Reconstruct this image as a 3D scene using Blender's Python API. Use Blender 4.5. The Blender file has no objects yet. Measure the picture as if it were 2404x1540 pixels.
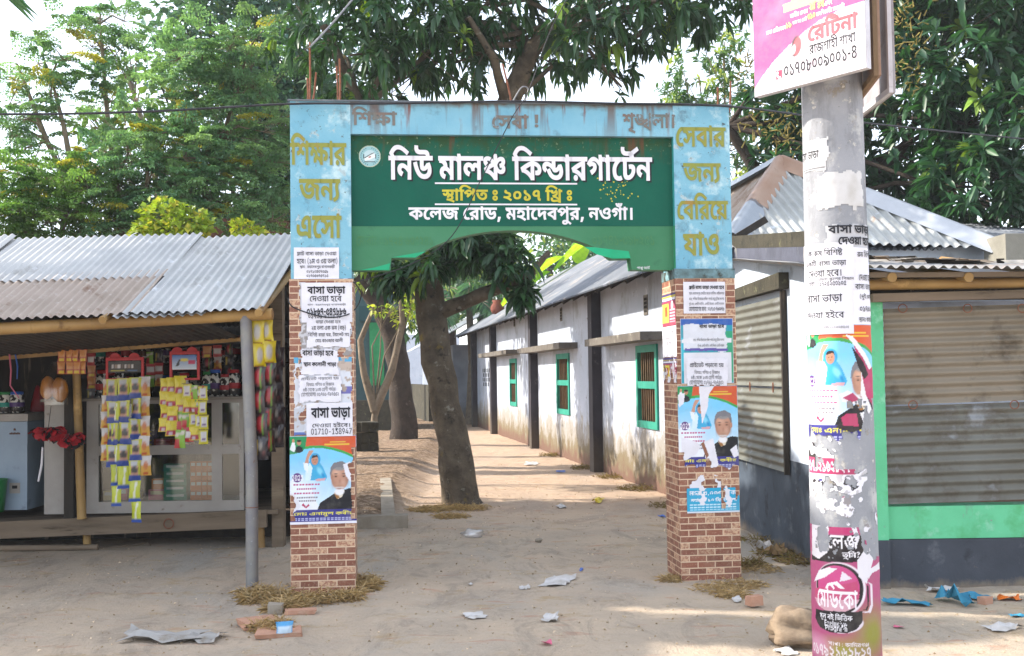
import bpy,math,random
import numpy as np
from mathutils import Vector,noise
from mathutils.geometry import delaunay_2d_cdt

sc = bpy.context.scene
COL = sc.collection
rad = math.radians
# ------------------------------------------------------------------ camera
F,EYE = 2600.0,1.6                       # focal length in 2404-px units, eye height
PITCH,ROLL = math.atan(109 / F),rad(.8)
fw = np.array([0,math.cos(PITCH),math.sin(PITCH)])
up0 = np.array([0,-math.sin(PITCH),math.cos(PITCH)]);r0 = np.array([1.,0,0])
upv = up0 * math.cos(ROLL) + r0 * math.sin(ROLL)
rtv = r0 * math.cos(ROLL) - up0 * math.sin(ROLL)
CAM = np.array([0,0,EYE])
cd = bpy.data.cameras.new('camera');cam = bpy.data.objects.new('camera',cd);COL.objects.link(cam)
cd.sensor_width = 36;cd.lens = 36 * F / 2404;cd.clip_end = 2000;cd.clip_start = .05
from mathutils import Matrix
cam.matrix_world = Matrix(((rtv[0],upv[0],-fw[0],0),(rtv[1],upv[1],-fw[1],0),(rtv[2],upv[2],-fw[2],EYE),(0,0,0,1)))
sc.camera = cam
# ------------------------------------------------------------------ sky, sun, exposure
SUN = np.array([-.80,.17,.58]);SUN /= np.linalg.norm(SUN)
el,az = math.asin(SUN[2]),math.atan2(SUN[0],SUN[1])
w = bpy.data.worlds.new('World');sc.world = w;w.use_nodes = True
nt = w.node_tree;nt.nodes.clear()
sky = nt.nodes.new('ShaderNodeTexSky');sky.sky_type = 'NISHITA';sky.sun_disc = False
sky.sun_elevation = el;sky.sun_rotation = az;sky.dust_density = 1.4;sky.air_density = 1.0;sky.ozone_density = 1.0
bg = nt.nodes.new('ShaderNodeBackground');bg.inputs[1].default_value = .15
wo = nt.nodes.new('ShaderNodeOutputWorld')
hz = nt.nodes.new('ShaderNodeMix');hz.data_type = 'RGBA';hz.inputs[0].default_value = .45;hz.inputs[7].default_value = (6.6,6.8,7.2,1)      # bright milky winter haze
nt.links.new(sky.outputs[0],hz.inputs[6]);nt.links.new(hz.outputs[2],bg.inputs[0]);nt.links.new(bg.outputs[0],wo.inputs[0])
sl = bpy.data.lights.new('sun','SUN');sl.energy = 3.4;sl.angle = rad(.55);sl.color = (1,.93,.82)
so = bpy.data.objects.new('sun',sl);COL.objects.link(so)
so.rotation_euler = Vector(SUN).to_track_quat('Z','Y').to_euler()
sc.view_settings.view_transform = 'Standard';sc.view_settings.look = 'None'
sc.view_settings.exposure = 1.45;sc.view_settings.gamma = 1.0
sc.cycles.max_bounces = 8;sc.cycles.transparent_max_bounces = 12
# ------------------------------------------------------------------ pixel helpers (2404 x 1540 photo units)
def ray(x,y): return fw + rtv * (x - 1202) / F + upv * (770 - y) / F
def gp(x,y,z=0.):
    d = ray(x,y);return CAM + d * (z - EYE) / d[2]
def at(x,y,Y):
    d = ray(x,y);return CAM + d * Y / d[1]
def pl(x,y,P,n):
    d = ray(x,y);return CAM + d * (np.dot(np.array(P) - CAM,n) / np.dot(d,n))
# ------------------------------------------------------------------ colour
def lin(c):
    if isinstance(c,str):
        c = c.lstrip('#');c = [int(c[i:i + 2],16) / 255 for i in (0,2,4)]
        c = [v / 12.92 if v <= .04045 else ((v + .055) / 1.055) ** 2.4 for v in c]
    return tuple(float(v) for v in c[:3])
# ------------------------------------------------------------------ materials
MATS = {}
class NB:
    def __init__(s,name):
        s.m = bpy.data.materials.new(name);s.m.use_nodes = True;s.t = s.m.node_tree;s.t.nodes.clear()
        s.out = s.n('ShaderNodeOutputMaterial');s.p = s.n('ShaderNodeBsdfPrincipled');s.l(s.p.outputs[0],s.out.inputs[0])
        s._co = None
    def n(s,k,**kw):
        x = s.t.nodes.new(k)
        for a,b in kw.items(): setattr(x,a,b)
        return x
    def l(s,a,b): s.t.links.new(a,b)
    def co(s,kind='Object',stretch=None):
        c = s.n('ShaderNodeTexCoord').outputs[kind]
        if stretch:
            mp = s.n('ShaderNodeMapping');mp.inputs['Scale'].default_value = stretch;s.l(c,mp.inputs[0]);c = mp.outputs[0]
        return c
    def noise(s,scale,co=None,detail=6,rough=.6,dist=0):
        x = s.n('ShaderNodeTexNoise');x.inputs['Scale'].default_value = scale;x.inputs['Detail'].default_value = detail
        x.inputs['Roughness'].default_value = rough;x.inputs['Distortion'].default_value = dist
        if co is not None: s.l(co,x.inputs['Vector'])
        return x.outputs[0]
    def ramp(s,v,a,b):
        x = s.n('ShaderNodeMapRange');x.inputs[1].default_value = a;x.inputs[2].default_value = b;s.l(v,x.inputs[0]);return x.outputs[0]
    def mix(s,f,a,b,mode='MIX'):
        x = s.n('ShaderNodeMix',data_type='RGBA',blend_type=mode)
        for i,v in ((0,f),(6,a),(7,b)):
            if hasattr(v,'is_linked') or hasattr(v,'links'): s.l(v,x.inputs[i])
            elif i == 0: x.inputs[0].default_value = v
            else: x.inputs[i].default_value = (*lin(v),1)
        return x.outputs[2]
    def math(s,op,a,b=0.):
        x = s.n('ShaderNodeMath',operation=op)
        for i,v in ((0,a),(1,b)):
            if hasattr(v,'links'): s.l(v,x.inputs[i])
            else: x.inputs[i].default_value = v
        return x.outputs[0]
    def bump(s,h,strength,dist=.01):
        b = s.n('ShaderNodeBump');b.inputs['Strength'].default_value = strength;b.inputs['Distance'].default_value = dist
        s.l(h,b.inputs['Height']);s.l(b.outputs[0],s.p.inputs['Normal'])
def mat(name,c1,c2=None,scale=4,rough=.8,bump=0,bscale=60,spots=(),metal=0,spec=.3,stretch=None,kind='Object',zband=None,lo=.35,hi=.65,bdist=.01):
    """mottled procedural surface: two colours by noise, extra stains (colour, scale, lo, hi, stretch), optional stain rising from the ground"""
    if name in MATS: return MATS[name]
    b = NB(name);co = b.co(kind,stretch)
    c = b.mix(b.ramp(b.noise(scale,co),lo,hi),c1,c2 if c2 is not None else c1)
    for s_ in spots:
        co2 = b.co(kind,s_[4]) if len(s_) > 4 and s_[4] else co
        c = b.mix(b.ramp(b.noise(s_[1],co2,8,.65),s_[2],s_[3]),c,s_[0])
    if zband:
        for (col,z0,z1,amp) in zband:
            g = b.n('ShaderNodeNewGeometry');sx = b.n('ShaderNodeSeparateXYZ');b.l(g.outputs['Position'],sx.inputs[0])
            nz = b.math('MULTIPLY',b.noise(3.4,b.co(kind,(1,1,.6)),10,.78),amp)
            f = b.ramp(b.math('ADD',sx.outputs[2],b.math('SUBTRACT',nz,amp * .5)),z0,z1)
            c = b.mix(f,col,c) if True else c
    b.l(c,b.p.inputs['Base Color'])
    b.p.inputs['Roughness'].default_value = rough;b.p.inputs['Metallic'].default_value = metal
    b.p.inputs['Specular IOR Level'].default_value = spec
    if bump: b.bump(b.noise(bscale,co,8,.7),bump,bdist)
    MATS[name] = b.m;return b.m
def mat_print(name,rough=.6,spec=.3,dirt=.25):
    """printed paper or film: colours come from the 'col' attribute, a little dust on top"""
    if name in MATS: return MATS[name]
    b = NB(name);a = b.n('ShaderNodeAttribute',attribute_name='col')
    c = b.mix(b.math('MULTIPLY',b.ramp(b.noise(9,b.co(),8,.7),.45,.8),dirt),a.outputs[0],'#9c948a')
    b.l(c,b.p.inputs['Base Color']);b.p.inputs['Roughness'].default_value = rough;b.p.inputs['Specular IOR Level'].default_value = spec
    b.bump(b.noise(14,b.co(),4),.25,.01)
    MATS[name] = b.m;return b.m
def mat_leaf(name,trans=.35,rough=.42,spec=.45):
    if name in MATS: return MATS[name]
    b = NB(name);a = b.n('ShaderNodeAttribute',attribute_name='col')
    b.l(a.outputs[0],b.p.inputs['Base Color']);b.p.inputs['Roughness'].default_value = rough;b.p.inputs['Specular IOR Level'].default_value = spec
    t = b.n('ShaderNodeBsdfTranslucent');m = b.n('ShaderNodeMixShader');m.inputs[0].default_value = trans
    tc = b.mix(1.0,a.outputs[0],(1.6,1.6,.75),'MULTIPLY');b.l(tc,t.inputs[0])
    b.l(b.p.outputs[0],m.inputs[1]);b.l(t.outputs[0],m.inputs[2]);b.l(m.outputs[0],b.out.inputs[0])
    MATS[name] = b.m;return b.m
def mat_glass(name,tint=(.75,.85,.85),alpha=.22,rough=.08):
    if name in MATS: return MATS[name]
    b = NB(name);tr = b.n('ShaderNodeBsdfTransparent');tr.inputs[0].default_value = (*tint,1)
    g = b.n('ShaderNodeBsdfGlossy');g.inputs['Roughness'].default_value = rough;g.inputs[0].default_value = (.8,.8,.8,1)
    m = b.n('ShaderNodeMixShader');m.inputs[0].default_value = alpha
    b.l(tr.outputs[0],m.inputs[1]);b.l(g.outputs[0],m.inputs[2]);b.l(m.outputs[0],b.out.inputs[0])
    MATS[name] = b.m;return b.m
# ------------------------------------------------------------------ things and parts
ORG = {}
def thing(name,label,cat,loc=(0,0,0),group=None,kind=None):
    o = bpy.data.objects.new(name,None);COL.objects.link(o);o.location = [float(v) for v in loc];o.empty_display_size = .1
    ORG[o] = np.array(loc,float);tag(o,label,cat,group,kind);return o
def tag(o,label=None,cat=None,group=None,kind=None):
    if label: o['label'] = label
    if cat: o['category'] = cat
    if group: o['group'] = group
    if kind: o['kind'] = kind
    return o
def org(o):
    return ORG[o] if o is not None else np.zeros(3)
def link(name,me,mats,parent=None,origin=None,label=None,cat=None,group=None,kind=None):
    o = bpy.data.objects.new(name,me)
    for m in (mats if isinstance(mats,(list,tuple)) else [mats]): me.materials.append(m)
    COL.objects.link(o)
    if parent is not None: o.parent = parent;ORG[o] = org(parent)
    else:
        ORG[o] = np.array(origin if origin is not None else (0,0,0),float);o.location = ORG[o].tolist()
    return tag(o,label,cat,group,kind)
def mesh_np(name,V,Fc,mats,parent=None,col=None,smooth=False,origin=None,mi=None,uv=None,**kw):
    """V (N,3) world coordinates, Fc (M,3|4)"""
    V = np.asarray(V,float);Fc = np.asarray(Fc,np.int32)
    me = bpy.data.meshes.new(name);o = link(name,me,mats,parent,origin,**kw);V = V - ORG[o]
    me.vertices.add(len(V));me.vertices.foreach_set('co',V.astype(np.float32).ravel())
    k = Fc.shape[1];me.loops.add(Fc.size);me.loops.foreach_set('vertex_index',Fc.ravel())
    me.polygons.add(len(Fc));me.polygons.foreach_set('loop_start',np.arange(0,Fc.size,k,dtype=np.int32))
    me.polygons.foreach_set('loop_total',np.full(len(Fc),k,np.int32))
    if smooth: me.polygons.foreach_set('use_smooth',np.ones(len(Fc),bool))
    if mi is not None: me.polygons.foreach_set('material_index',np.asarray(mi,np.int32))
    me.update(calc_edges=True)
    if col is not None:
        a = me.attributes.new('col','FLOAT_COLOR','POINT');c = np.ones((len(V),4),np.float32);c[:,:3] = col;a.data.foreach_set('color',c.ravel())
    return o
class MB:
    """collects shapes (world coordinates) into one mesh"""
    def __init__(s): s.v = [];s.f = [];s.m = [];s.s = [];s.uv = []
    def add(s,V,Fs,mi=0,smooth=False,uvs=None):
        b = len(s.v);s.v += [tuple(map(float,p)) for p in V]
        for i,f in enumerate(Fs):
            s.f.append(tuple(b + k for k in f));s.m.append(mi);s.s.append(smooth);s.uv.append(uvs[i] if uvs else None)
        return s
    def hexa(s,P,mi=0):
        """8 corners: bottom ring then top ring"""
        return s.add(P,[(3,2,1,0),(4,5,6,7),(0,1,5,4),(1,2,6,5),(2,3,7,6),(3,0,4,7)],mi)
    def box(s,a,b,mi=0,fr=None):
        """axis box a..b, in frame fr=(origin, u, v) when given"""
        P = [(a[0],a[1],a[2]),(b[0],a[1],a[2]),(b[0],b[1],a[2]),(a[0],b[1],a[2]),(a[0],a[1],b[2]),(b[0],a[1],b[2]),(b[0],b[1],b[2]),(a[0],b[1],b[2])]
        if fr: P = [fr[0] + fr[1] * p[0] + fr[2] * p[1] + np.array([0,0,p[2]]) for p in P]
        return s.hexa(P,mi)
    def bar(s,A,B,wd,th,mi=0,up=(0,0,1)):
        A = np.array(A,float);B = np.array(B,float);d = B - A;d /= np.linalg.norm(d)
        x = np.cross(d,up);x /= np.linalg.norm(x);y = np.cross(x,d)
        P = [A + x * i * wd / 2 + y * j * th / 2 for i,j in ((-1,-1),(1,-1),(1,1),(-1,1))];Q = [p + (B - A) for p in P]
        return s.hexa(P + Q,mi)
    def tube(s,pts,r,n=10,mi=0,cap=True,wob=0,seed=0):
        pts = [np.array(p,float) for p in pts];r = r if hasattr(r,'__len__') else [r] * len(pts);rg = random.Random(seed)
        V = [];Fs = [];px = None
        for i,p in enumerate(pts):
            d = pts[min(i + 1,len(pts) - 1)] - pts[max(i - 1,0)];d = d / (np.linalg.norm(d) + 1e-9)
            if px is None:
                a = np.array([1.,0,0]) if abs(d[0]) < .8 else np.array([0,1.,0]);px = a
            px = px - d * np.dot(px,d);px /= np.linalg.norm(px);py = np.cross(d,px)
            for k in range(n):
                t = 2 * math.pi * k / n;rr = r[i] * (1 + (rg.uniform(-wob,wob) if wob else 0))
                V.append(p + px * math.cos(t) * rr + py * math.sin(t) * rr)
        for i in range(len(pts) - 1):
            for k in range(n): Fs.append((i * n + k,i * n + (k + 1) % n,(i + 1) * n + (k + 1) % n,(i + 1) * n + k))
        s.add(V,Fs,mi,True)
        if cap: s.add(V[:n],[tuple(range(n - 1,-1,-1))],mi);s.add(V[-n:],[tuple(range(n))],mi)
        return s
    def lathe(s,c,prof,n=16,mi=0,axis=(0,0,1)):
        V = [];Fs = []
        for (r,z) in prof:
            for k in range(n): V.append((c[0] + r * math.cos(2 * math.pi * k / n),c[1] + r * math.sin(2 * math.pi * k / n),c[2] + z))
        for i in range(len(prof) - 1):
            for k in range(n): Fs.append((i * n + k,i * n + (k + 1) % n,(i + 1) * n + (k + 1) % n,(i + 1) * n + k))
        return s.add(V,Fs,mi,True)
    def prism(s,ring,off,mi=0):
        """polygon ring (3d) extruded by off"""
        n = len(ring);A = [np.array(p,float) for p in ring];B = [p + np.array(off) for p in A]
        s.add(A + B,[tuple(range(n)),tuple(range(2 * n - 1,n - 1,-1))] + [(i,i + n,(i + 1) % n + n,(i + 1) % n) for i in range(n)],mi)
        return s
    def build(s,name,mats,parent=None,origin=None,**kw):
        me = bpy.data.meshes.new(name);o = link(name,me,mats,parent,origin,**kw);g = ORG[o]
        me.from_pydata([(p[0] - g[0],p[1] - g[1],p[2] - g[2]) for p in s.v],[],s.f)
        me.polygons.foreach_set('material_index',s.m);me.polygons.foreach_set('use_smooth',s.s)
        if any(u is not None for u in s.uv):
            L = me.uv_layers.new(name='UVMap')
            for p,u in zip(me.polygons,s.uv):
                if u is not None:
                    for li,c in zip(p.loop_indices,u): L.data[li].uv = c
        me.validate();me.update();return o
def corr(mb,P,U,V,wd,ln,pitch=.072,amp=.009,mi=0,N=None,sag=0,seed=0,rag=0):
    """corrugated sheet: corner P, U across the ribs, V along them"""
    U = np.array(U,float);U /= np.linalg.norm(U);V = np.array(V,float);V /= np.linalg.norm(V);N = np.cross(U,V) if N is None else np.array(N,float)
    if N[2] < 0: N = -N
    k = max(2,int(wd / pitch * 8));m = 5;rg = random.Random(seed);Vv = [];Fs = [];ph = rg.random() * 6
    for i in range(k + 1):
        x = wd * i / k;h = amp * math.cos(2 * math.pi * x / pitch);e0 = rag * noise.noise((x * 3,seed,0))
        for j in range(m + 1):
            t = j / m;y = e0 + (ln - e0) * t
            Vv.append(np.array(P) + U * x + V * y + N * (h + sag * math.sin(math.pi * t) + .006 * noise.noise((x * 2 + ph,y * 2,seed))))
    for i in range(k):
        for j in range(m): Fs.append((i * (m + 1) + j,(i + 1) * (m + 1) + j,(i + 1) * (m + 1) + j + 1,i * (m + 1) + j + 1))
    mb.add(Vv,Fs,mi,True)
# ------------------------------------------------------------------ lettering: outlines of the Bengali and Latin letters the signs need
# each letter is a list of outline steps (2*dx+on, dy); each line of writing a list of letters (negative: letter, shift, height)
TXT = {'শিক্ষার':[0,1,2,3,4],
'জন্য':[5,6,7],
'এসো':[8,9,10,3],
'সেবার':[11,10,12,3,4],
'বেরিয়ে':[11,12,0,4,9,13],
'যাও':[14,3,15],
'শিক্ষা':[0,1,2,3],
'সেবা':[11,10,12,3],
'শৃঙ্খলা।':[1,16,17,18,3,19],
'নিউ মালঞ্চ কিন্ডারগার্টেন':[0,6,20,-22,61,0,3,18,22,-1,62,0,23,24,3,4,25,3,9,26,27,6],
'স্থাপিত ঃ ২০১৭ খ্রি ঃ':[28,3,0,29,30,-32,60,0,-33,61,0,33,34,35,-1,63,0,36,-32,61,0],
'কলেজ রোড, মহাদেবপুর, নওগাঁ।':[23,9,18,5,-12,62,0,4,3,37,38,-22,62,0,39,3,9,40,12,29,41,4,38,-7,61,0,15,25,-43,-15,0,-4,16,0,19],
'রেটিনা':[11,4,43,6,3],
'২য়':[32,13],
'৪র্থ':[44,45,-28,-21,0],
'১৯':[34,46],
'৩১০':[47,34,33],
'মোঃ এনামুল কবীর':[11,21,3,31,-9,62,0,6,3,21,-42,3,0,-19,-4,0,-24,62,0,12,48,4],
'লেঞ্জ':[11,18,49],
'তুমি?':[30,-51,-23,0,-1,23,0,21,51],
'মেডিকো':[11,21,0,37,9,23,3],
'০১৭৯২১৬২৮২৭':[33,34,35,46,32,34,52,-33,2,0,53,32,35],
'বাসা ভাড়া':[12,3,10,3,-55,61,0,3,55,3],
'শাখা : কাদিরগঞ্জ':[1,3,56,3,-58,61,0,-24,61,0,3,0,40,4,25,49],
'!':[58],
'মূল বই ভিত্তিক':[21,-60,4,0,-19,-4,0,-13,62,0,60,-1,62,0,54,61,62,23],
'দেওয়া হবে':[11,40,15,13,3,-40,62,0,9,12],
'দেওয়া হইবে।':[11,40,15,13,3,-40,62,0,60,9,12,19],
'ফ্লাট বাসা ভাড়া দেওয়া':[63,3,26,-13,62,0,3,10,3,-55,60,0,3,55,3,-12,61,0,40,15,13,3],
'হবে। (১ম ও ৩য় তলা)':[39,9,12,19,-65,62,0,34,21,-16,62,0,-48,62,0,13,-31,62,0,18,3,65],
'স্থান : মহাদেবপুর বাগানবাড়ী':[28,3,6,-58,61,0,-22,62,0,39,3,9,40,12,29,41,4,-13,61,0,3,25,3,6,12,3,55,48],
'০১৭১০৪৩৭৩৫৯':[33,34,35,34,33,44,47,-36,2,0,47,66,46],
'০১৭৩৫৬৭৫৭১৫':[33,34,35,47,66,52,35,-67,2,0,35,34,66],
'০১৮৬৭-৫৪৭৮৮৬':[33,34,53,52,35,67,66,44,-36,2,0,53,53,52],
'০১৭৩৫-৬২০৪২৩':[33,34,35,47,66,67,52,32,-34,2,0,44,32,47],
'ভাড়া দেওয়া হবে':[54,3,55,3,-12,60,0,40,15,13,3,-40,62,0,9,12],
'২য় তলা এক রুম (বড়)':[32,13,-31,62,0,18,3,-9,61,0,23,-69,62,0,21,-65,61,0,12,55,65],
'বিশিষ্ট রান্না ঘর, টয়লেট সহ':[0,12,0,1,69,-5,60,0,3,70,3,-72,61,0,4,38,-27,61,0,13,9,18,26,-11,63,0,39],
'মোঃ কাওছার আলী':[11,21,3,31,-24,62,0,3,15,72,3,4,-74,61,0,18,48],
'বাসা ভাড়া হবে':[12,3,10,3,-55,61,0,3,55,3,-40,60,0,9,12],
'স্থান কলোনী পাড়া':[28,3,6,-24,61,0,9,18,-4,2,0,6,48,-30,60,0,3,55,3],
'প্রাইভেট পড়ানো হয়':[74,3,60,9,54,26,-30,62,0,55,3,9,6,3,-40,61,0,13],
'বিষয়ঃ গণিত ও বিজ্ঞান':[0,12,75,13,31,-26,61,0,0,76,30,-16,61,0,-1,62,0,12,77,3,6],
'৬ষ্ঠ থেকে ১০ম শ্রেণী পর্যন্ত।':[52,78,-12,62,0,45,9,23,-35,62,0,33,21,-12,62,0,79,76,48,-30,62,0,14,27,80,19],
'যোগাযোগঃ ০১৭৬১-৭৯৭৫৫২':[11,14,3,25,3,9,14,3,25,31,-34,62,0,34,35,52,34,67,35,46,35,-67,2,0,66,32],
'ফ্লাট বাসা ভাড়া দেওয়া হবে':[63,3,26,-13,62,0,3,10,3,-55,60,0,3,55,3,-12,61,0,40,15,13,3,-40,61,0,9,12],
'স্থানঃ মহাদেবপুর কেন্দ্রীয় জামে মসজিদ, মাষ্টারপাড়া':[28,3,6,31,-22,61,0,39,3,9,40,12,29,41,4,-12,62,0,23,81,48,13,-6,61,0,3,9,21,-22,62,0,10,61,5,40,38,-22,61,0,3,69,3,4,29,-4,-2,0,55,3],
'মাত্র, পশ্চিম মিনারের দক্ষিণ পার্শ্বে নতুন ব্রীজ সংলগ্ন':[21,3,82,38,-30,61,0,83,84,21,-1,62,0,21,6,3,9,4,4,-41,61,0,61,2,76,-30,61,0,3,9,85,-28,-16,0,-7,77,0,30,-51,-23,0,-7,23,0,-87,62,0,4,48,5,-11,61,0,87,18,88],
'দুই রুম, একটি ডাইনিং, একটি কিচেন, একটি বাথরুম':[40,-42,4,0,-61,-4,0,-69,62,0,21,38,-9,61,0,23,43,-38,62,0,3,60,0,6,87,38,-9,61,0,23,43,-1,61,0,23,9,89,6,38,-9,62,0,23,43,-13,62,0,3,45,68,21],
'যোগাযোগের জন্য : ০১৭১৩-৭৬০০৭৬':[11,14,3,25,3,9,14,3,9,25,4,-6,62,0,6,7,-58,62,0,-34,62,0,34,35,34,47,67,35,52,33,-34,2,0,35,52],
'এক রুম বিশিষ্ট':[8,23,-69,61,0,21,-1,62,0,12,0,1,69],
'একটি বাসা ভাড়া':[8,23,43,-13,61,0,3,10,3,-55,61,0,3,55,3],
'দেওয়া হবে।':[11,40,15,13,3,-40,62,0,9,12,19],
'মহিলা স্কুলের পিছনে':[21,0,39,18,3,-91,61,0,-92,-41,0,-10,41,0,18,4,-1,63,0,29,72,-10,-2,0,6],
'মোবাঃ ০১৭২৫২৫৩১০৫':[11,21,3,12,3,31,-34,61,0,34,35,32,66,32,-67,2,0,47,34,33,66],
'রুম বিশিষ্ট':[68,21,-1,62,0,12,0,1,69],
'(দুই রুম)':[64,40,-42,4,0,-61,-4,0,-69,62,0,21,65],
'০১৭৬২-':[33,34,35,52,32,67],
'স্থানঃ কাচারী':[28,3,6,31,-24,61,0,3,89,3,4,48],
'রাজশাহী শাখা':[4,3,5,1,3,39,48,-2,60,0,3,56,3],
'০১৭০৮০০৯০০১-৪':[33,34,35,33,53,33,33,-47,2,0,33,33,34,67,44],
'জাতীয় মেধায়':[5,3,30,48,13,-12,60,0,21,92,3,13],
'এবং':[8,12,87],
'ঢাকা মেডিকেলে':[93,3,23,3,-12,61,0,21,0,37,9,23,9,18],
'জন সহ মোট':[5,6,-11,62,0,39,-12,61,0,21,3,26],
'জন শিক্ষার্থীর চান্সপ্রাপ্তি':[5,6,-1,62,0,1,2,3,-46,-2,0,94,4,-90,61,0,3,95,74,3,0,96],
'মোবাঃ ০১৭২৪ ৬৩৫২৪১':[11,21,3,12,3,31,-34,61,0,34,35,32,44,-53,63,0,47,66,32,44,34],
'০১৭৪১-৩৯৮২৫১':[33,34,35,44,34,67,47,46,-54,2,0,32,66,34],
'পাপ্পু আর্ট':[29,3,97,-92,-3,0,-74,64,0,26,27],
'মাত্র ৩,০০০ টাকা':[21,3,82,-48,61,0,38,33,33,33,-27,63,0,3,23,3],
'ক্যাবল ১০ ফ্রি কিলো':[23,7,3,12,18,-35,62,0,33,-62,62,0,98,-1,61,0,23,9,18,3],
'দেওয়া হইবে':[11,40,15,13,3,-40,62,0,60,9,12],
'01710-138947':[99,100,101,100,99,102,100,103,104,-106,-2,0,106,101],
'2023':[107,99,107,103],
'Exclusive':[108,109,110,111,112,113,114,115,116],
'Program':[117,118,119,120,118,121,122]}
ADV = [71,168,229,71,148,233,149,66,188,92,167,92,148,156,156,183,0,267,182,97,175,152,218,201,206,164,140,0,176,180,173,106,146,146,146,146,175,175,73,134,150,0,0,211,146,167,146,146,71,216,0,130,146,146,177,175,175,78,97,0,134,71,182,206,109,109,146,87,200,144,152,156,172,295,191,158,152,246,179,173,178,225,177,71,238,171,0,106,168,140,202,0,148,140,71,220,180,185,220,162,162,162,162,162,162,162,162,162,151,141,145,73,152,136,64,146,147,161,98,152,156,143,224]
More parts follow.
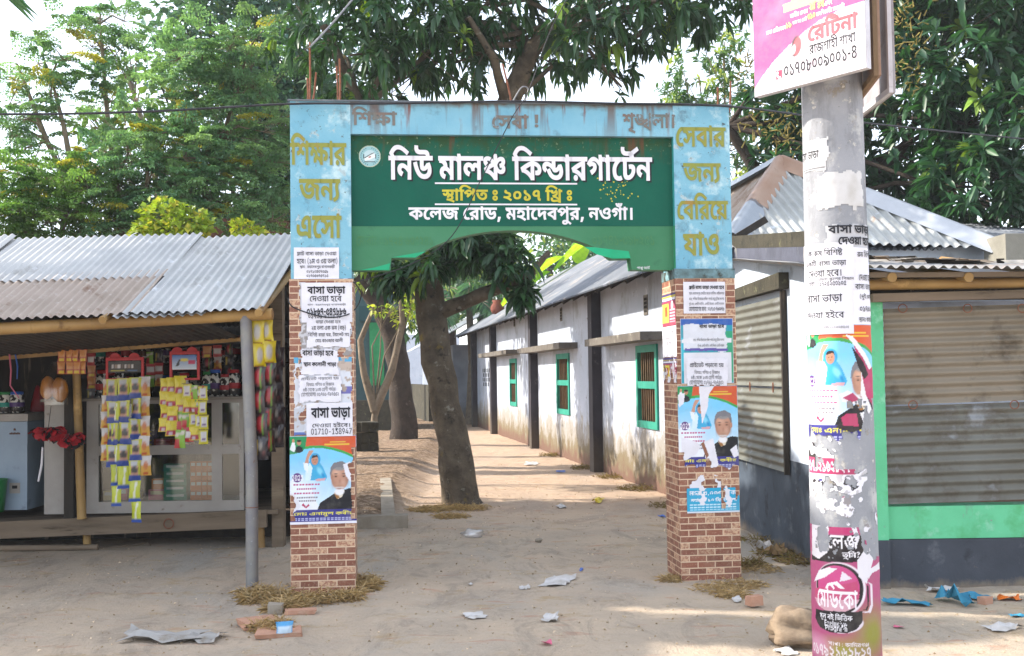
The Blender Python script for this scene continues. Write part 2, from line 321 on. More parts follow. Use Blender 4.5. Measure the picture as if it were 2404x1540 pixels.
GLY = [[[147,156,1,-25,-45,0,1,-131,-57,0,1,131,-45,0,1,25,45,0,-6,4,-18,11,-5,5,22,19,44,23,52,11,33,0,24,0,42,-5,44,-10,54,-17,35,-12,-31,-19,-36,14,-54,17,-46,8,-23,0,-22,0,-36,-9,-26,-15,-9,-8,6,-4,12,-10,7,-3]],
[[341,156,1,-25,-45,0,1,-131,-57,0,3,134,0,4,-2,10,1,5,1,19,47,0,13,-16],[167,157,20,0,30,-7,26,-13,9,-9,1,-31,-16,16,-38,20,-21,0,-14,0,-22,-9,1,-9,0,-9,30,-10,29,-1,-5,-26,-32,1,-42,12,-18,21,1,13,0,14,20,18,30,9],[39,157,22,0,36,-9,22,-20,1,-16,0,-11,-18,-20,-40,-12,-33,0,-5,26,22,1,26,5,10,9,1,5,0,9,-22,9,-19,0,-10,0,-16,-1,-9,-2,-5,25,12,1,22,1]],
[[463,156,1,-25,-147,0,1,-131,-57,0,3,35,0,5,-2,11,1,8,3,72,-261,0,1,25],[443,63,0,-9,-14,-15,-30,-10,-25,0,-6,0,-16,1,-7,1,5,24,2,0,8,0,5,0,16,0,8,6,1,4,0,4,-6,6,-3,2,-10,3,-32,3,-21,0,-31,0,-34,0,-48,9,-28,19,1,17,0,2,2,7,1,3,55,-3,-2,-3,0,-4,1,-2,0,-11,24,-10,27,0,33,0,48,0,52,-9,17,-7,12,-6,10,-14],[173,64,20,0,36,-8,30,-15,13,-9,-3,-15,-7,-12,-14,11,-26,16,-28,8,-11,0,-8,0,-10,-3,-4,-4,1,-3,0,-3,2,-6,3,-2,-53,-5,-4,5,-6,9,1,5,0,8,12,12,22,7,26,4],[91,113,34,0,42,-14,22,-22,1,-14,0,-4,-2,-9,-1,-3,-53,1,0,3,2,6,1,5,0,6,-6,12,-16,8,-13,0,-10,0,-10,-5,1,-5,0,-2,2,-5,3,-2,-55,-4,-4,4,-4,8,1,5,0,8,12,12,22,7,26,4],[51,96,2,2,0,7,1,2,0,12,-24,17,-23,4,69,6,18,-7,18,-20,1,-12,0,-3,-2,-8,1,-2]],
[[147,156,1,-25,-45,0,1,-131,-57,0,1,114,-6,8,-22,9,-15,0,-1,25,9,0,12,0,20,-7,9,-9,0,2,-2,9,1,3,1,18,47,0,11,-16]],
[[301,156,1,-25,-45,0,1,-131,-57,0,-16,14,-50,22,-62,15,-35,3,-21,27,44,14,102,24,53,7,-9,-9,1,14,-201,0,1,25],[197,106,13,-6,-32,-6,-64,-14,-29,-8,22,-3,46,-11,42,-18,15,-11,-7,-2,0,5,-2,13,1,6],[83,-3,-14,0,-20,10,1,8,0,7,20,10,15,0,16,0,18,-10,1,-7,0,-8,-18,-10]],
[[207,10,-34,0,-58,10,-50,23,-40,38,-15,29,57,7,16,-30,40,-36,50,-15,33,0,34,0,32,13,1,12,0,8,-8,12,-3,4,41,-1,-14,-7,-28,-11,-34,-7,-23,0,-20,0,-32,7,-18,15,1,11,0,10,24,20,31,9,-8,0,-16,0,-11,0,-147,0,1,25,475,0,1,-25,-141,0,-12,0,-30,1,-11,0,-30,-6,-40,-13,-20,-13,1,-6,0,-5,10,-5,11,0,12,0,22,6,15,6,65,-10,2,-5,6,-13,1,-8,0,-12,-24,-23,-52,-15],[417,50,0,-11,8,-23,11,-12,-55,-6,-10,13,-8,26,1,15,0,11,6,19,7,7,-36,2,-52,11,-34,17,-11,11,61,3,6,-5,20,-9,36,-6,27,0,6,0,10,1,9,0,27,-22,-8,-10,-12,-20]],
[[305,156,1,-25,-47,0,1,-131,-55,0,1,56,9,-13,-14,11,-36,16,-34,10,-15,0,-14,0,-18,-7,1,-7,0,-7,16,-8,19,-4,-27,-24,-30,6,-36,23,1,15,0,13,24,17,36,8,21,0,22,0,40,-8,36,-13,17,-9,-7,-2,-2,6,0,13,1,5,1,34,-203,0,1,25]],
[[139,156,1,-25,-37,0,29,5,-14,-7,-16,-12,-8,-12,1,-7,0,-8,8,-18,10,-19,1,-9,0,-10,-10,-18,-22,-14,-42,-11,-33,-4,-13,24,28,4,26,9,10,12,1,8,0,9,-8,19,-10,17,1,9,0,8,8,12,14,12,11,6,-1,-5,-65,0,1,25]],
[[253,157,22,0,28,-5,11,-4,10,-4,12,-14,1,-13,1,-117,-55,0,-4,6,-14,8,-20,4,-15,0,-16,0,-30,-2,-30,-2,-17,0,-20,0,-40,4,-32,11,-22,21,1,17,0,7,4,14,3,5,57,-3,-2,-4,-2,-11,1,-6,0,-10,10,-11,18,-6,24,-2,13,0,22,0,38,3,19,0,20,0,28,-5,13,-7,1,80,0,8,-2,8,-5,2,-6,4,-13,0,-14,0,-24,-7,-20,-11,-10,-11,1,-4,0,-2,4,-4,10,-3,11,0,6,0,8,0,5,1,5,-24,-6,-1,-18,-2,-11,0,-28,0,-38,16,1,16,0,10,18,21,36,18,48,11]],
[[191,156,1,-25,-23,0,-16,-4,-30,-13,-26,-16,-14,-21,1,-12,0,-16,16,-18,28,-7,15,0,10,0,16,2,11,2,23,-22,-16,-4,-30,-3,-15,0,-34,0,-52,15,-26,30,1,21,0,18,24,30,46,23,31,6,-29,-10,-8,0,-20,-1,-13,0,-53,0,1,25]],
[[339,156,1,-25,-45,0,1,-131,-57,0,1,82,13,-11,-10,7,-16,7,-7,0,-6,0,-10,-3,-14,-11,-11,-11,-14,-11,-22,-15,-26,-6,-15,0,-14,0,-26,5,-26,13,-11,11,43,12,8,-9,14,-6,11,0,6,0,12,3,16,12,13,11,13,7,12,13,22,10,17,0,14,0,22,-7,15,-7,-9,0,0,5,-2,10,1,5,1,15,-237,0,1,25],[119,63,-4,16,-10,19,-9,5,-12,6,-38,5,-29,2,17,26,31,-8,26,-2,36,-7,20,-11,8,-17,3,-12]],
[[191,156,1,-25,-23,0,-16,-4,-30,-13,-26,-16,-14,-21,1,-12,0,-16,16,-18,28,-7,15,0,10,0,16,2,11,2,23,-22,-16,-4,-30,-3,-15,0,-34,0,-52,15,-26,30,1,21,0,15,18,28,32,24,44,18,25,6]],
[[301,156,1,-25,-45,0,1,-131,-57,0,-16,14,-50,22,-62,15,-35,3,-21,27,44,14,102,24,53,7,-9,-9,1,14,-201,0,1,25],[197,106,13,-6,-32,-6,-64,-14,-29,-8,22,-3,46,-11,42,-18,15,-11,-7,-2,0,5,-2,13,1,6]],
[[317,156,1,-25,-45,0,1,-131,-55,0,-20,13,-52,18,-64,12,-39,3,-21,26,14,5,30,9,32,9,17,4,-20,6,-46,10,-27,2,19,20,13,-6,-47,0,1,25],[215,131,-141,0,3,2,18,-3,32,-8,28,-11,13,-5,5,-20,-14,-3,-30,-7,-28,-8,-11,-4,-1,2,26,-2,52,-11,50,-18,17,-11,-9,-1,-2,6,0,13,1,6],[83,-5,-14,0,-20,10,1,7,0,8,20,10,15,0,16,0,18,-10,1,-8,0,-7,-18,-10]],
[[317,156,1,-25,-45,0,1,-131,-55,0,-20,13,-52,18,-64,12,-39,3,-21,26,14,5,30,9,32,9,17,4,-20,6,-46,10,-27,2,19,20,13,-6,-47,0,1,25],[215,131,-141,0,3,2,18,-3,32,-8,28,-11,13,-5,5,-20,-14,-3,-30,-7,-28,-8,-11,-4,-1,2,26,-2,52,-11,50,-18,17,-11,-9,-1,-2,6,0,13,1,6]],
[[251,157,42,0,46,-20,1,-17,0,-13,-26,-20,-44,-15,-27,-6,-21,24,26,5,36,13,1,11,0,7,-16,7,-15,0,-14,0,-24,-5,-20,-7,-12,-9,1,-3,0,-4,8,-4,15,-1,-11,-25,-34,2,-34,18,1,12,0,10,20,18,38,14,46,8],[343,54,0,-21,-62,-25,-53,0,-36,0,-66,11,-54,26,-44,44,-17,32,57,7,18,-34,46,-42,56,-19,39,0,26,0,36,12,1,12,0,9,-24,12,-17,3,55,12,20,-7,26,-19]],
[[-175,-18,18,5,42,10,44,9,23,4,19,-20,-16,-3,-34,-6,-34,-7,-11,-3,3,5,28,0,54,-8,46,-11,19,-6,-23,-19,-24,8,-50,10,-50,6,-27,2]],
[[185,30,-40,0,-68,15,-50,34,-17,29,55,7,12,-22,32,-27,44,-12,31,0,26,0,30,6,16,11,1,7,0,2,-2,6,-3,2,39,7,-20,-11,-34,-12,-32,-4,-17,0,-36,0,-34,18,1,15,0,13,18,19,30,13,17,3,7,7,9,0,18,0,26,-3,11,-4,10,-4,10,-10,1,-8,0,-13,-38,-13,-37,0,-12,0,-28,3,-7,2,13,17,6,-2,20,-2,13,0,16,0,12,5,1,4,0,4,-10,3,-5,0,-12,0,-20,-9,-12,-16,1,-9,0,-7,14,-6,13,0,12,0,22,4,22,7,15,6,41,-2,6,-6,6,-15,1,-7,0,-21,-64,-24],[191,140,-47,-8,-10,0,-18,-1,-9,0,-107,0,1,25,191,0],[375,106,5,-10,-10,-11,-28,-18,-36,-11,-25,0,11,24,8,1,16,4,16,9,7,7],[375,106,14,-8,20,-20,1,-12,0,-9,-12,-17,-24,-12,-36,-8,-23,-1,-27,4,-7,10,40,4,36,15,1,11,0,8,-16,12,-13,5],[541,156,1,-25,-47,0,1,-160,-55,0,-18,8,-32,12,-32,8,-40,7,-23,2,-13,25,19,-4,38,-2,52,-9,40,-12,13,-7,0,5,0,12,1,7,1,149,47,0,11,-16]],
[[371,156,1,-25,-47,0,1,-131,-55,0,1,81,11,-12,-8,7,-22,10,-11,0,-6,0,-12,-2,-10,-7,1,-7,0,-3,2,-4,1,-2,-47,-1,-2,9,-16,12,-20,7,-15,0,-8,0,-16,-4,-6,-7,1,-4,0,-10,28,-11,21,-3,-17,-25,-28,4,-40,14,-22,20,1,12,0,12,22,17,38,10,25,0,28,0,38,-10,19,-11,-7,1,4,9,28,9,15,0,16,0,26,-7,13,-6,-7,-3,0,5,-2,11,1,5,1,15,-269,0,1,25]],
[[91,0,1,156,59,0,1,-156]],
[[243,156,0,8,-16,8,-19,0,-61,0,-36,0,-44,6,-11,7,-10,5,-10,14,1,10,0,4,2,6,1,4,55,-2,0,-2,0,-4,1,-2,0,-5,4,-9,7,-3,6,-2,18,-3,21,0,65,0,26,0,32,-4,13,-6,10,-4,10,-15,1,-11],[355,156,1,-25,-167,0,1,-37,0,-4,6,-6,9,0,6,0,16,6,18,10,9,6,51,5,16,-12,16,-25,1,-14,0,-16,-28,-24,-56,-15,-41,0,-32,0,-56,10,-50,24,-42,40,-15,31,57,7,16,-31,40,-38,50,-17,31,0,34,0,38,17,1,15,0,10,-12,14,-7,6,43,2,-16,-12,-34,-16,-34,-7,-17,0,-16,0,-22,4,-7,4,-8,5,-8,14,1,11,1,33,-133,0,1,25]],
[[311,156,1,-25,-47,0,1,-131,-55,0,1,36,9,-13,-18,12,-32,18,-34,10,-17,0,-12,0,-20,-7,1,-7,0,-7,22,-9,19,-3,-17,-25,-28,4,-34,14,-18,18,1,9,0,13,24,17,36,7,21,0,24,0,40,-7,34,-14,17,-10,-9,-3,0,6,0,12,1,6,1,54,-209,0,1,25],[153,81,0,-1,-2,-5,1,-2,-55,8,0,12,-16,14,-34,8,-31,2,13,23,25,-4,28,-1,40,-9,24,-13,12,-19]],
[[257,172,11,-16,1,-9,0,-4,0,-8,-1,-3,1,-64,0,-6,2,-12,1,-6,1,-44,-55,0,-18,13,-46,20,-58,14,-35,3,-21,27,28,9,60,15,64,13,31,4,-2,6,0,13,1,6,1,29],[211,101,15,-6,-22,-4,-40,-8,-40,-10,-19,-5,14,-2,34,-7,32,-11,30,-13,11,-9,-9,2,-2,6,0,12,1,6],[93,156,24,0,46,-9,40,-16,19,-12,-29,-17,-14,8,-32,14,-32,9,-13,0,-10,0,-10,-5,1,-3,0,-3,6,-5,9,-3,-37,-18,-16,6,-18,15,1,10,0,9,16,13,34,7],[343,153,34,0,36,-17,1,-13,0,-7,-12,-15,-38,-14,-35,-4,-9,22,20,2,22,8,1,6,0,5,-14,4,-9,0,-20,0,-38,-16,-11,-14,-9,30,18,11,42,12],[341,41,-30,0,-40,13,-13,11,-19,19,27,20,6,-14,22,-18,28,-9,15,0,12,0,16,6,1,6,0,6,-16,9,-17,3,45,10,12,-2,20,-8,12,-12,1,-9,0,-8,-16,-15,-32,-8]],
[[409,156,1,-25,-155,0,3,-131,-57,0,-16,14,-50,22,-62,15,-35,3,-21,27,44,14,102,23,51,8,-9,-9,1,14,-199,0,1,25],[197,105,11,-6,-22,-3,-40,-9,-42,-10,-19,-5,22,-3,44,-11,42,-17,17,-12,-7,-2,0,5,-2,11,1,7],[387,67,0,-8,-14,-15,-30,-10,-25,0,-10,0,-16,1,-7,1,3,24,4,0,6,0,7,0,18,0,12,7,1,5,0,10,-44,15,-39,4,1,24,38,-3,64,-15,38,-24]],
[[419,156,1,-25,-167,0,1,-43,0,-4,6,-5,9,0,6,0,16,5,16,10,9,7,51,4,16,-12,16,-23,1,-14,0,-15,-28,-25,-56,-14,-39,0,-36,0,-62,12,-52,28,-19,24,51,10,14,-16,32,-22,42,-11,29,0,34,0,38,17,1,15,0,10,-12,14,-9,5,43,2,-16,-13,-32,-15,-36,-8,-17,0,-14,0,-24,4,-5,5,-10,4,-8,14,1,10,3,6,0,4,-2,8,1,4,1,18,-195,0,1,25],[95,122,20,0,40,-7,38,-11,17,-9,5,-29,-30,14,-54,17,-27,0,-12,0,-14,-5,1,-5,0,-4,8,-5,11,-3,-27,-21,-24,7,-24,17,1,11,0,11,22,14,36,8]],
[[231,0,1,103,13,-11,-12,8,-26,15,-26,11,-30,7,-17,0,-22,0,-30,-12,-11,-8,-5,1,10,3,24,4,19,0,22,0,30,-9,14,-14,1,-8,0,-15,-42,-24,-41,-12,-31,24,28,7,34,12,1,8,0,5,-12,5,-13,0,-10,0,-20,-3,-11,-3,-47,19,16,13,36,20,42,11,27,0,22,0,40,-8,38,-16,23,-11,-17,2,0,3,-2,12,1,8,1,25,47,0,11,-16,49,0,1,-25,-47,0,1,-131]],
[[287,156,1,-25,-187,0,1,-79,0,-8,4,-8,5,-2,6,-4,17,0,14,0,26,7,13,6,12,6,10,14,1,7,0,5,-12,7,-13,0,-6,0,-10,-1,-5,0,-7,24,10,1,22,1,13,0,24,0,32,-8,14,-15,1,-10,0,-13,-22,-24,-17,-10,-18,-9,-48,-13,-29,0,-24,0,-28,5,-9,5,-8,4,-14,16,1,16,1,80,-43,0,1,25],[183,156,0,8,-16,8,-17,0,-35,0,-34,0,-44,6,-11,7,-12,5,-8,14,1,10,0,4,0,6,3,4,55,-2,0,-2,-2,-4,1,-2,0,-5,6,-9,7,-3,6,-2,18,-3,19,0,37,0,28,0,32,-4,13,-6,8,-4,10,-15,3,-11]],
[[-139,183,165,46,25,-20,-159,-48]],
[[245,71,-34,0,-50,16,-9,14,7,1,-2,-9,-18,-14,-26,-10,-19,0,-16,0,-26,5,-24,13,-13,12,41,12,12,-10,14,-6,11,0,10,0,14,7,10,16,1,15,57,0,2,-9,10,-14,16,-11,20,-5,15,0,14,0,14,8,1,7,0,9,-20,15,-13,6,59,4,8,-4,16,-11,10,-15,1,-8,0,-18,-42,-16],[357,156,1,-25,-359,0,1,25],[217,81,30,0,42,-7,22,-12,10,-13,1,-7,0,-10,-16,-14,-30,-9,-40,-5,-19,-2,13,14,18,-2,46,-8,44,-9,19,-5,-21,-21,-30,8,-50,11,-48,7,-50,6,-29,2,11,23,14,-2,36,-2,17,0,38,0,28,10,1,9,0,9,-22,9,-17,0,-16,0,-14,-6,1,-5,0,-2,2,-4,3,-1,-53,-3,-4,3,-2,8,1,4,0,8,20,12,36,6]],
[[365,156,1,-25,-45,0,1,-131,-57,0,1,100,5,-14,-16,12,-30,17,-28,12,-30,6,-15,0,-20,0,-30,-8,-26,-12,-13,-9,-1,4,8,3,22,5,15,0,24,0,24,-14,1,-9,0,-4,-2,-8,1,-1,-13,2,6,3,12,7,14,7,9,3,57,26,35,-18,-137,-65,-39,19,41,18,-15,-11,-17,-5,8,4,10,9,1,5,0,6,-14,6,-9,0,-8,0,-12,-2,-7,-2,-45,21,22,13,42,20,44,11,29,0,24,0,40,-8,40,-17,21,-12,-3,-4,0,6,-2,13,1,6,1,31,47,0,11,-16]],
[[203,10,-44,0,-74,18,-56,44,-19,38,57,7,14,-28,38,-36,48,-18,33,0,20,0,28,5,16,8,10,12,1,8,0,9,-14,13,-20,7,-13,0,-12,0,-14,-7,1,-6,0,-3,2,-5,3,-3,-53,-5,-6,6,-4,10,1,4,0,12,24,14,36,7,23,0,34,0,50,-15,24,-24,1,-17,0,-15,-26,-25,-54,-15],[351,156,1,-25,-353,0,1,25]],
[[33,119,0,11,20,16,34,10,21,0,20,0,34,-10,20,-16,1,-11,0,-11,-20,-16,-34,-9,-19,0,-20,0,-34,9,-20,16],[79,119,0,-7,16,-8,13,0,12,0,16,8,1,7,0,7,-16,8,-11,0,-12,0,-16,-8],[33,36,0,11,20,16,34,9,21,0,20,0,34,-9,20,-16,1,-11,0,-11,-20,-16,-34,-9,-19,0,-20,0,-34,9,-20,16],[79,36,0,-7,16,-8,13,0,12,0,16,8,1,7,0,7,-16,8,-11,0,-12,0,-16,-8]],
[[57,133,0,7,12,11,11,7,47,-11,-4,-3,-4,-5,1,-2,0,-3,6,-3,20,-4,23,-3,46,-5,36,-20,1,-16,0,-19,-52,-22,-45,-2,-4,1,-8,0,-3,0,7,8,28,-4,42,-10,38,-12,25,-9,-31,-20,-24,10,-48,15,-50,11,-56,8,-33,3,11,24,16,-2,36,-3,23,0,42,0,36,12,1,9,0,5,-10,8,-24,5,-17,2,-34,4,-34,9,-12,12]],
[[145,21,-32,0,-52,12,-30,26,1,21,0,14,24,27,52,17,43,0,40,0,50,-15,24,-27,1,-17,0,-16,-24,-26,-54,-16],[149,113,-18,0,-26,-8,-16,-15,1,-12,0,-10,12,-14,24,-9,21,0,18,0,28,9,14,16,1,11,0,10,-12,15,-24,7]],
[[147,0,-48,0,-44,20,1,14,0,13,30,18,31,5,23,-25,-12,-1,-10,-5,1,-4,0,-4,16,-6,17,0,24,0,26,12,1,9,0,7,-14,11,-28,12,-23,8,-30,9,-34,15,-12,13,1,9,0,7,12,14,13,7,51,-14,-4,-4,-8,-6,1,-3,0,-3,4,-5,12,-5,26,-9,21,-8,28,-9,32,-16,16,-19,1,-12,0,-14,-28,-20,-48,-11]],
[[177,72,31,-4,-20,-5,-38,-4,-19,0,-50,0,-50,22,1,19,0,12,20,20,32,15,44,9,25,0,20,0,30,-5,13,-5,12,-4,12,-15,1,-14,1,-70,0,-6,4,-7,14,-3,13,0,-5,-27,-30,1,-36,6,-16,15,1,14],[133,84,18,0,26,3,15,4,-13,-4,1,20,0,9,-2,8,-5,3,-4,2,-12,2,-5,0,-12,0,-20,-5,-16,-8,-10,-11,1,-6,0,-10,24,-7]],
[[357,156,1,-25,-47,0,1,-131,-55,3,-18,10,-34,16,-42,13,-50,8,-29,3,-13,27,29,-7,44,-3,60,-12,40,-15,17,-9,0,6,0,12,1,6,1,114,47,0,11,-16],[223,116,0,-14,-24,-21,-52,-14,-37,-3,-33,4,-9,12,34,3,46,9,24,13,1,9,0,7,-18,11,-11,6,53,18,14,-7,18,-21],[91,106,-30,0,-38,16,1,14,0,6,6,11,5,4,53,-6,-2,-3,-4,-5,1,-3,0,-5,12,-4,9,0,10,0,16,3,16,9,11,9,41,4,5,-10,-12,-13,-30,-17,-36,-10],[309,-29,-55,0,-6,8,-28,8,-21,0,-12,0,-28,-2,-30,-2,-15,0,-16,0,-32,4,-28,9,-18,16,1,13,0,5,2,9,3,3,57,-3,-2,-2,-2,-6,1,-4,0,-11,26,-8,21,0,20,0,32,4,21,0,18,0,28,-7,17,-7,1,20,57,0]],
[[355,156,1,-25,-167,0,1,-37,0,-4,6,-6,9,0,6,0,16,6,18,10,9,6,51,5,16,-12,16,-25,1,-14,0,-16,-28,-24,-56,-15,-41,0,-32,0,-56,10,-50,24,-42,40,-15,31,57,7,16,-31,40,-38,50,-17,31,0,34,0,38,17,1,15,0,10,-12,14,-7,6,43,2,-16,-12,-34,-16,-34,-7,-17,0,-16,0,-22,4,-7,4,-8,5,-8,14,1,11,1,33,-133,0,1,25]],
[[111,33,3,-3,-4,-9,-14,-21,-14,-20,-9,-10,-45,0,8,16,12,34,5,13]],
[[125,122,42,0,50,-13,22,-21,1,-11,0,-20,-52,-23,-45,-3,-5,9,24,-4,46,-10,48,-13,23,-9,-31,-20,-24,9,-50,15,-54,12,-58,9,-33,3,11,23,16,-2,32,-2,17,0,32,0,36,7,18,11,1,8,0,10,-30,12,-23,0,-14,0,-18,-3,-8,-5,1,-4,0,-2,2,-4,1,-1,-53,-4,-2,3,-4,10,1,4,0,9,24,13,40,7],[73,110,-2,8,-24,12,-23,3,33,10,23,-2,26,-6,24,-14,3,-10],[273,156,1,-25,-275,0,1,25]],
[[305,156,1,-25,-209,0,1,-71,-13,5,18,10,46,19,56,16,33,7,43,-18,-8,-7,-10,-15,-4,-17,1,-9,0,-11,8,-23,9,-13,-55,-6,-8,13,-10,26,1,15,0,9,6,18,12,15,7,6,19,-10,-28,-6,-54,-18,-48,-21,-21,-11,-47,15,1,82,-39,0,1,25]],
[[-141,-66,-16,0,-34,6,-24,13,1,11,0,13,40,16,37,0,32,0,60,-10,58,-19,35,-14,-31,-18,-28,14,-52,18,-46,9,-19,0,-16,0,-14,-6,1,-4,0,-5,14,-5,11,0,14,0,16,6,8,9,2,11,1,5,1,19,59,0,1,-14,0,-7,-8,-19,-20,-18,-40,-11]],
[[27,218,-4,-14,-20,-22,-40,-12,-31,0,-32,0,-40,12,-22,22,-1,14,47,2,2,-14,22,-16,25,0,24,0,24,15,3,15],[-45,209,0,-5,-14,-6,-9,0,-14,0,-12,6,1,6,0,5,12,6,13,0,12,0,14,-6]],
[[427,156,1,-25,-187,0,1,-79,0,-8,4,-8,5,-2,8,-4,15,0,16,0,26,7,13,6,10,6,12,14,1,7,0,5,-12,7,-13,0,-6,0,-12,-1,-3,0,-7,24,10,1,20,1,15,0,24,0,30,-8,14,-15,1,-10,0,-13,-20,-24,-17,-10,-18,-9,-50,-13,-27,0,-24,0,-28,5,-9,5,-10,4,-12,16,1,16,1,80,-45,0,1,25],[325,156,0,7,-16,7,-17,0,-49,0,-36,0,-42,6,-13,7,-10,5,-10,15,1,9,0,4,2,7,3,4,53,-2,0,-3,0,-4,1,-2,0,-7,4,-9,7,-2,6,-3,22,-4,21,0,27,0,22,0,28,0,22,-2,13,-1,14,-6,12,-17,1,-9],[147,156,1,-25,-45,0,1,-131,-57,0,1,131,-45,0,1,25,45,0,-6,4,-18,11,-5,5,22,19,44,23,54,11,35,0,28,0,56,-8,64,-18,41,-15,-31,-16,-26,10,-42,12,-34,8,-32,4,-15,0,-24,0,-36,-10,-26,-15,-11,-8,6,-4,12,-10,7,-3]],
[[147,0,-56,0,-64,24,1,19,0,14,40,21,45,8,-1,-10,-26,6,-34,12,-16,14,1,9,0,11,26,17,50,11,37,0,44,0,50,-11,22,-17,1,-9,0,-11,-18,-15,-34,-10,-19,-4,-1,7,38,-7,42,-19,1,-17,0,-22,-62,-21],[147,24,34,0,28,12,1,9,0,7,-18,10,-28,6,-15,2,-30,-4,-30,-12,1,-9,0,-9,28,-12],[147,94,14,2,26,6,16,8,1,5,0,7,-28,9,-29,0,-14,0,-24,-4,-16,-6,1,-6,0,-7,28,-10]],
[[339,156,1,-25,-45,0,1,-131,-57,0,-20,14,-50,21,-62,14,-39,4,-13,27,29,-7,44,-3,58,-12,42,-17,17,-8,0,6,-2,11,1,7,1,115,47,0,13,-16],[107,156,34,0,44,-12,22,-19,1,-11,0,-21,-62,-25,-51,-4,-27,3,-15,13,36,3,44,9,22,13,1,8,0,9,-22,10,-21,0,-16,0,-16,-6,1,-4,0,-4,10,-6,7,-2,-35,-18,-8,3,-18,8,-10,11,1,8,0,9,20,16,38,9]],
[[93,81,26,0,38,-8,20,-16,1,-10,0,-10,-16,-16,-11,-6,1,10,34,2,38,15,1,14,0,8,-14,12,-40,11,-37,6,-40,6,-50,10,-20,14,1,10,0,6,10,12,11,7,51,-10,-4,-3,-4,-5,1,-3,0,-3,4,-4,16,-4,32,-5,25,-4,40,-6,50,-14,24,-15,10,-16,1,-9,0,-17,-30,-21,-52,-13,-66,-6,-37,0,-7,0,-9,24,24,2,22,10,1,7,0,7,-16,7,-13,0,-12,0,-10,-5,1,-5,0,-2,2,-4,1,-2,-51,-6,-4,5,-4,9,1,5,0,9,18,13,36,7]],
[[275,73,0,-19,-20,-29,-44,-17,-37,0,-26,0,-48,9,-40,24,-32,44,-11,34,55,7,14,-35,28,-40,36,-17,23,0,18,0,20,10,10,18,1,12,0,12,-12,22,-18,14,-11,0,-8,0,-10,-6,1,-4,0,-3,2,-8,5,-3,-53,-7,-6,6,-6,13,1,7,0,11,22,13,32,5,15,0,38,0,48,-20,24,-33]],
[[147,131,-45,0,1,-131,-57,0,1,131,-45,0,1,25,47,0,-4,14,-28,19,-42,12,-60,6,-35,0,-26,0,-34,-3,-16,-5,1,-3,0,-3,12,-2,15,0,49,0,26,0,32,-5,11,-5,10,-4,8,-13,1,-10,-53,0,0,5,-4,6,-3,2,-6,1,-10,2,-9,0,-35,0,-28,0,-32,3,-7,3,-12,3,-10,11,1,5,0,15,66,19,71,0,102,0,114,-36,7,-37,47,0]],
[[195,157,24,0,32,-8,18,-13,1,-8,0,-13,-30,-19,-19,-7,-20,-7,-14,-7,1,-4,0,-4,8,-4,9,0,10,0,14,4,13,5,51,-10,2,-4,4,-10,1,-6,0,-19,-52,-24,-49,0,-24,0,-52,7,-48,21,-42,38,-15,31,57,8,10,-25,28,-32,32,-16,34,-7,17,0,18,0,24,5,14,8,1,7,0,2,-4,6,-3,4,33,2,-16,-8,-36,-10,-23,0,-26,0,-34,16,1,13,0,7,14,12,24,11,19,6,16,6,18,8,1,5,0,2,-4,4,-10,3,-9,0,-14,0,-24,-6,-14,-7,1,-4,0,-3,8,-4,9,-2,-35,-18,-16,4,-20,14,1,10,0,6,16,14,30,12,38,8],[341,157,30,0,36,-15,1,-12,0,-6,-14,-13,-34,-12,-31,-4,-11,20,20,2,18,6,1,5,0,4,-10,3,-9,0,-20,0,-36,-15,-13,-12,-35,13,18,11,34,16,38,9],[335,59,-14,0,-32,5,-30,11,-24,15,-7,10,37,16,8,-12,20,-16,26,-8,17,0,10,0,14,4,1,5,0,5,-16,8,-15,3,43,9,10,-2,20,-8,12,-10,1,-8,0,-11,-38,-16],[383,36,0,-7,6,-17,5,-8,-53,-6,-6,11,-8,20,1,9,0,13,16,18,9,6,29,2,25,-11,-10,-7,-8,-15]],
[[-141,-66,-16,0,-34,6,-24,13,1,11,0,13,40,16,37,0,32,0,60,-10,58,-19,35,-14,-31,-18,-28,14,-52,18,-46,9,-19,0,-16,0,-14,-6,1,-4,0,-5,14,-5,11,0,14,0,16,6,8,9,2,11,1,5,1,38,55,0,1,-33,0,-7,-6,-19,-18,-18,-40,-11]],
[[89,57,1,8,0,8,8,13,18,12,15,6,14,6,16,10,8,9,1,7,0,8,-20,10,-19,0,-18,0,-36,-6,-17,-5,-21,24,20,6,50,8,25,0,48,0,54,-23,1,-21,0,-10,-12,-16,-24,-13,-15,-7,-12,-6,-16,-8,-4,-8,1,-6,1,-6],[119,-3,-16,0,-22,9,1,10,0,11,22,9,17,0,16,0,22,-9,1,-11,0,-10,-22,-9]],
[[175,8,-30,0,-48,9,-40,22,-32,39,-13,30,55,7,8,-22,20,-31,26,-20,30,-8,21,0,28,0,28,18,1,17,0,10,-12,15,-3,4,41,-1,-12,-11,-22,-16,-28,-7,-15,0,-14,0,-20,3,-5,3,-8,3,-12,12,1,13,1,10,0,6,-4,7,-12,3,-13,0,9,27,24,0,30,-5,11,-5,6,-4,6,-12,1,-9,1,-16,0,-6,6,-6,9,0,4,0,10,3,12,8,5,9,45,5,8,-6,12,-16,6,-16,1,-8,0,-17,-22,-26,-44,-15]],
[[125,0,-18,0,-28,4,-9,4,-12,5,-12,16,1,14,1,70,0,6,-4,7,-14,3,-11,0,7,27,24,-1,32,-4,9,-4,8,-4,8,-12,1,-12,1,-25,12,2,18,1,9,0,8,0,14,-1,9,0,8,-2,16,-1,7,0,12,0,22,5,9,9,51,-12,-8,-11,-24,-11,-28,-4,-13,0,-2,0,-10,1,-3,1,21,7,6,-5,6,-12,1,-7,0,-17,-30,-24,-48,-13],[127,24,12,0,18,5,12,8,6,11,1,6,0,7,-12,8,-18,4,-9,0,-10,0,-16,-2,-7,-2,1,-25,0,-7,4,-7,5,-2,4,-2,10,-2]],
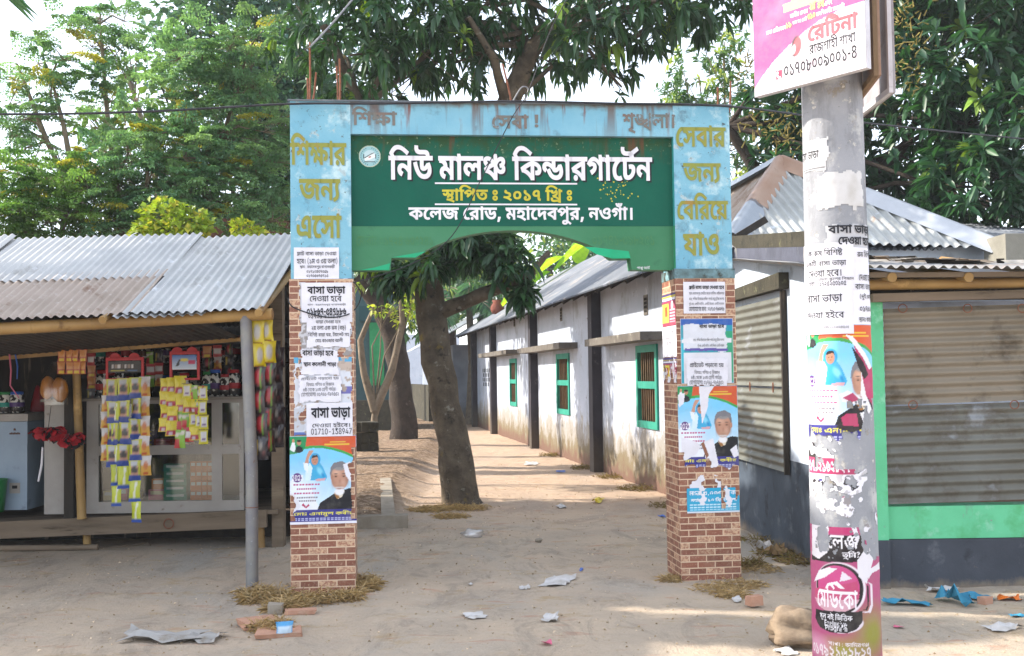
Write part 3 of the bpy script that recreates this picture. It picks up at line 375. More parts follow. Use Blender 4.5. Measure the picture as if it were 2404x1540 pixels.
[[209,8,-34,0,-58,10,-50,23,-42,39,-15,30,57,7,16,-31,40,-36,52,-16,33,0,24,0,32,8,18,14,1,10,0,7,-6,11,-10,8,-5,3,45,21,18,-13,16,-26,1,-14,0,-15,-28,-25,-56,-15],[193,66,-32,0,-38,16,1,14,0,6,6,11,7,4,53,-6,-2,-3,-4,-5,1,-3,0,-5,10,-4,11,0,8,0,16,3,18,9,11,8,49,5,1,-15,-14,-11,-34,-16,-38,-8],[359,156,1,-25,-361,0,1,25]],
[[355,156,1,-25,-167,0,1,-37,0,-4,6,-6,9,0,6,0,16,6,18,10,9,6,51,5,16,-12,16,-25,1,-14,0,-16,-28,-24,-56,-15,-41,0,-32,0,-56,10,-50,24,-42,40,-15,31,57,7,16,-31,40,-38,50,-17,31,0,34,0,38,17,1,15,0,10,-12,14,-7,6,43,2,-16,-12,-34,-16,-34,-7,-17,0,-16,0,-22,4,-7,4,-8,5,-8,14,1,11,1,33,-133,0,1,25],[177,-42,-14,0,-20,10,1,7,0,8,20,10,15,0,14,0,20,-10,1,-8,0,-7,-20,-10]],
[[357,156,1,-25,-47,0,1,-131,-55,0,-16,11,-36,17,-42,13,-50,9,-29,3,-13,27,29,-7,44,-3,60,-12,40,-17,17,-8,0,6,0,11,1,7,1,115,47,0,11,-16],[223,116,0,-14,-24,-21,-52,-14,-37,-3,-33,4,-9,12,34,3,46,9,24,13,1,9,0,7,-18,11,-11,6,53,18,14,-7,18,-21],[91,106,-30,0,-38,16,1,14,0,6,6,11,5,4,53,-6,-2,-3,-4,-5,1,-3,0,-5,12,-4,9,0,10,0,16,3,16,9,11,9,41,4,5,-10,-12,-13,-30,-17,-36,-10]],
[[79,99,-16,0,-22,10,1,10,0,11,22,8,17,0,16,0,22,-8,1,-11,0,-10,-22,-10],[79,-3,-16,0,-22,9,1,10,0,11,22,9,17,0,16,0,22,-9,1,-11,0,-10,-22,-9]],
[[81,57,-11,121,75,0,-11,-121],[67,16,0,11,22,9,19,0,16,0,22,-9,1,-11,0,-10,-24,-9,-13,0,-18,0,-22,9]],
[[-89,-64,-20,0,-32,6,-20,13,1,11,0,12,38,14,25,1,1,11,59,0,1,-16,-21,-15,-4,1,-8,0,-3,0,-14,0,-14,-4,1,-4,0,-5,14,-4,11,0,22,0,32,12,15,8,22,-5,48,-13,25,-7,-25,-20,-18,7,-30,9,-11,3,-10,-4,-24,-7,-30,-4]],
[[169,156,0,8,-16,8,-17,0,-25,0,-36,0,-44,6,-11,7,-10,5,-10,14,1,10,0,4,2,6,1,4,55,-2,0,-2,0,-4,1,-2,0,-5,4,-9,7,-3,6,-2,18,-3,21,0,27,0,28,0,32,-4,13,-6,8,-4,10,-15,1,-11],[125,122,42,0,50,-13,22,-21,1,-11,0,-20,-52,-23,-45,-3,-5,9,24,-4,46,-10,48,-13,23,-9,-31,-20,-24,9,-50,15,-54,12,-58,9,-33,3,11,23,16,-2,32,-2,17,0,32,0,36,7,18,11,1,8,0,10,-30,12,-23,0,-14,0,-18,-3,-8,-5,1,-4,0,-2,2,-4,1,-1,-53,-4,-2,3,-4,10,1,4,0,9,24,13,40,7],[73,110,-2,8,-24,12,-23,3,33,10,23,-2,26,-6,24,-14,3,-10],[273,156,1,-25,-275,0,1,25]],
[[147,156,1,-25,-45,0,1,-131,-57,0,1,131,-45,0,1,25,45,0,-6,4,-18,12,-5,5,24,18,52,23,60,11,37,0,28,0,50,-5,54,-10,62,-16,39,-12,-27,-19,-36,10,-52,14,-44,9,-42,5,-23,0,-26,0,-44,-10,-32,-14,-11,-9,4,-4,12,-9,7,-3]],
[[255,127,38,0,42,-17,1,-15,0,-10,-24,-18,-40,-13,-25,-5,-21,23,28,5,28,10,1,7,0,5,-14,5,-11,0,-14,0,-24,-4,-20,-6,-12,-7,1,-2,0,-3,8,-4,15,0,-13,-25,-32,2,-32,16,1,11,0,9,22,17,38,12,46,7],[339,41,0,-19,-64,-22,-53,0,-34,0,-64,10,-54,22,-44,39,-15,29,57,7,16,-30,44,-36,56,-16,39,0,26,0,36,9,1,10,0,7,-22,10,-17,3,53,12,20,-6,26,-17],[371,156,1,-25,-373,0,1,25]],
[[419,156,1,-25,-343,0,9,3,14,-2,30,-7,30,-10,13,-5,5,-19,-18,-4,-32,-8,-13,-4,16,-1,36,-5,32,-8,15,-5,0,5,0,8,1,5,1,49,19,0,30,0,52,-4,42,-9,17,-8,16,-7,16,-18,1,-10,0,-9,-14,-14,-30,-10,-25,0,-10,0,-16,1,-7,1,3,24,4,0,6,0,7,0,18,0,12,7,1,5,0,9,-38,15,-37,2,1,-70,-49,1,-20,8,-50,12,-58,7,-29,1,-19,24,14,4,24,7,24,7,15,3,-16,5,-42,9,-23,2,23,25,13,-12,-67,0,1,25],[83,43,24,0,34,-9,11,-9,6,5,16,5,11,0,12,0,20,-9,13,-7,-17,5,1,12,57,0,1,-47,-57,0,1,30,13,-21,-4,6,-16,9,-9,0,-6,0,-6,-4,1,-4,0,-2,0,-3,1,-1,-47,-1,-2,11,-20,12,-15,0,-10,0,-10,-5,1,-4,0,-5,14,-7,17,-3,-19,-22,-30,6,-36,19,1,14,0,13,38,16]],
[[125,-32,-34,24,-36,59,1,31,0,33,36,59,35,24,55,0,-32,-25,-34,-60,1,-30,0,-31,34,-59,33,-25]],
[[41,-32,34,25,34,59,1,31,0,31,-34,59,-33,25,55,0,34,-24,36,-59,1,-31,0,-33,-36,-59,-33,-24]],
[[157,0,-38,0,-62,14,-36,28,1,19,0,21,44,33,80,29,55,13,27,-18,-4,-2,-4,-6,1,-3,0,-6,20,-8,15,0,2,0,4,0,3,1,25,-19,-30,-8,-32,-13,-12,-12,1,-6,0,-6,18,-9,21,0,2,0,10,0,3,0,23,-27,-26,-7,-64,-8],[161,24,12,0,20,2,16,2,11,2,7,-6,-38,2,-34,18,1,13,0,10,14,15,32,16,25,10,13,-14,-22,0,-28,9,-14,11,1,5,0,4,2,6,5,3,25,-3,-36,-10,-54,-21,-30,-24,1,-15,0,-13,22,-15,38,-7]],
[[25,88,125,0,1,-27,-123,0]],
[[405,156,1,-25,-149,0,-1,-75,2,-5,0,-11,1,-5,1,-35,-57,0,-16,14,-50,22,-62,15,-35,3,-21,27,44,14,102,24,53,7,-9,-9,1,14,-201,0,1,25],[197,106,13,-6,-32,-6,-64,-14,-29,-8,22,-3,46,-11,42,-18,15,-11,-7,-2,0,5,-2,13,1,6],[317,35,-20,0,-36,9,-30,19,-11,14,33,14,4,-11,18,-14,22,-7,13,0,10,0,14,5,1,7,0,4,-8,7,-18,6,-13,2,19,25,24,-4,34,-12,18,-18,1,-11,0,-16,-36,-19],[83,-3,-14,0,-20,10,1,8,0,7,20,10,15,0,16,0,18,-10,1,-7,0,-8,-18,-10]],
[[137,152,54,0,56,-22,1,-19,0,-11,-20,-18,-36,-11,-46,-6,-21,0,-30,0,-48,10,-28,18,1,14,0,11,22,17,34,11,44,6],[139,134,-18,0,-30,-6,-18,-12,1,-8,0,-9,28,-12,27,0,18,0,28,7,18,12,1,7,0,10,-26,11],[81,138,38,-10,68,-25,27,-15,-25,-13,-26,15,-72,27,-37,9],[293,156,1,-25,-105,0,-57,8,-49,-7,-16,0,-28,-1,-19,0,-17,0,1,25],[191,156,0,8,-16,8,-19,0,-39,0,-34,0,-44,6,-11,7,-12,5,-8,14,1,10,0,4,0,6,3,4,55,-2,0,-2,-2,-4,1,-2,0,-5,6,-9,7,-3,4,-2,20,-3,19,0,43,0,26,0,34,-4,11,-6,10,-4,10,-15,1,-11],[147,-3,-46,0,-50,21,1,17,0,10,22,16,36,13,25,6,61,-7,-32,-8,-36,-12,-16,-11,1,-6,0,-6,12,-6,18,-3,13,0,16,0,28,5,14,8,1,5,0,3,-8,6,-7,2,35,19,18,-5,24,-14,1,-10,0,-12,-28,-20,-54,-11]],
[[309,156,1,-25,-45,0,1,-80,-57,0,1,21,5,-12,-16,11,-36,15,-36,9,-19,0,-12,0,-12,-5,1,-5,0,-5,10,-6,17,-4,-25,-22,-30,6,-30,21,1,11,0,12,22,15,36,7,21,0,22,0,40,-7,36,-13,19,-9,-3,-2,0,5,-2,13,1,6,1,18,-207,0,1,25],[109,49,26,0,44,-10,40,-19,21,-14,-25,-15,-12,8,-32,16,-32,10,-17,0,-8,0,-12,-4,1,-4,0,-4,10,-5,11,-3,-25,-20,-14,3,-24,10,-14,14,1,8,0,9,18,13,30,7],[263,53,1,-64,-57,0,3,34,-2,6,0,12,1,6,1,6]],
[[317,156,1,-25,-45,0,1,-131,-57,0,-16,11,-46,17,-62,12,-37,3,-19,22,10,4,20,7,22,7,11,3,21,-5,-4,0,-8,-1,-1,0,-26,0,-34,8,-18,14,1,8,0,12,30,16,29,9,55,-8,-28,-6,-24,-13,1,-8,0,-8,20,-6,11,0,12,0,22,4,13,4,29,-19,-16,-5,-32,-9,-30,-10,-13,-5,1,5,36,-4,62,-16,25,-13,0,4,-2,9,1,5,1,83,-215,0,1,25]],
[[317,74,0,-14,-20,-20,-36,-13,-44,-7,-23,-1,-9,11,26,-2,52,-4,54,-8,31,-6,-17,-23,-44,9,-84,11,-84,7,-41,1,7,25,12,-1,34,-2,21,0,42,0,50,9,24,17,1,10,0,12,-32,13,-27,0,-4,0,-6,0,-3,0,-5,21,6,0,16,0,9,0,32,0,40,-9,24,-13,10,-16],[115,50,-24,0,-30,5,-7,6,-8,4,-8,13,1,12,1,44,57,0,-1,-24,2,-3,0,-6,1,-3,1,-10,0,-5,2,-5,3,-2,6,-3,17,0,16,0,24,5,14,9,1,4,0,4,-8,2,-9,0,-9,0,-22,0,-36,10,-11,8,7,20,10,-5,18,-8,24,-3,19,0,37,0,6,0,6,-4,7,-2,10,-2,14,-10,1,-7,0,-13,-30,-19,-52,-12],[-3,131,1,25,353,0,1,-25]],
[[455,156,1,-25,-45,0,1,-131,-57,0,-12,14,-46,20,-23,7,25,19,18,-5,32,-14,11,-7,0,3,0,6,-2,6,1,4,1,78,-353,0,1,25],[189,21,-38,0,-66,16,-54,39,-21,32,57,8,14,-24,36,-31,42,-14,31,0,22,0,30,7,14,12,1,9,0,11,-22,13,-15,0,-12,0,-12,-6,1,-5,0,-2,2,-6,3,-2,-53,-4,-4,5,-4,9,1,3,0,12,22,13,34,7,19,0,32,0,46,-14,26,-23,1,-14,0,-14,-26,-23,-54,-14],[161,110,-2,8,-24,12,-21,3,31,10,23,-2,26,-6,26,-14,3,-10],[597,156,1,-25,-47,0,1,-131,-55,0,1,114,-8,9,-18,8,-13,0,-5,0,1,25,11,0,10,0,20,-8,9,-8,0,2,-2,9,1,3,1,18,47,0,11,-16]],
[[387,156,1,-25,-45,0,1,-101,-57,0,1,70,7,-14,-16,12,-30,17,-30,12,-30,6,-15,0,-18,0,-32,-8,-26,-12,-13,-9,-1,4,10,3,22,5,15,0,24,0,24,-14,1,-9,0,-4,-2,-8,-1,-1,-11,2,4,3,12,7,16,7,7,3,57,26,35,-18,-137,-65,-39,19,41,18,-13,-11,-19,-5,8,4,10,9,1,5,0,6,-14,6,-9,0,-6,0,-14,-2,-7,-2,-43,21,22,13,40,20,44,11,29,0,24,0,42,-8,38,-17,23,-12,-3,-4,-2,6,-2,13,1,6,1,31,47,0,13,-16],[341,-11,-55,0,-4,6,-16,7,-20,4,-15,0,-22,0,-50,-4,-29,0,-18,0,-38,3,-32,10,-22,19,1,16,0,5,4,12,3,5,55,-4,0,-3,-4,-9,1,-5,0,-10,16,-11,28,-4,17,0,26,0,42,4,25,0,18,0,30,-6,11,-7,1,27,59,-1]],
[[321,156,1,-25,-45,0,1,-131,-57,0,-20,13,-54,18,-64,12,-39,3,-21,26,22,7,54,15,27,6,35,5,17,-18,-20,-5,-44,-11,-19,-6,22,-1,48,-10,46,-14,19,-10,0,5,-2,8,1,5,3,41,0,5,-2,13,1,6,1,18,-219,0,1,25],[31,137,47,-5,26,-4,60,-14,58,-19,23,-12,-15,-23,-18,10,-52,19,-58,15,-60,11,-23,2]],
[[311,156,1,-25,-47,0,1,-131,-55,0,1,107,11,-14,-16,11,-34,18,-36,10,-17,0,-12,0,-16,-4,-10,-8,1,-6,0,-6,12,-10,28,-6,25,0,-5,-29,-38,2,-52,14,-26,21,1,15,0,13,24,19,38,10,25,0,26,0,40,-8,34,-15,17,-9,-11,0,0,6,0,13,1,6,1,22,47,0,11,-16]],
[[499,156,1,-25,-231,0,-28,-7,-38,-12,-18,-12,1,-6,0,-5,10,-5,13,0,16,0,24,7,15,7,51,-4,6,-7,8,-17,1,-9,0,-12,-24,-24,-50,-15,-41,0,-34,0,-58,10,-50,23,-40,38,-15,29,57,7,16,-30,40,-36,50,-15,33,0,34,0,32,13,1,12,0,8,-8,12,-3,4,37,-1,-24,-13,-44,-12,-27,0,-20,0,-32,7,-18,15,1,11,0,10,24,20,31,9,-8,0,-20,0,-9,0,-145,0,1,25],[269,79,-14,7,-22,19,-14,19,-1,8,51,7,4,-11,20,-24,19,-10],[397,125,34,0,36,-17,1,-13,0,-7,-12,-15,-36,-14,-35,-3,-11,21,22,2,20,8,1,6,0,5,-14,4,-7,0,-22,0,-38,-16,-13,-14,-17,25,24,15,46,13],[395,13,-24,0,-32,7,-24,12,-7,7,-9,26,23,12,4,-14,22,-19,28,-9,17,0,12,0,14,6,1,6,0,6,-16,9,-17,3,47,10,10,-2,20,-8,14,-12,1,-9,0,-8,-16,-14,-34,-9]],
[[205,0,-46,0,-64,21,-19,14,17,25,32,1,34,7,13,6,5,6,8,7,6,16,1,8,0,5,-4,10,-1,5,-183,0,1,25,159,0,-16,10,-18,19,1,9,0,10,24,17,21,8,43,-20,-16,-6,-12,-10,1,-6,0,-7,20,-15,19,-9,147,0,1,-25,-63,0,-8,0,-14,0,-7,1,32,-18,34,-35,1,-19,0,-19,-30,-26,-56,-15],[205,25,22,0,32,9,18,16,1,11,0,12,-14,21,-28,24,-25,14,13,1,4,-6,10,-17,1,-10,0,-10,-10,-18,-26,-16,-48,-13,-37,-4,7,18,6,-11,28,-14,34,-7],[123,141,-22,-6,-28,-15,1,-10,0,-7,16,-10,24,-4,15,0,18,0,38,6,11,5,-3,-23,-22,-6,-32,-4,-17,0,-30,0,-46,9,-24,18,1,13,0,12,22,17,19,5],[85,138,38,-9,68,-26,25,-15,-23,-13,-28,16,-70,26,-39,9]],
[[351,156,1,-25,-45,0,1,-86,-57,1,3,88,0,4,-2,10,1,5,1,19,47,0,13,-16],[177,157,20,0,32,-7,24,-13,9,-9,1,-31,-14,16,-38,20,-23,0,-14,0,-20,-8,1,-9,0,-8,28,-10,31,0,-5,-27,-34,1,-42,12,-18,20,1,13,0,14,20,18,30,8],[49,157,22,0,36,-9,22,-19,1,-15,0,-11,-18,-20,-40,-12,-33,0,-5,27,24,0,24,6,10,7,1,5,0,8,-22,9,-19,0,-12,0,-20,-2,-9,-1,-5,25,12,1,24,1],[305,-11,-55,0,-6,9,-26,8,-21,0,-12,0,-28,-2,-30,-2,-15,0,-16,0,-30,3,-28,9,-16,17,1,13,0,4,2,7,3,4,55,-3,0,-2,-2,-6,1,-3,0,-7,12,-8,18,-4,15,0,20,0,34,4,17,0,20,0,28,-6,11,-7,1,35,59,1]],
[[251,69,-16,0,-28,4,-26,8,-13,5,-12,5,-16,4,-5,0,-8,0,-10,-4,1,-3,0,-4,10,-7,9,-3,-37,-18,-12,7,-24,16,1,11,0,10,20,13,28,7,15,0,22,0,32,-7,21,-8,18,-6,20,-5,13,0,12,0,14,7,1,8,0,8,-20,16,-13,6,61,4,8,-4,14,-12,10,-14,1,-9,0,-10,-14,-16,-34,-9],[361,156,1,-25,-363,0,1,25],[211,-19,-42,0,-74,14,-64,32,-21,26,53,11,20,-21,44,-25,50,-12,31,0,36,0,30,12,1,11,0,7,-10,9,-18,5,-13,0,-8,0,-12,-3,-6,-5,1,-3,0,-2,2,-5,3,-1,-53,-4,-2,4,-4,9,1,4,0,10,20,13,36,6,23,0,36,0,44,-12,22,-21,1,-12,0,-13,-24,-22,-52,-12]],
[[95,116,24,0,38,-7,38,-13,23,-10,-27,-17,-20,10,-42,12,-23,0,-12,0,-14,-6,1,-6,0,-5,12,-8,15,-3,-25,-24,-28,7,-32,21,1,13,0,12,22,16,36,8],[455,156,1,-25,-209,0,1,-71,-13,12,28,13,78,23,47,9,43,-18,-8,-8,-10,-16,-4,-18,1,-10,0,-9,2,-18,8,-18,7,-10,-55,-7,-9,22,-4,10,-4,20,1,11,0,11,6,17,10,16,9,8,19,-9,-22,-4,-54,-15,-54,-19,-23,-11,-45,15,3,36,-2,6,0,11,1,6,1,15,-189,0,1,25],[305,26,16,0,28,-7,13,-7,3,-27,-6,9,-26,8,-21,0,-14,0,-30,-3,-32,-2,-17,0,-16,0,-36,3,-30,9,-20,17,1,13,0,4,2,10,3,4,55,-4,-2,-3,0,-6,1,-3,0,-7,14,-9,22,-3,15,0,18,0,26,2,26,2]],
[[237,127,20,0,26,-4,11,-3,10,-4,10,-13,1,-12,1,-91,-55,0,-8,10,-24,7,-17,0,-14,0,-28,-2,-28,-3,-17,0,-16,0,-36,4,-30,10,-20,20,1,16,0,5,4,12,3,6,57,-4,-2,-4,-2,-8,1,-5,0,-11,16,-12,24,-4,13,0,16,0,24,3,22,1,15,0,16,0,28,-6,11,-7,1,62,0,5,-4,5,-3,1,-2,2,-10,1,-5,0,-10,0,-18,-4,-5,-3,-10,-3,-10,-7,1,-4,0,-3,8,-3,9,0,4,0,10,0,5,1,7,-22,-6,-1,-20,-1,-11,0,-24,0,-34,12,1,13,0,8,18,17,17,7,16,7,40,9],[361,156,1,-25,-363,0,1,25]],
[[147,156,1,-25,-45,0,1,-131,-57,0,1,131,-45,0,1,25,45,0,-6,4,-18,13,-7,5,30,17,58,23,68,11,41,0,44,0,78,-8,88,-19,57,-15,-25,-20,-40,10,-64,14,-52,9,-50,5,-27,0,-32,0,-50,-10,-40,-15,-13,-8,4,-4,12,-9,7,-3]],
[[167,157,20,0,30,-7,26,-13,9,-9,1,-31,-16,16,-38,20,-21,0,-14,0,-22,-9,1,-9,0,-9,30,-10,29,-1,-5,-26,-32,1,-42,12,-18,21,1,13,0,14,20,18,30,9],[39,157,22,0,36,-9,22,-20,1,-16,0,-11,-18,-20,-40,-12,-33,0,-5,26,22,1,26,5,10,9,1,5,0,9,-22,9,-19,0,-10,0,-16,-1,-9,-2,-5,25,12,1,22,1],[483,156,1,-25,-187,0,-1,-29,2,-2,0,-8,1,-4,1,-36,0,-8,4,-8,5,-2,6,-4,17,0,14,0,26,7,13,6,12,6,12,14,1,6,0,7,-14,4,-11,0,-3,0,-16,0,-24,4,-13,4,-8,3,-16,7,-3,4,3,28,10,-8,24,-11,32,-5,19,0,9,0,24,0,26,-5,9,-4,8,-4,8,-11,1,-7,0,-14,-22,-24,-17,-10,-18,-10,-48,-12,-29,0,-24,0,-28,5,-7,5,-10,4,-14,16,1,17,3,82,0,4,-2,9,1,4,1,5]],
[[347,156,1,-25,-45,0,1,-67,-57,0,3,71,-2,5,0,7,1,6,1,19,47,0,11,-16],[169,157,20,0,30,-6,22,-11,13,-9,1,-31,-18,16,-36,17,-21,0,-18,0,-20,-9,1,-9,0,-9,30,-10,29,-1,-3,-26,-34,1,-42,12,-18,21,1,13,0,14,20,18,32,9],[39,157,22,0,36,-9,22,-20,1,-16,0,-11,-18,-20,-40,-12,-33,0,-5,26,22,1,26,5,10,9,1,5,0,9,-22,9,-19,0,-10,0,-16,-1,-9,-2,-5,25,12,1,22,1],[301,74,1,-85,-57,0,-18,8,-32,11,-38,7,-23,2,-21,25,20,6,44,11,48,11,23,4],[243,50,-14,-3,-30,-6,-30,-7,-13,-4,5,4,24,-2,44,-10,19,-8,-2,4,0,11,1,3]],
[[-41,18,1,-85,-57,0,-16,8,-34,11,-38,6,-23,2,-21,26,20,5,46,12,46,11,23,4],[-99,-7,-12,-2,-30,-6,-30,-8,-15,-4,7,5,24,-2,42,-10,19,-8,0,3,-2,7,1,3]],
[[69,79,30,-9,52,-26,42,-29,17,-15,-43,-11,-18,14,-38,23,-46,22,-29,10],[33,119,0,11,20,16,34,10,21,0,20,0,34,-10,20,-16,1,-11,0,-11,-20,-16,-34,-9,-19,0,-20,0,-34,9,-20,16],[79,119,0,-7,16,-8,13,0,12,0,16,8,1,7,0,7,-16,8,-11,0,-12,0,-16,-8]],
[[341,156,1,-25,-45,0,1,-72,-57,-2,1,46,13,-11,-12,8,-26,15,-26,11,-30,7,-17,0,-26,0,-30,-10,-13,-7,-5,0,10,3,24,4,19,0,20,0,28,-7,16,-12,1,-7,0,-15,-38,-20,-41,-11,-29,23,20,5,24,7,10,6,1,4,0,4,-12,4,-9,0,-12,0,-22,-3,-11,-3,-43,18,26,19,60,22,39,0,24,0,40,-8,38,-16,23,-11,-17,2,0,3,-2,12,1,8,1,25,47,0,13,-16],[137,51,28,0,44,-11,40,-18,19,-14,-25,-16,-12,9,-30,16,-34,10,-15,0,-10,0,-10,-4,1,-4,0,-4,8,-5,11,-3,-23,-20,-14,3,-24,10,-14,13,1,9,0,9,16,13,32,7],[295,63,1,-74,-57,0,3,34,0,6,-2,12,1,6,1,13]],
[[287,156,1,-25,-187,0,-1,-29,0,-3,2,-7,1,-4,1,-36,0,-8,4,-8,5,-2,6,-4,17,0,14,0,26,7,13,6,12,6,12,14,1,6,0,7,-14,4,-11,0,-3,0,-16,0,-24,4,-13,4,-10,3,-14,7,-5,4,5,28,10,-8,24,-11,32,-5,19,0,9,0,24,0,26,-5,9,-4,8,-4,8,-11,1,-7,0,-14,-22,-24,-17,-10,-18,-10,-48,-12,-29,0,-24,0,-28,5,-7,5,-10,4,-14,16,1,17,1,79,-43,0,1,25]],
[[245,71,-34,0,-48,15,-11,15,7,1,-2,-9,-18,-14,-26,-10,-19,0,-16,0,-26,5,-24,13,-13,12,41,12,12,-10,14,-6,11,0,10,0,14,7,10,16,1,15,57,0,2,-9,10,-14,16,-11,20,-5,15,0,14,0,14,8,1,7,0,9,-20,15,-13,6,59,4,8,-4,16,-11,10,-15,1,-8,0,-17,-42,-17],[409,156,1,-25,-411,0,1,25],[275,89,1,-10,32,-2,52,-12,32,-20,1,-13,0,-12,-32,-17,-31,0,-10,0,-12,1,-7,0,3,23,4,0,6,0,5,0,14,0,8,5,1,3,0,8,-32,11,-27,3,3,11,1,-79,-57,0,-20,10,-38,13,-46,8,-31,3,-19,26,42,11,78,16,39,5,-1,-7,1,14],[219,67,15,-8,-30,-4,-56,-10,-27,-7,-1,3,30,-3,54,-13,21,-9,-2,4,0,10,1,4]],
[[-141,-77,-16,0,-34,6,-24,13,1,11,0,13,40,17,37,0,32,0,60,-10,58,-20,35,-13,-31,-18,-28,13,-52,18,-46,9,-19,0,-16,0,-14,-5,1,-5,0,-5,14,-5,11,0,14,0,16,6,8,10,2,10,1,5,1,20,59,0,1,-14,0,-8,-8,-19,-20,-18,-40,-11]],
[[301,156,1,-25,-45,0,1,-131,-57,0,-16,14,-50,22,-62,15,-35,3,-21,27,44,14,102,24,53,7,-11,-9,1,39],[197,106,13,-6,-32,-6,-64,-14,-29,-8,22,-3,46,-11,42,-18,15,-11,-7,-2,0,5,-2,13,1,8],[115,157,6,0,16,-1,7,0,-3,-23,-2,0,-6,1,-5,0,-12,0,-14,-6,1,-4,0,-6,24,-8,23,-4,-33,-17,-20,6,-30,11,-16,13,1,9,0,7,12,14,32,8]],
[[287,156,1,-25,-187,0,1,-79,0,-8,4,-8,5,-2,6,-4,17,0,14,0,26,7,13,6,12,6,10,14,1,7,0,5,-12,7,-13,0,-6,0,-10,-1,-5,0,-7,24,10,1,22,1,13,0,24,0,32,-8,14,-15,1,-10,0,-13,-22,-24,-17,-10,-18,-9,-48,-13,-29,0,-24,0,-28,5,-9,5,-8,4,-14,16,1,16,1,80,-43,0,1,25]],
[[147,131,-45,0,1,-131,-57,0,1,131,-45,0,1,25,47,0,-4,14,-28,19,-42,12,-60,6,-35,0,-26,0,-34,-3,-16,-5,1,-3,0,-3,12,-2,15,0,49,0,26,0,32,-5,11,-5,10,-4,8,-13,1,-10,-53,0,0,5,-4,6,-3,2,-6,1,-10,2,-9,0,-35,0,-28,0,-32,3,-7,3,-12,3,-10,11,1,5,0,15,66,19,71,0,102,0,114,-36,7,-37,47,0],[-53,183,165,46,25,-20,-159,-48]],
[[447,156,1,-25,-47,0,1,-131,-55,0,1,77,13,-11,-12,6,-16,8,-7,0,-6,0,-10,-4,-12,-10,-13,-11,-12,-12,-24,-14,-24,-7,-17,0,-14,0,-26,5,-24,13,-13,12,43,12,10,-9,14,-8,9,0,8,0,12,4,16,11,13,11,13,8,12,14,22,10,17,0,12,0,22,-7,15,-7,-7,0,-2,4,0,11,1,5,1,20,-345,0,1,25],[245,67,-17,-2,-4,15,-10,19,-9,4,-12,6,-36,5,-27,2,17,26,31,-8,26,-2,32,-8,18,-11,10,-16,3,-12],[95,107,30,0,50,-9,48,-18,27,-13,-23,-15,-18,7,-40,14,-40,9,-19,0,-14,0,-16,-6,1,-6,0,-5,14,-8,15,-3,-25,-25,-28,7,-34,22,1,13,0,12,22,16,36,8]],
[[145,157,24,0,40,-9,42,-18,27,-15,-15,-24,-16,10,-28,16,-28,11,-30,5,-15,0,-18,0,-28,-6,-26,-11,-15,-8,-1,3,12,4,22,5,15,0,18,0,26,-11,1,-11,0,-3,-2,-6,-1,-2,-55,-13,8,4,12,7,1,5,0,5,-14,5,-9,0,-6,0,-14,-2,-7,-2,-43,20,22,14,42,18,44,9],[255,112,-133,-57,-37,19,33,13,17,2,4,3,10,5,12,5,7,3,61,24],[365,156,1,-25,-51,0,1,-80,-57,11,1,41,5,18,-2,5,-2,13,1,6,1,27,47,0,13,-16],[223,-19,-34,0,-58,8,-52,18,-40,28,-13,19,55,9,14,-19,38,-25,54,-13,41,0,24,0,28,5,14,10,1,7,0,8,-20,11,-17,0,-8,0,-12,-3,-6,-4,1,-4,0,-1,2,-5,1,-1,-51,-4,-4,4,-2,9,1,3,0,10,20,13,34,6,23,0,34,0,44,-12,22,-20,1,-11,0,-13,-24,-21,-54,-12]],
[[145,157,24,0,46,-9,48,-22,31,-18,-17,-25,-18,12,-32,18,-32,13,-32,7,-17,0,-16,0,-30,-6,-26,-11,-15,-8,-1,3,12,4,22,5,15,0,12,0,20,-5,12,-10,1,-7,0,-3,-4,-6,1,-2,-55,-12,8,3,10,7,1,5,0,5,-12,5,-9,0,-8,0,-14,-2,-5,-2,-45,20,24,14,40,18,46,9],[253,112,-135,-57,-37,18,37,14,15,2,6,3,10,5,10,5,7,3,61,24],[161,72,18,0,32,-5,30,-9,32,-15,19,-11,-13,-23,-16,10,-28,15,-28,10,-28,5,-15,0,-24,0,-36,-12,-21,-10,-1,3,10,3,20,5,17,0,16,0,24,-10,1,-10,0,-2,-2,-6,-1,-2,-51,-12,6,3,10,7,1,4,0,5,-10,4,-9,0,-6,0,-12,-2,-7,-2,-39,19,20,12,36,17,42,9],[261,30,-123,-52,-35,17,35,13,15,2,4,3,10,5,10,4,7,2,53,22],[375,156,1,-25,-45,0,1,-142,-57,0,3,47,0,6,-2,12,1,6,1,36,5,16,-2,5,-2,12,1,7,1,36,47,0,13,-16]],
[[445,156,1,-25,-349,0,5,2,18,-3,32,-8,28,-11,13,-5,5,-20,-14,-3,-30,-7,-28,-8,-11,-4,-1,2,26,-3,44,-9,40,-13,19,-8,0,4,-2,8,1,5,1,73,21,0,30,0,50,-4,42,-9,19,-8,16,-7,14,-18,1,-10,0,-8,-12,-15,-30,-10,-27,0,-10,0,-16,1,-5,1,3,24,2,0,8,0,7,0,18,0,10,7,1,5,0,9,-36,15,-39,2,1,-98,-55,3,-24,12,-50,17,-60,11,-37,3,-21,26,14,5,30,9,32,9,17,4,-20,6,-46,10,-27,2,17,20,15,-6,-71,0,1,25],[291,-29,-55,0,-6,8,-26,8,-19,0,-14,0,-24,-2,-26,-2,-15,0,-14,0,-32,3,-26,9,-16,15,1,13,0,4,2,7,3,3,55,-3,0,-2,-2,-4,1,-3,0,-10,24,-7,19,0,12,0,22,2,20,2,13,0,16,0,26,-7,15,-7,1,22,57,-2]],
[[163,-2,-44,0,-60,22,-30,41,1,30,0,29,32,42,58,22,45,0,44,0,58,-22,32,-42,1,-29,0,-30,-32,-41,-58,-22],[163,24,24,0,32,15,18,30,1,22,0,22,-18,30,-32,16,-23,0,-24,0,-34,-16,-16,-30,1,-22,0,-22,16,-30,34,-15]],
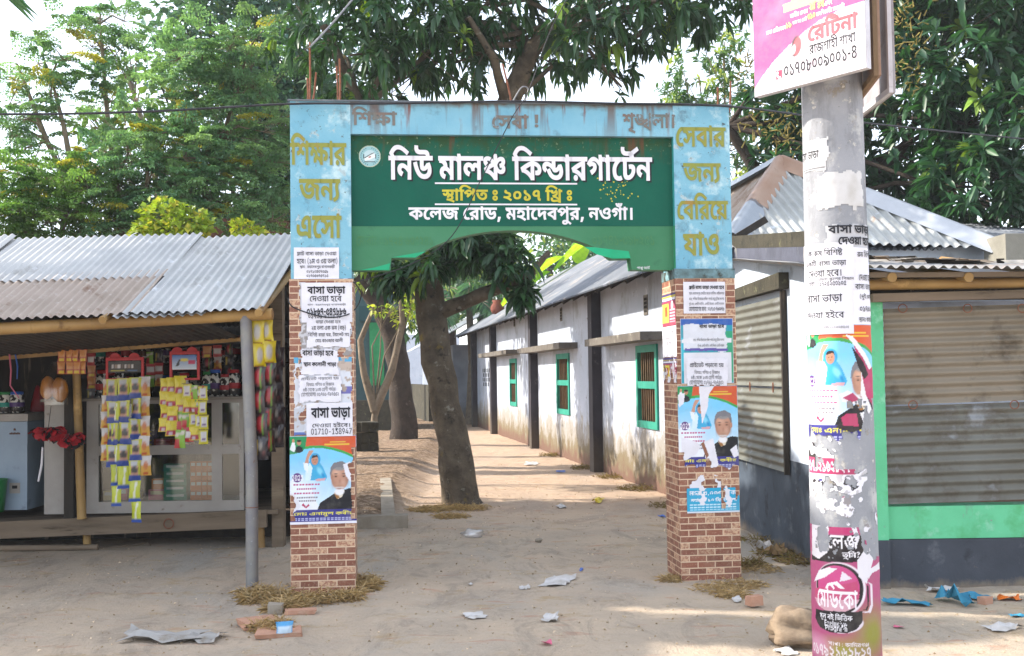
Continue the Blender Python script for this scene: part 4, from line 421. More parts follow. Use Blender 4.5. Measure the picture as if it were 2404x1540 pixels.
[[49,0,1,25,237,0,1,-25],[207,182,1,-182,-59,0,1,154,-3,0,-83,-31,1,30,81,29]],
[[65,0,151,156,-173,0,1,26,245,0,1,-27,-155,-155]],
[[243,89,1,-25,-161,0,1,25]],
[[157,-2,-36,0,-58,12,-36,23,1,16,63,0,0,-8,20,-12,30,-5,19,0,20,0,32,6,18,14,1,10,0,8,-16,15,-36,9,-27,0,-33,0,1,22,-67,48,1,26,231,0,1,-22,-117,-62,1,6,40,2,60,-13,32,-25,1,-16,0,-16,-34,-25,-60,-13]],
[[163,-2,-40,0,-60,13,-34,23,1,15,0,11,20,19,34,13,23,2,1,1,-28,3,-34,23,1,15,0,14,30,22,54,12,37,0,34,0,54,-12,32,-22,1,-14,0,-15,-36,-23,-25,-3,1,-1,20,-2,34,-13,20,-19,1,-11,0,-15,-34,-23,-60,-13],[163,22,20,0,32,7,18,13,1,9,0,9,-18,14,-32,8,-19,0,-20,0,-32,-8,-18,-14,1,-9,0,-9,16,-13,32,-7],[163,105,16,0,28,7,16,13,1,8,0,8,-16,12,-26,7,-17,0,-18,0,-28,-7,-14,-12,1,-8,0,-8,16,-13,26,-7]],
[[163,184,34,0,56,-15,34,-27,1,-19,0,-13,-24,-29,-25,-19,-83,-62,-61,0,119,86,13,0,-6,-5,-20,-8,-28,-5,-15,0,-34,0,-50,14,-28,25,1,17,0,18,32,27,56,15],[163,159,-20,0,-30,-9,-16,-15,1,-10,0,-11,16,-15,30,-9,21,0,18,0,30,9,16,15,1,10,0,10,-16,16,-30,9]],
[[23,34,1,25,141,123,61,0,-135,-122,217,0,1,-26],[197,0,1,114,59,0,1,-114]],
[[41,0,1,22,127,63,18,9,24,15,12,14,1,8,0,8,-16,13,-28,7,-17,0,-18,0,-28,-8,-14,-13,1,-10,-59,0,0,17,32,25,54,14,37,0,36,0,54,-13,30,-24,1,-15,0,-10,-16,-19,-38,-24,-33,-18,95,-35,1,-26]],
[[39,0,1,182,235,0,1,-26,-171,0,1,-51,159,0,1,-26,-157,0,1,-53,173,0,1,-26]],
[[13,0,109,82,1,-23,-101,77,67,0,31,-23,12,-11,18,-19,11,-9,-23,0,10,9,18,19,13,11,31,23,67,0,-103,-78,1,22,109,-80,-65,0,-35,28,-12,10,-18,19,-9,9,25,0,-8,-9,-18,-19,-11,-10,-35,-28]],
[[153,-3,-40,0,-58,18,-32,32,1,21,0,21,32,32,58,17,41,0,22,0,38,-6,30,-10,22,-16,5,-10,-55,-6,-2,5,-12,9,-14,6,-20,4,-11,0,-24,0,-30,-13,-14,-20,1,-13,0,-13,14,-21,30,-12,25,0,12,0,20,3,16,7,10,9,3,5,57,-6,-4,-10,-20,-16,-32,-11,-38,-6]],
[[107,-1,-36,0,-36,17,1,17,1,149,61,0,1,-144,0,-8,10,-6,13,0,6,0,6,0,5,1,11,-23,-6,-1,-18,-2]],
[[129,-2,-28,0,-42,12,-24,23,1,17,1,86,61,0,1,-82,0,-14,30,-16,27,0,16,0,28,7,16,15,1,10,1,80,61,0,1,-136,-57,0,1,34,7,0,-12,-19,-46,-17]],
[[137,-3,-30,0,-48,9,-30,17,-5,12,57,6,6,-11,30,-9,23,0,26,0,28,9,1,8,0,6,-18,8,-19,2,-45,5,-38,4,-38,19,1,15,0,13,28,18,48,10,33,0,30,0,44,-9,28,-15,5,-11,-51,-5,-6,7,-24,10,-21,0,-22,0,-28,-9,1,-7,0,-6,18,-8,23,-3,47,-5,38,-4,38,-18,1,-15,0,-12,-30,-20,-52,-11]],
[[35,0,1,136,61,0,1,-136],[65,156,-14,0,-22,10,1,7,0,7,22,10,15,0,16,0,20,-10,1,-7,0,-7,-20,-10]],
[[113,0,-101,136,65,0,53,-75,8,-13,14,-26,7,-13,-15,0,6,13,14,26,9,13,53,75,63,0,-101,-136]],
[[155,-3,-40,0,-60,18,-32,31,1,21,0,21,32,32,58,18,39,0,24,0,44,-8,36,-16,20,-26,1,-19,1,-9,-221,0,1,21,193,0,-27,-7,0,12,-16,18,-28,10,-21,0,-22,0,-30,-10,-16,-17,1,-10,1,-15,0,-13,18,-19,34,-9,21,0,16,0,22,4,18,8,5,6,57,-6,-8,-10,-30,-17,-48,-9]],
[[39,0,1,182,135,0,42,0,56,-16,30,-27,1,-17,0,-17,-30,-27,-56,-16,-41,0,-89,0,1,26,83,0,26,0,32,9,14,15,1,10,0,10,-14,15,-32,9,-25,0,-63,0,1,-156]],
[[35,0,1,136,59,0,1,-22,5,0,6,12,38,12,25,0,4,0,14,0,5,0,1,-28,-4,0,-16,1,-7,0,-18,0,-30,-7,-16,-14,1,-9,1,-81]],
[[153,-3,-40,0,-58,18,-32,32,1,21,0,21,32,32,58,17,41,0,40,0,58,-17,32,-32,1,-21,0,-21,-32,-32,-58,-18],[153,22,22,0,32,12,14,21,1,13,0,12,-14,21,-32,13,-21,0,-24,0,-30,-13,-14,-21,1,-12,0,-13,14,-21,30,-12]],
[[151,-54,-32,0,-48,8,-30,14,-5,9,51,10,4,-4,16,-8,26,-6,21,0,30,0,38,14,1,15,1,27,-5,0,-4,-5,-18,-11,-30,-7,-23,0,-32,0,-52,15,-30,30,1,22,0,22,30,31,52,16,33,0,24,0,32,-8,18,-11,7,-5,3,22,59,0,1,-137,0,-18,-32,-24,-56,-11],[153,26,20,0,30,10,16,20,1,13,0,13,-16,20,-30,11,-19,0,-24,0,-30,-11,-14,-20,1,-13,0,-13,14,-19,30,-11]],
[[111,-3,-24,0,-42,10,-24,18,1,13,0,12,16,15,30,9,38,4,21,2,24,1,30,2,14,4,1,5,1,1,0,7,-12,9,-22,6,-15,0,-16,0,-24,-5,-16,-8,-3,-5,-55,6,10,12,34,16,46,7,27,0,18,0,38,-4,32,-11,22,-18,1,-14,1,-91,-57,0,-1,19,-6,-6,-22,-10,-32,-6],[127,20,20,0,30,8,16,13,1,8,1,17,-4,-2,-14,-2,-20,-2,-18,-1,-5,0,-16,-1,-24,-5,-12,-8,1,-6,0,-7,12,-8,22,-4]],
[[35,0,1,136,57,0,3,-32,-3,0,6,12,24,15,34,8,19,0,30,0,36,-19,7,-17,-5,0,6,12,26,16,38,8,21,0,24,0,40,-11,24,-21,1,-15,1,-92,-59,0,1,88,0,13,-30,12,-19,0,-16,0,-22,-7,-14,-12,1,-8,1,-86,-57,0,1,90,0,10,-26,13,-19,0,-16,0,-24,-7,-14,-12,1,-10,1,-84]]]

_gc = {}
def flatten(enc,n=4):
    x = y = 0;P = []
    for i in range(0,len(enc),2):
        x += enc[i] >> 1;y += enc[i + 1];P.append((x,y,enc[i] & 1))
    Q = []
    for i,a in enumerate(P):
        b = P[(i + 1) % len(P)];Q.append(a)
        if not a[2] and not b[2]: Q.append(((a[0] + b[0]) / 2,(a[1] + b[1]) / 2,1))
    k = next(i for i,q in enumerate(Q) if q[2]);Q = Q[k:] + Q[:k];R = [];i = 0
    while i < len(Q):
        R.append(Q[i][:2])
        if i + 1 < len(Q) and not Q[i + 1][2]:
            a,b,d = Q[i],Q[i + 1],Q[(i + 2) % len(Q)]
            for t in range(1,n):
                t /= n;R.append(tuple((1 - t) ** 2 * a[j] + 2 * t * (1 - t) * b[j] + t * t * d[j] for j in (0,1)))
            i += 2
        else: i += 1
    return R
def glyph(g,wt=0.):
    """triangles and outlines of one letter, its outline pushed out (wt > 0) or in"""
    if (g,wt) in _gc: return _gc[g,wt]
    cs = []
    for c in GLY[g]:
        A = np.array(flatten(c),float);A = A[np.any(A != np.roll(A,1,0),1)]
        if wt:
            d0 = A - np.roll(A,1,0);d1 = np.roll(A,-1,0) - A
            d0 /= np.linalg.norm(d0,axis=1)[:,None];d1 /= np.linalg.norm(d1,axis=1)[:,None]
            n0 = np.stack([-d0[:,1],d0[:,0]],1);n1 = np.stack([-d1[:,1],d1[:,0]],1);nn = n0 + n1
            A = A + wt * nn / np.maximum(.6,(nn * nn).sum(1) / 2)[:,None]
        cs.append(A)
    pts = np.concatenate(cs);ed = [];b = 0
    for c in cs: ed += [(b + i,b + (i + 1) % len(c)) for i in range(len(c))];b += len(c)
    v,_,f,*_ = delaunay_2d_cdt([Vector(p) for p in pts],ed,[],0,1e-4)
    V = np.array([(p.x,p.y) for p in v]);T = np.array([t for t in f if len(t) == 3]);c = V[T].mean(1);wn = np.zeros(len(T),int)
    for A in cs:
        for a,b in zip(A,np.roll(A,-1,0)):
            if a[1] == b[1]: continue
            s_ = 1 if b[1] > a[1] else -1;lo,hi = (a,b) if s_ > 0 else (b,a)
            xx = lo[0] + (hi[0] - lo[0]) * (c[:,1] - lo[1]) / (hi[1] - lo[1])
            wn += s_ * ((c[:,1] >= lo[1]) & (c[:,1] < hi[1]) & (xx > c[:,0]))
    _gc[g,wt] = (V,T[wn != 0],cs);return _gc[g,wt]
def run(key):
    pen = 0;R = TXT[key.lstrip('*')];i = 0;out = []
    while i < len(R):
        if R[i] >= 0: g,y = R[i],0;i += 1
        else: g = -1 - R[i];pen += R[i + 1];y = R[i + 2];i += 3
        out.append((g,pen,y));pen += ADV[g]
    return out
def text2d(key):
    """-> verts, tris in font units; a key that starts with * is set in the heavier cut"""
    Vs = [];Ts = [];b = 0;wt = 3.2 if key[0] == '*' else -2.2
    for g,x,y in run(key):
        V,T,_ = glyph(g,wt);Vs.append(V + (x,y));Ts.append(T + b);b += len(V)
    return np.concatenate(Vs),np.concatenate(Ts)
def fit(key,x0,x1,y0,y1=None,align='l'):
    """letters scaled so that their ink fills x0..x1, y0..y1 (y1 None: natural height from baseline y0)"""
    V,T = text2d(key);V = V.copy();a = V.min(0);b = V.max(0);sx = (x1 - x0) / (b[0] - a[0])
    V[:,0] = x0 + (V[:,0] - a[0]) * sx
    V[:,1] = y0 + V[:,1] * sx if y1 is None else y0 + (V[:,1] - a[1]) * (y1 - y0) / (b[1] - a[1])
    return V,T
def letters(name,items,mp,mats,parent,**kw):
    """items: (key, x0,x1,y0,y1, material index) or (V,T,mi); mp maps (x,y) arrays to world"""
    Vs = [];Ts = [];Ms = [];b = 0
    for it in items:
        V,T = fit(*it[:5]) if isinstance(it[0],str) else it[:2]
        W = mp(V[:,0],V[:,1]);Vs.append(W);Ts.append(np.asarray(T) + b);Ms += [it[-1]] * len(T);b += len(W)
    V = np.concatenate(Vs);T = np.concatenate(Ts)
    return mesh_np(name,V,T,mats,parent,mi=Ms,**kw)
# ------------------------------------------------------------------ printed sheets: a small painter whose samples become vertex colours
class Paint:
    def __init__(s,w,h,cell,bgc='#e8e6ea'):
        s.w,s.h = w,h;s.nx,s.ny = max(2,int(round(w / cell)) + 1),max(2,int(round(h / cell)) + 1)
        s.X,s.Y = np.meshgrid(np.linspace(0,w,s.nx),np.linspace(0,h,s.ny),indexing='ij')
        s.C = np.zeros((s.nx,s.ny,3));s.C[:] = lin(bgc);s.A = np.ones((s.nx,s.ny),bool);s.cell = cell
    def _put(s,m,c):
        m = np.clip(m,0,1)[...,None];s.C = s.C * (1 - m) + np.array(lin(c)) * m;return s
    def rect(s,x0,x1,y0,y1,c): return s._put(((s.X >= x0) & (s.X <= x1) & (s.Y >= y0) & (s.Y <= y1)).astype(float),c)
    def ell(s,cx,cy,rx,ry,c,rot=0,soft=.15,k=1):
        x,y = s.X - cx,s.Y - cy;a,b = math.cos(rot),math.sin(rot)
        d = np.sqrt(((x * a + y * b) / rx) ** 2 + ((-x * b + y * a) / ry) ** 2);return s._put(k * (1 - d) / soft,c)
    def inside(s,pts):
        A = np.array(pts,float);B = np.roll(A,-1,0);w = np.zeros(s.X.shape,int)
        for a,b in zip(A,B):
            if a[1] == b[1]: continue
            sg = 1 if b[1] > a[1] else -1;lo,hi = (a,b) if sg > 0 else (b,a)
            xx = lo[0] + (hi[0] - lo[0]) * (s.Y - lo[1]) / (hi[1] - lo[1]);w += sg * ((s.Y >= lo[1]) & (s.Y < hi[1]) & (xx > s.X))
        return w
    def poly(s,pts,c): return s._put((s.inside(pts) != 0).astype(float),c)
    def grad(s,y0,y1,c0,c1,mask=None):
        t = np.clip((s.Y - y0) / (y1 - y0),0,1)[...,None];c = np.array(lin(c0)) * (1 - t) + np.array(lin(c1)) * t
        m = (np.ones(s.X.shape) if mask is None else mask)[...,None];s.C = s.C * (1 - m) + c * m;return s
    def text(s,key,x0,x1,y0,y1,c):
        cs = [q + (x,y) for g,x,y in run(key) for q in glyph(g)[2]]
        al = np.concatenate(cs);a,b = al.min(0),al.max(0);w = np.zeros(s.X.shape,int)
        for q in cs: w += s.inside((q - a) / (b - a) * (x1 - x0,y1 - y0) + (x0,y0))
        return s._put((w != 0).astype(float),c)
    def nz(s,f,seed=0,o=3):
        r = np.zeros(s.X.shape)
        for i in range(s.nx):
            for j in range(s.ny):
                x,y = s.X[i,j] * f,s.Y[i,j] * f;v = 0;a = 1
                for k in range(o): v += a * noise.noise((x * 2 ** k,y * 2 ** k,seed + k * 7.3));a *= .55
                r[i,j] = v
        return r
    def cut(s,m): s.A &= ~m;return s
    def mesh(s,name,mp,m,parent=None,bulge=0,**kw):
        X,Y = s.X.ravel(),s.Y.ravel();V = mp(X,Y)
        i,j = np.meshgrid(np.arange(s.nx - 1),np.arange(s.ny - 1),indexing='ij');a = (i * s.ny + j).ravel()
        Fc = np.stack([a,a + s.ny,a + s.ny + 1,a + 1],1);A = s.A.ravel();Fc = Fc[A[Fc].all(1)]
        us = np.unique(Fc);ix = np.zeros(len(V),int);ix[us] = np.arange(len(us))
        return mesh_np(name,V[us],ix[Fc],m,parent,col=s.C.reshape(-1,3)[us],smooth=bool(bulge),**kw)

# ================================================================== ground
def ground_z(x,y):
    h = .012 * noise.noise((x * .9,y * .9,1)) + .012 * noise.noise((x * 3.1,y * 3.1,5)) + .006 * noise.noise((x * 9,y * 9,8))
    lx = -1.15 - .02 * (y - 11)                               # raised bank left of the lane
    if 12.2 < y < 30 and x < lx: h += .16 * min(1,(lx - x) / .5) * min(1,(y - 12.2) / 1.2) * (1 + .25 * noise.noise((x * 1.9,y * 1.9,9)))
    if y > 10.2 and 1.2 < x < 2.4: h += .03 * max(0,noise.noise((x * 2,y * 1.5,3)))
    return h
gx = np.concatenate([np.linspace(-300,-9,12),np.arange(-8.5,7.6,.09),np.linspace(8.2,300,12)])
gy = np.concatenate([np.linspace(-40,2.4,6),np.arange(2.6,16,.09),np.arange(16.2,45,.35),np.linspace(47,600,14)])
GX,GY = np.meshgrid(gx,gy,indexing='ij')
GZ = np.array([ground_z(a,b) if -8.6 < a < 7.7 and 2.5 < b < 46 else 0. for a,b in zip(GX.ravel(),GY.ravel())])
i,j = np.meshgrid(np.arange(len(gx) - 1),np.arange(len(gy) - 1),indexing='ij');a = (i * len(gy) + j).ravel()
b = NB('dirt');co = b.co('Object')
c = b.mix(b.ramp(b.noise(1.1,co,8,.62),.38,.62),'#b8a896','#c9b59e')
c = b.mix(b.ramp(b.noise(.6,b.co('Object',(1,.55,1)),7,.6,.6),.52,.66),c,'#b0a89d')          # damp grey trampled clay
c = b.mix(b.ramp(b.noise(1.7,b.co('Object',(1,1.6,1)),9,.72),.56,.68),c,'#b39a76')           # brown dust
c = b.mix(b.math('MULTIPLY',b.ramp(b.noise(4.2,b.co('Object',(.5,1.5,1)),6,.6),.6,.68),.5),c,'#b98268')  # worn brick showing through
c = b.mix(b.math('MULTIPLY',b.ramp(b.noise(2.6,b.co('Object',(1,.45,1)),9,.75,1.2),.5,.62),.55),c,'#94887b')          # trampled, darker streaks
c = b.mix(b.math('MULTIPLY',b.ramp(b.noise(.9,co,8,.7),.56,.66),.5),c,'#d2c2ad')          # pale dust
c = b.mix(b.math('MULTIPLY',b.ramp(b.noise(26,co,8,.8),.5,.8),.5),c,'#d6c6b2')
c = b.mix(b.math('MULTIPLY',b.ramp(b.noise(45,co,6,.8),.56,.8),.45),c,'#8a7a68')              # grit
g = b.n('ShaderNodeNewGeometry');sx = b.n('ShaderNodeSeparateXYZ');b.l(g.outputs['Position'],sx.inputs[0])          # redder soil inside the lane, brown leafy bank on its left
c = b.mix(b.math('MULTIPLY',b.ramp(b.math('ADD',sx.outputs[1],b.math('MULTIPLY',b.noise(1.4,co,6),3.)),12.2,15.5),.4),c,'#b08c72')
bk = b.math('MULTIPLY',b.ramp(b.math('ADD',sx.outputs[0],b.math('MULTIPLY',b.noise(3,co,8,.7),.9)),-.75,-1.15),b.ramp(sx.outputs[1],11.5,12.6));c = b.mix(b.math('MULTIPLY',bk,b.ramp(b.noise(12,co,8,.75),.35,.55)),c,'#6f5a45')
b.l(c,b.p.inputs['Base Color']);b.p.inputs['Roughness'].default_value = .95;b.p.inputs['Specular IOR Level'].default_value = .15
h1 = b.math('ADD',b.noise(9,co,10,.72),b.math('MULTIPLY',b.noise(70,co,4,.7),.35));b.bump(h1,1.,.045)
mesh_np('ground',np.stack([GX.ravel(),GY.ravel(),GZ],1),np.stack([a,a + len(gy),a + len(gy) + 1,a + 1],1),b.m,smooth=True,kind='structure')

# ================================================================== school gate
G0 = gp(687,1395);Gd = gp(1738,1359) - G0;ga = math.atan2(Gd[1],Gd[0])
GU = np.array([math.cos(ga),math.sin(ga),0]);GV = np.array([-GU[1],GU[0],0])
FR = (G0,GU,GV)
def gpt(x,y,dv=0.):
    """photo pixel -> (u, z) on the gate's front plane moved dv back"""
    P = pl(x,y,G0 + GV * dv,GV) - G0;return float(P @ GU),float(P[2])
def gmap(dv):
    return lambda X,Y: G0 + np.outer(X,GU) + dv * GV + np.outer(Y,[0,0,1])
def gbox(b,dv=0.):
    """pixel box x0,x1,ytop,ybot -> u0,u1,z0,z1"""
    x0,x1,yt,yb = b;ym = (yt + yb) / 2;xm = (x0 + x1) / 2
    return gpt(x0,ym,dv)[0],gpt(x1,ym,dv)[0],gpt(xm,yb,dv)[1],gpt(xm,yt,dv)[1]
BLUE = mat('pale_blue_limewash','#70a8be','#87b8c8',2.2,.85,.35,40,spots=[('#b9d3d8',4,.54,.66),('#5f7f8e',6,.56,.7),('#a9bcc0',9,.6,.64),('#6a6258',11,.62,.72,(1,1,.12)),('#4d5556',18,.62,.68),('#3f4442',40,.64,.7)],)
b = NB('blue_header');co = b.co('Object')                      # header: same wash, rust and rain streaks running down from the top
c = b.mix(b.ramp(b.noise(2.2,co),.35,.65),'#70a8be','#87b8c8')
c = b.mix(b.ramp(b.noise(7,co,8,.65),.6,.74),c,'#5f7f8e')
g = b.n('ShaderNodeNewGeometry');sx = b.n('ShaderNodeSeparateXYZ');b.l(g.outputs['Position'],sx.inputs[0])
zf = b.ramp(sx.outputs[2],3.38,3.68)
st = b.math('MULTIPLY',b.ramp(b.noise(7.5,b.co('Object',(1,1,.07)),5,.6),.53,.62),b.math('ADD',b.math('MULTIPLY',zf,.75),.2))
c = b.mix(st,c,'#6a5448')
st = b.math('MULTIPLY',b.ramp(b.noise(16,b.co('Object',(1,1,.1)),5,.6),.6,.68),zf);c = b.mix(st,c,'#7d3f26')
c = b.mix(b.ramp(b.math('ADD',sx.outputs[2],b.math('MULTIPLY',b.noise(9,co,6),.12)),3.7,3.75),c,'#6b6660')
b.l(c,b.p.inputs['Base Color']);b.p.inputs['Roughness'].default_value = .85;b.bump(b.noise(40,co,8,.7),.35,.01);BLUEH = b.m
b = NB('brick_print_tile');uv = b.co('UV')                     # printed brick tiles
br = b.n('ShaderNodeTexBrick');b.l(uv,br.inputs[0]);br.offset = .5;br.inputs['Scale'].default_value = 1
br.inputs['Color1'].default_value = (*lin('#8c5540'),1);br.inputs['Color2'].default_value = (*lin('#633828'),1);br.inputs['Mortar'].default_value = (*lin('#d0b498'),1)
br.inputs['Brick Width'].default_value = .135;br.inputs['Row Height'].default_value = .0485;br.inputs['Mortar Size'].default_value = .0042;br.inputs['Mortar Smooth'].default_value = .1;br.inputs['Bias'].default_value = -.1
# a second brick lookup picks single bricks that are printed cream and scuffed
b2 = b.n('ShaderNodeTexBrick');b.l(uv,b2.inputs[0]);b2.offset = .5
for k,v in (('Scale',1),('Brick Width',.135),('Row Height',.0485),('Mortar Size',.0042),('Bias',0)): b2.inputs[k].default_value = v
b2.inputs['Color1'].default_value = (0,0,0,1);b2.inputs['Color2'].default_value = (1,1,1,1);b2.inputs['Mortar'].default_value = (0,0,0,1)
pick = b.ramp(b.n('ShaderNodeRGBToBW').outputs[0],.69,.75);b.l(b2.outputs[0],pick.node.inputs[0].links[0].from_node.inputs[0])
scf = b.ramp(b.noise(42,uv,5,.7),.42,.56);cm = b.mix(scf,'#96604a','#c9a585')
c = b.mix(pick,br.outputs[0],cm)
c = b.mix(b.math('MULTIPLY',b.ramp(b.noise(9,uv,8,.75),.45,.75),.4),c,'#a3876f')
c = b.mix(b.math('MULTIPLY',b.ramp(b.noise(55,uv,5,.7),.55,.7),.5),c,'#cbb096')
b.l(c,b.p.inputs['Base Color']);b.p.inputs['Roughness'].default_value = .5;b.bump(br.outputs['Fac'],-.25,.004);BRICK = b.m
GREEN = mat('dark_green_enamel','#0c4d3f','#0f5a48',1.6,.5,.15,30,spots=[('#12392a',3,.55,.75),('#1f6a3a',6,.64,.75)])
b = NB('weathered_green_enamel');co = b.co('Object')           # name panel: mould and runs under the header
c = b.mix(b.ramp(b.noise(1.6,co),.35,.65),'#0d5243','#115c49')
g = b.n('ShaderNodeNewGeometry');sx = b.n('ShaderNodeSeparateXYZ');b.l(g.outputs['Position'],sx.inputs[0])
zf = b.ramp(b.math('ADD',sx.outputs[2],b.math('MULTIPLY',b.noise(5,b.co('Object',(1,1,.3)),8,.7),.22)),3.33,3.5)
c = b.mix(b.math('MULTIPLY',zf,b.ramp(b.noise(14,co,8,.7),.35,.6)),c,'#2c4a2c')
c = b.mix(b.math('MULTIPLY',zf,b.ramp(b.noise(28,co,6,.7),.6,.68)),c,'#8fa082')
c = b.mix(b.math('MULTIPLY',zf,b.ramp(b.noise(9,b.co('Object',(1,1,.08)),5),.58,.66)),c,'#5d4630')
b.l(c,b.p.inputs['Base Color']);b.p.inputs['Roughness'].default_value = .6;b.p.inputs['Specular IOR Level'].default_value = .15;b.bump(b.noise(25,co,6),.15,.01);GREENP = b.m
LGREEN = mat('mid_green_enamel','#357550','#407d5a',2,.55,.15,30,spots=[('#1f9a6a',5,.66,.72),('#2a5f44',4,.58,.7)])
LGREENB = mat('fresh_green_paint','#129a6b','#1aa878',6,.5)
TEAL = mat('teal_reveal','#2d8f8d','#3aa09c',4,.6)
GREY = mat('bare_mossy_cement','#4c5a58','#7a9ca4',6,.9,.5,40,spots=[('#3b3a30',9,.5,.62)])

gate = thing('school_gate','painted blue gate arch with dark green name board on two brick-tiled pillars','gate',G0)
PW,GD,ZB,ZT,ZH = .462,.40,2.33,3.68,3.436
RU = 2.944
def pillar(u0,zb):
    m = MB();m.box((u0,0,zb),(u0 + PW - .012,GD,ZT - .001),0,FR)
    p = m.build('pillar',[BLUE],gate)
    m = MB();e = .012;P = [(u0 - e,-e),(u0 + PW,-e),(u0 + PW,GD + e),(u0 - e,GD + e)]
    for k in range(4):
        a_,b_ = P[k],P[(k + 1) % 4];L = math.hypot(b_[0] - a_[0],b_[1] - a_[1])
        W = lambda q,z: G0 + GU * q[0] + GV * q[1] + np.array([0,0,z])
        o_ = .037 * k
        m.add([W(a_,-.05),W(b_,-.05),W(b_,zb),W(a_,zb)],[(0,1,2,3)],0,uvs=[[(o_,0),(o_ + L,0),(o_ + L,zb + .05),(o_,zb + .05)]])
    m.add([W(q,zb) for q in P],[(0,1,2,3)],1)
    m.build('brick_cladding',[BRICK,GREY],p)
    return p
PL = pillar(0,2.335);PR = pillar(RU,2.325)
m = MB();m.box((RU - .016,-.016,2.326),(RU + PW + .002,GD + .01,2.40),0,FR);m.build('cement_band',[GREY],PR)
m = MB();m.box((PW - .012,.004,ZH),(RU,GD - .02,ZT),0,FR);beam = m.build('header_beam',[BLUEH],gate)
m = MB();m.box((-.02,-.012,ZT),(RU + PW + .01,GD + .02,ZT + .012),0,FR)
m.build('roof_coping',[mat('old_cement','#7d8286','#5a5f63',5,.9,.5)],gate)
# green name board set back between the pillars, arched below
RD,TH = .06,.14
prof = [(PW - .012,2.40)]
def pxu(x,y): return gpt(x,y,RD)
prof = [pxu(828,635),pxu(916,635),pxu(919,606),pxu(975,606)]
A0,A1,AM = pxu(975,606),pxu(1437,608),pxu(1205,539)
for k in range(1,20):
    t = k / 20;u = A0[0] + (A1[0] - A0[0]) * t;z = A0[1] + (A1[1] - A0[1]) * t + (AM[1] - A0[1]) * (1 - (2 * t - 1) ** 2) ** .8
    prof.append((u,z))
prof += [pxu(1437,608),pxu(1480,607),pxu(1483,633),pxu(1570,634)]
prof[0] = (PW - .012,prof[0][1]);prof[-1] = (RU,prof[-1][1])
ZBAND = pxu(1200,531)[1]
W = lambda u,v,z: G0 + GU * u + GV * v + np.array([0,0,z])
m = MB();n = len(prof)
for k in range(n - 1):                                           # lower, lighter green skirt in strips that follow the arch
    (ua,za),(ub,zb_) = prof[k],prof[k + 1]
    if abs(ua - ub) < 1e-4 or ub - ua < .006:
        m.add([W(ua,RD,za),W(ua,RD + TH,za),W(ub,RD + TH,zb_),W(ub,RD,zb_)],[(0,1,2,3)],2)
    if ub > ua:
        m.add([W(ua,RD,za),W(ub,RD,zb_),W(ub,RD,ZBAND),W(ua,RD,ZBAND),W(ua,RD + TH,za),W(ub,RD + TH,zb_),W(ub,RD + TH,ZBAND),W(ua,RD + TH,ZBAND)],
              [(0,1,2,3),(5,4,7,6),(0,4,5,1)],0)
skirt = m.build('arched_skirt',[LGREEN,LGREENB,TEAL],gate)
m = MB();m.box((PW - .012,RD - .002,ZBAND),(RU,RD + TH,ZH - .001),0,FR)
board = m.build('name_board',[GREENP],gate)
m = MB();m.box((RU - .0005,.006,2.41),(RU + .0005,RD - .003,ZBAND),1,FR);m.box((RU - .0005,.006,ZBAND),(RU + .0005,RD - .003,ZH - .002),0,FR)
m.build('painted_reveal',[TEAL,mat('reveal_light_green','#3f9a6c','#2f8a60',4,.6)],gate)
# fresh paint where the scallop was touched up
for (pts) in ([(1400,597),(1437,607),(1480,606),(1476,590),(1440,586),(1390,580),(1372,580)],[(845,634),(913,634),(916,618),(880,628)],[(921,604),(975,604),(990,596),(1000,590),(960,597)]):
    q = [pxu(*p) for p in pts];ring = [W(u,RD - .0025,z) for u,z in q];MB().add(ring,[tuple(range(len(ring)))]).build('paint_patch',[LGREENB],skirt)
# lettering
OL = mat('olive_gold_paint','#868d42','#8f8c3a',5,.6,spots=[('#9a7a3a',9,.56,.68)]);OLS = mat('letter_keyline','#6f9aa8','#8fb3be',6,.7)
WH = mat('white_enamel','#d9d6da','#e8e4ea',5,.5);YE = mat('yellow_enamel','#c9bf3a','#b5a832',8,.5);BK = mat('black_enamel','#10131a','#1a1d22',5,.5)
BR = mat('faded_brown_paint','#6f7470','#7a6a62',14,.8,spots=[('#86a9b8',16,.6,.66)]);FG = mat('faded_green_paint','#45784a','#3f8058',14,.6)
def colour_pass(name,items,dv,m,parent,shift=(0,0)):
    for k,bx in items:
        q = gbox(bx,dv);letters(name,[(k,q[0] + shift[0],q[1] + shift[0],q[2] + shift[1],q[3] + shift[1],0)],gmap(dv),[m],parent)
Ltx = [('*শিক্ষার',(681,813,312,388)),('*জন্য',(702,799,420,474)),('*এসো',(696,802,501,559))]
Rtx = [('*সেবার',(1587,1704,294,345)),('*জন্য',(1604,1692,383,430)),('*বেরিয়ে',(1590,1709,452,516)),('*যাও',(1604,1688,544,600))]
colour_pass('lettering',Ltx,-.004,OL,PL);colour_pass('lettering_edge',Ltx,-.002,OLS,PL,(.007,-.008))
colour_pass('lettering',Rtx,-.004,OL,PR);colour_pass('lettering_edge',Rtx,-.002,OLS,PR,(.007,-.008))
colour_pass('lettering',[('*শিক্ষা',(826,932,250,294)),('*সেবা',(1155,1241,268,302)),('*!',(1255,1264,269,299)),('*শৃঙ্খলা।',(1462,1583,265,314))],-.001,BR,beam)
d1 = RD - .005;head = [('*নিউ মালঞ্চ কিন্ডারগার্টেন',(912,1531,342,424))]
colour_pass('lettering',head,d1 - .003,WH,board);colour_pass('lettering_shadow',head,d1,BK,board,(.013,-.013))
colour_pass('lettering',[('*কলেজ রোড, মহাদেবপুর, নওগাঁ।',(959,1485,476,528))],d1,WH,board)
colour_pass('lettering',[('*স্থাপিত ঃ ২০১৭ খ্রি ঃ',(1038,1343,434,476))],d1,YE,board)
m = MB()
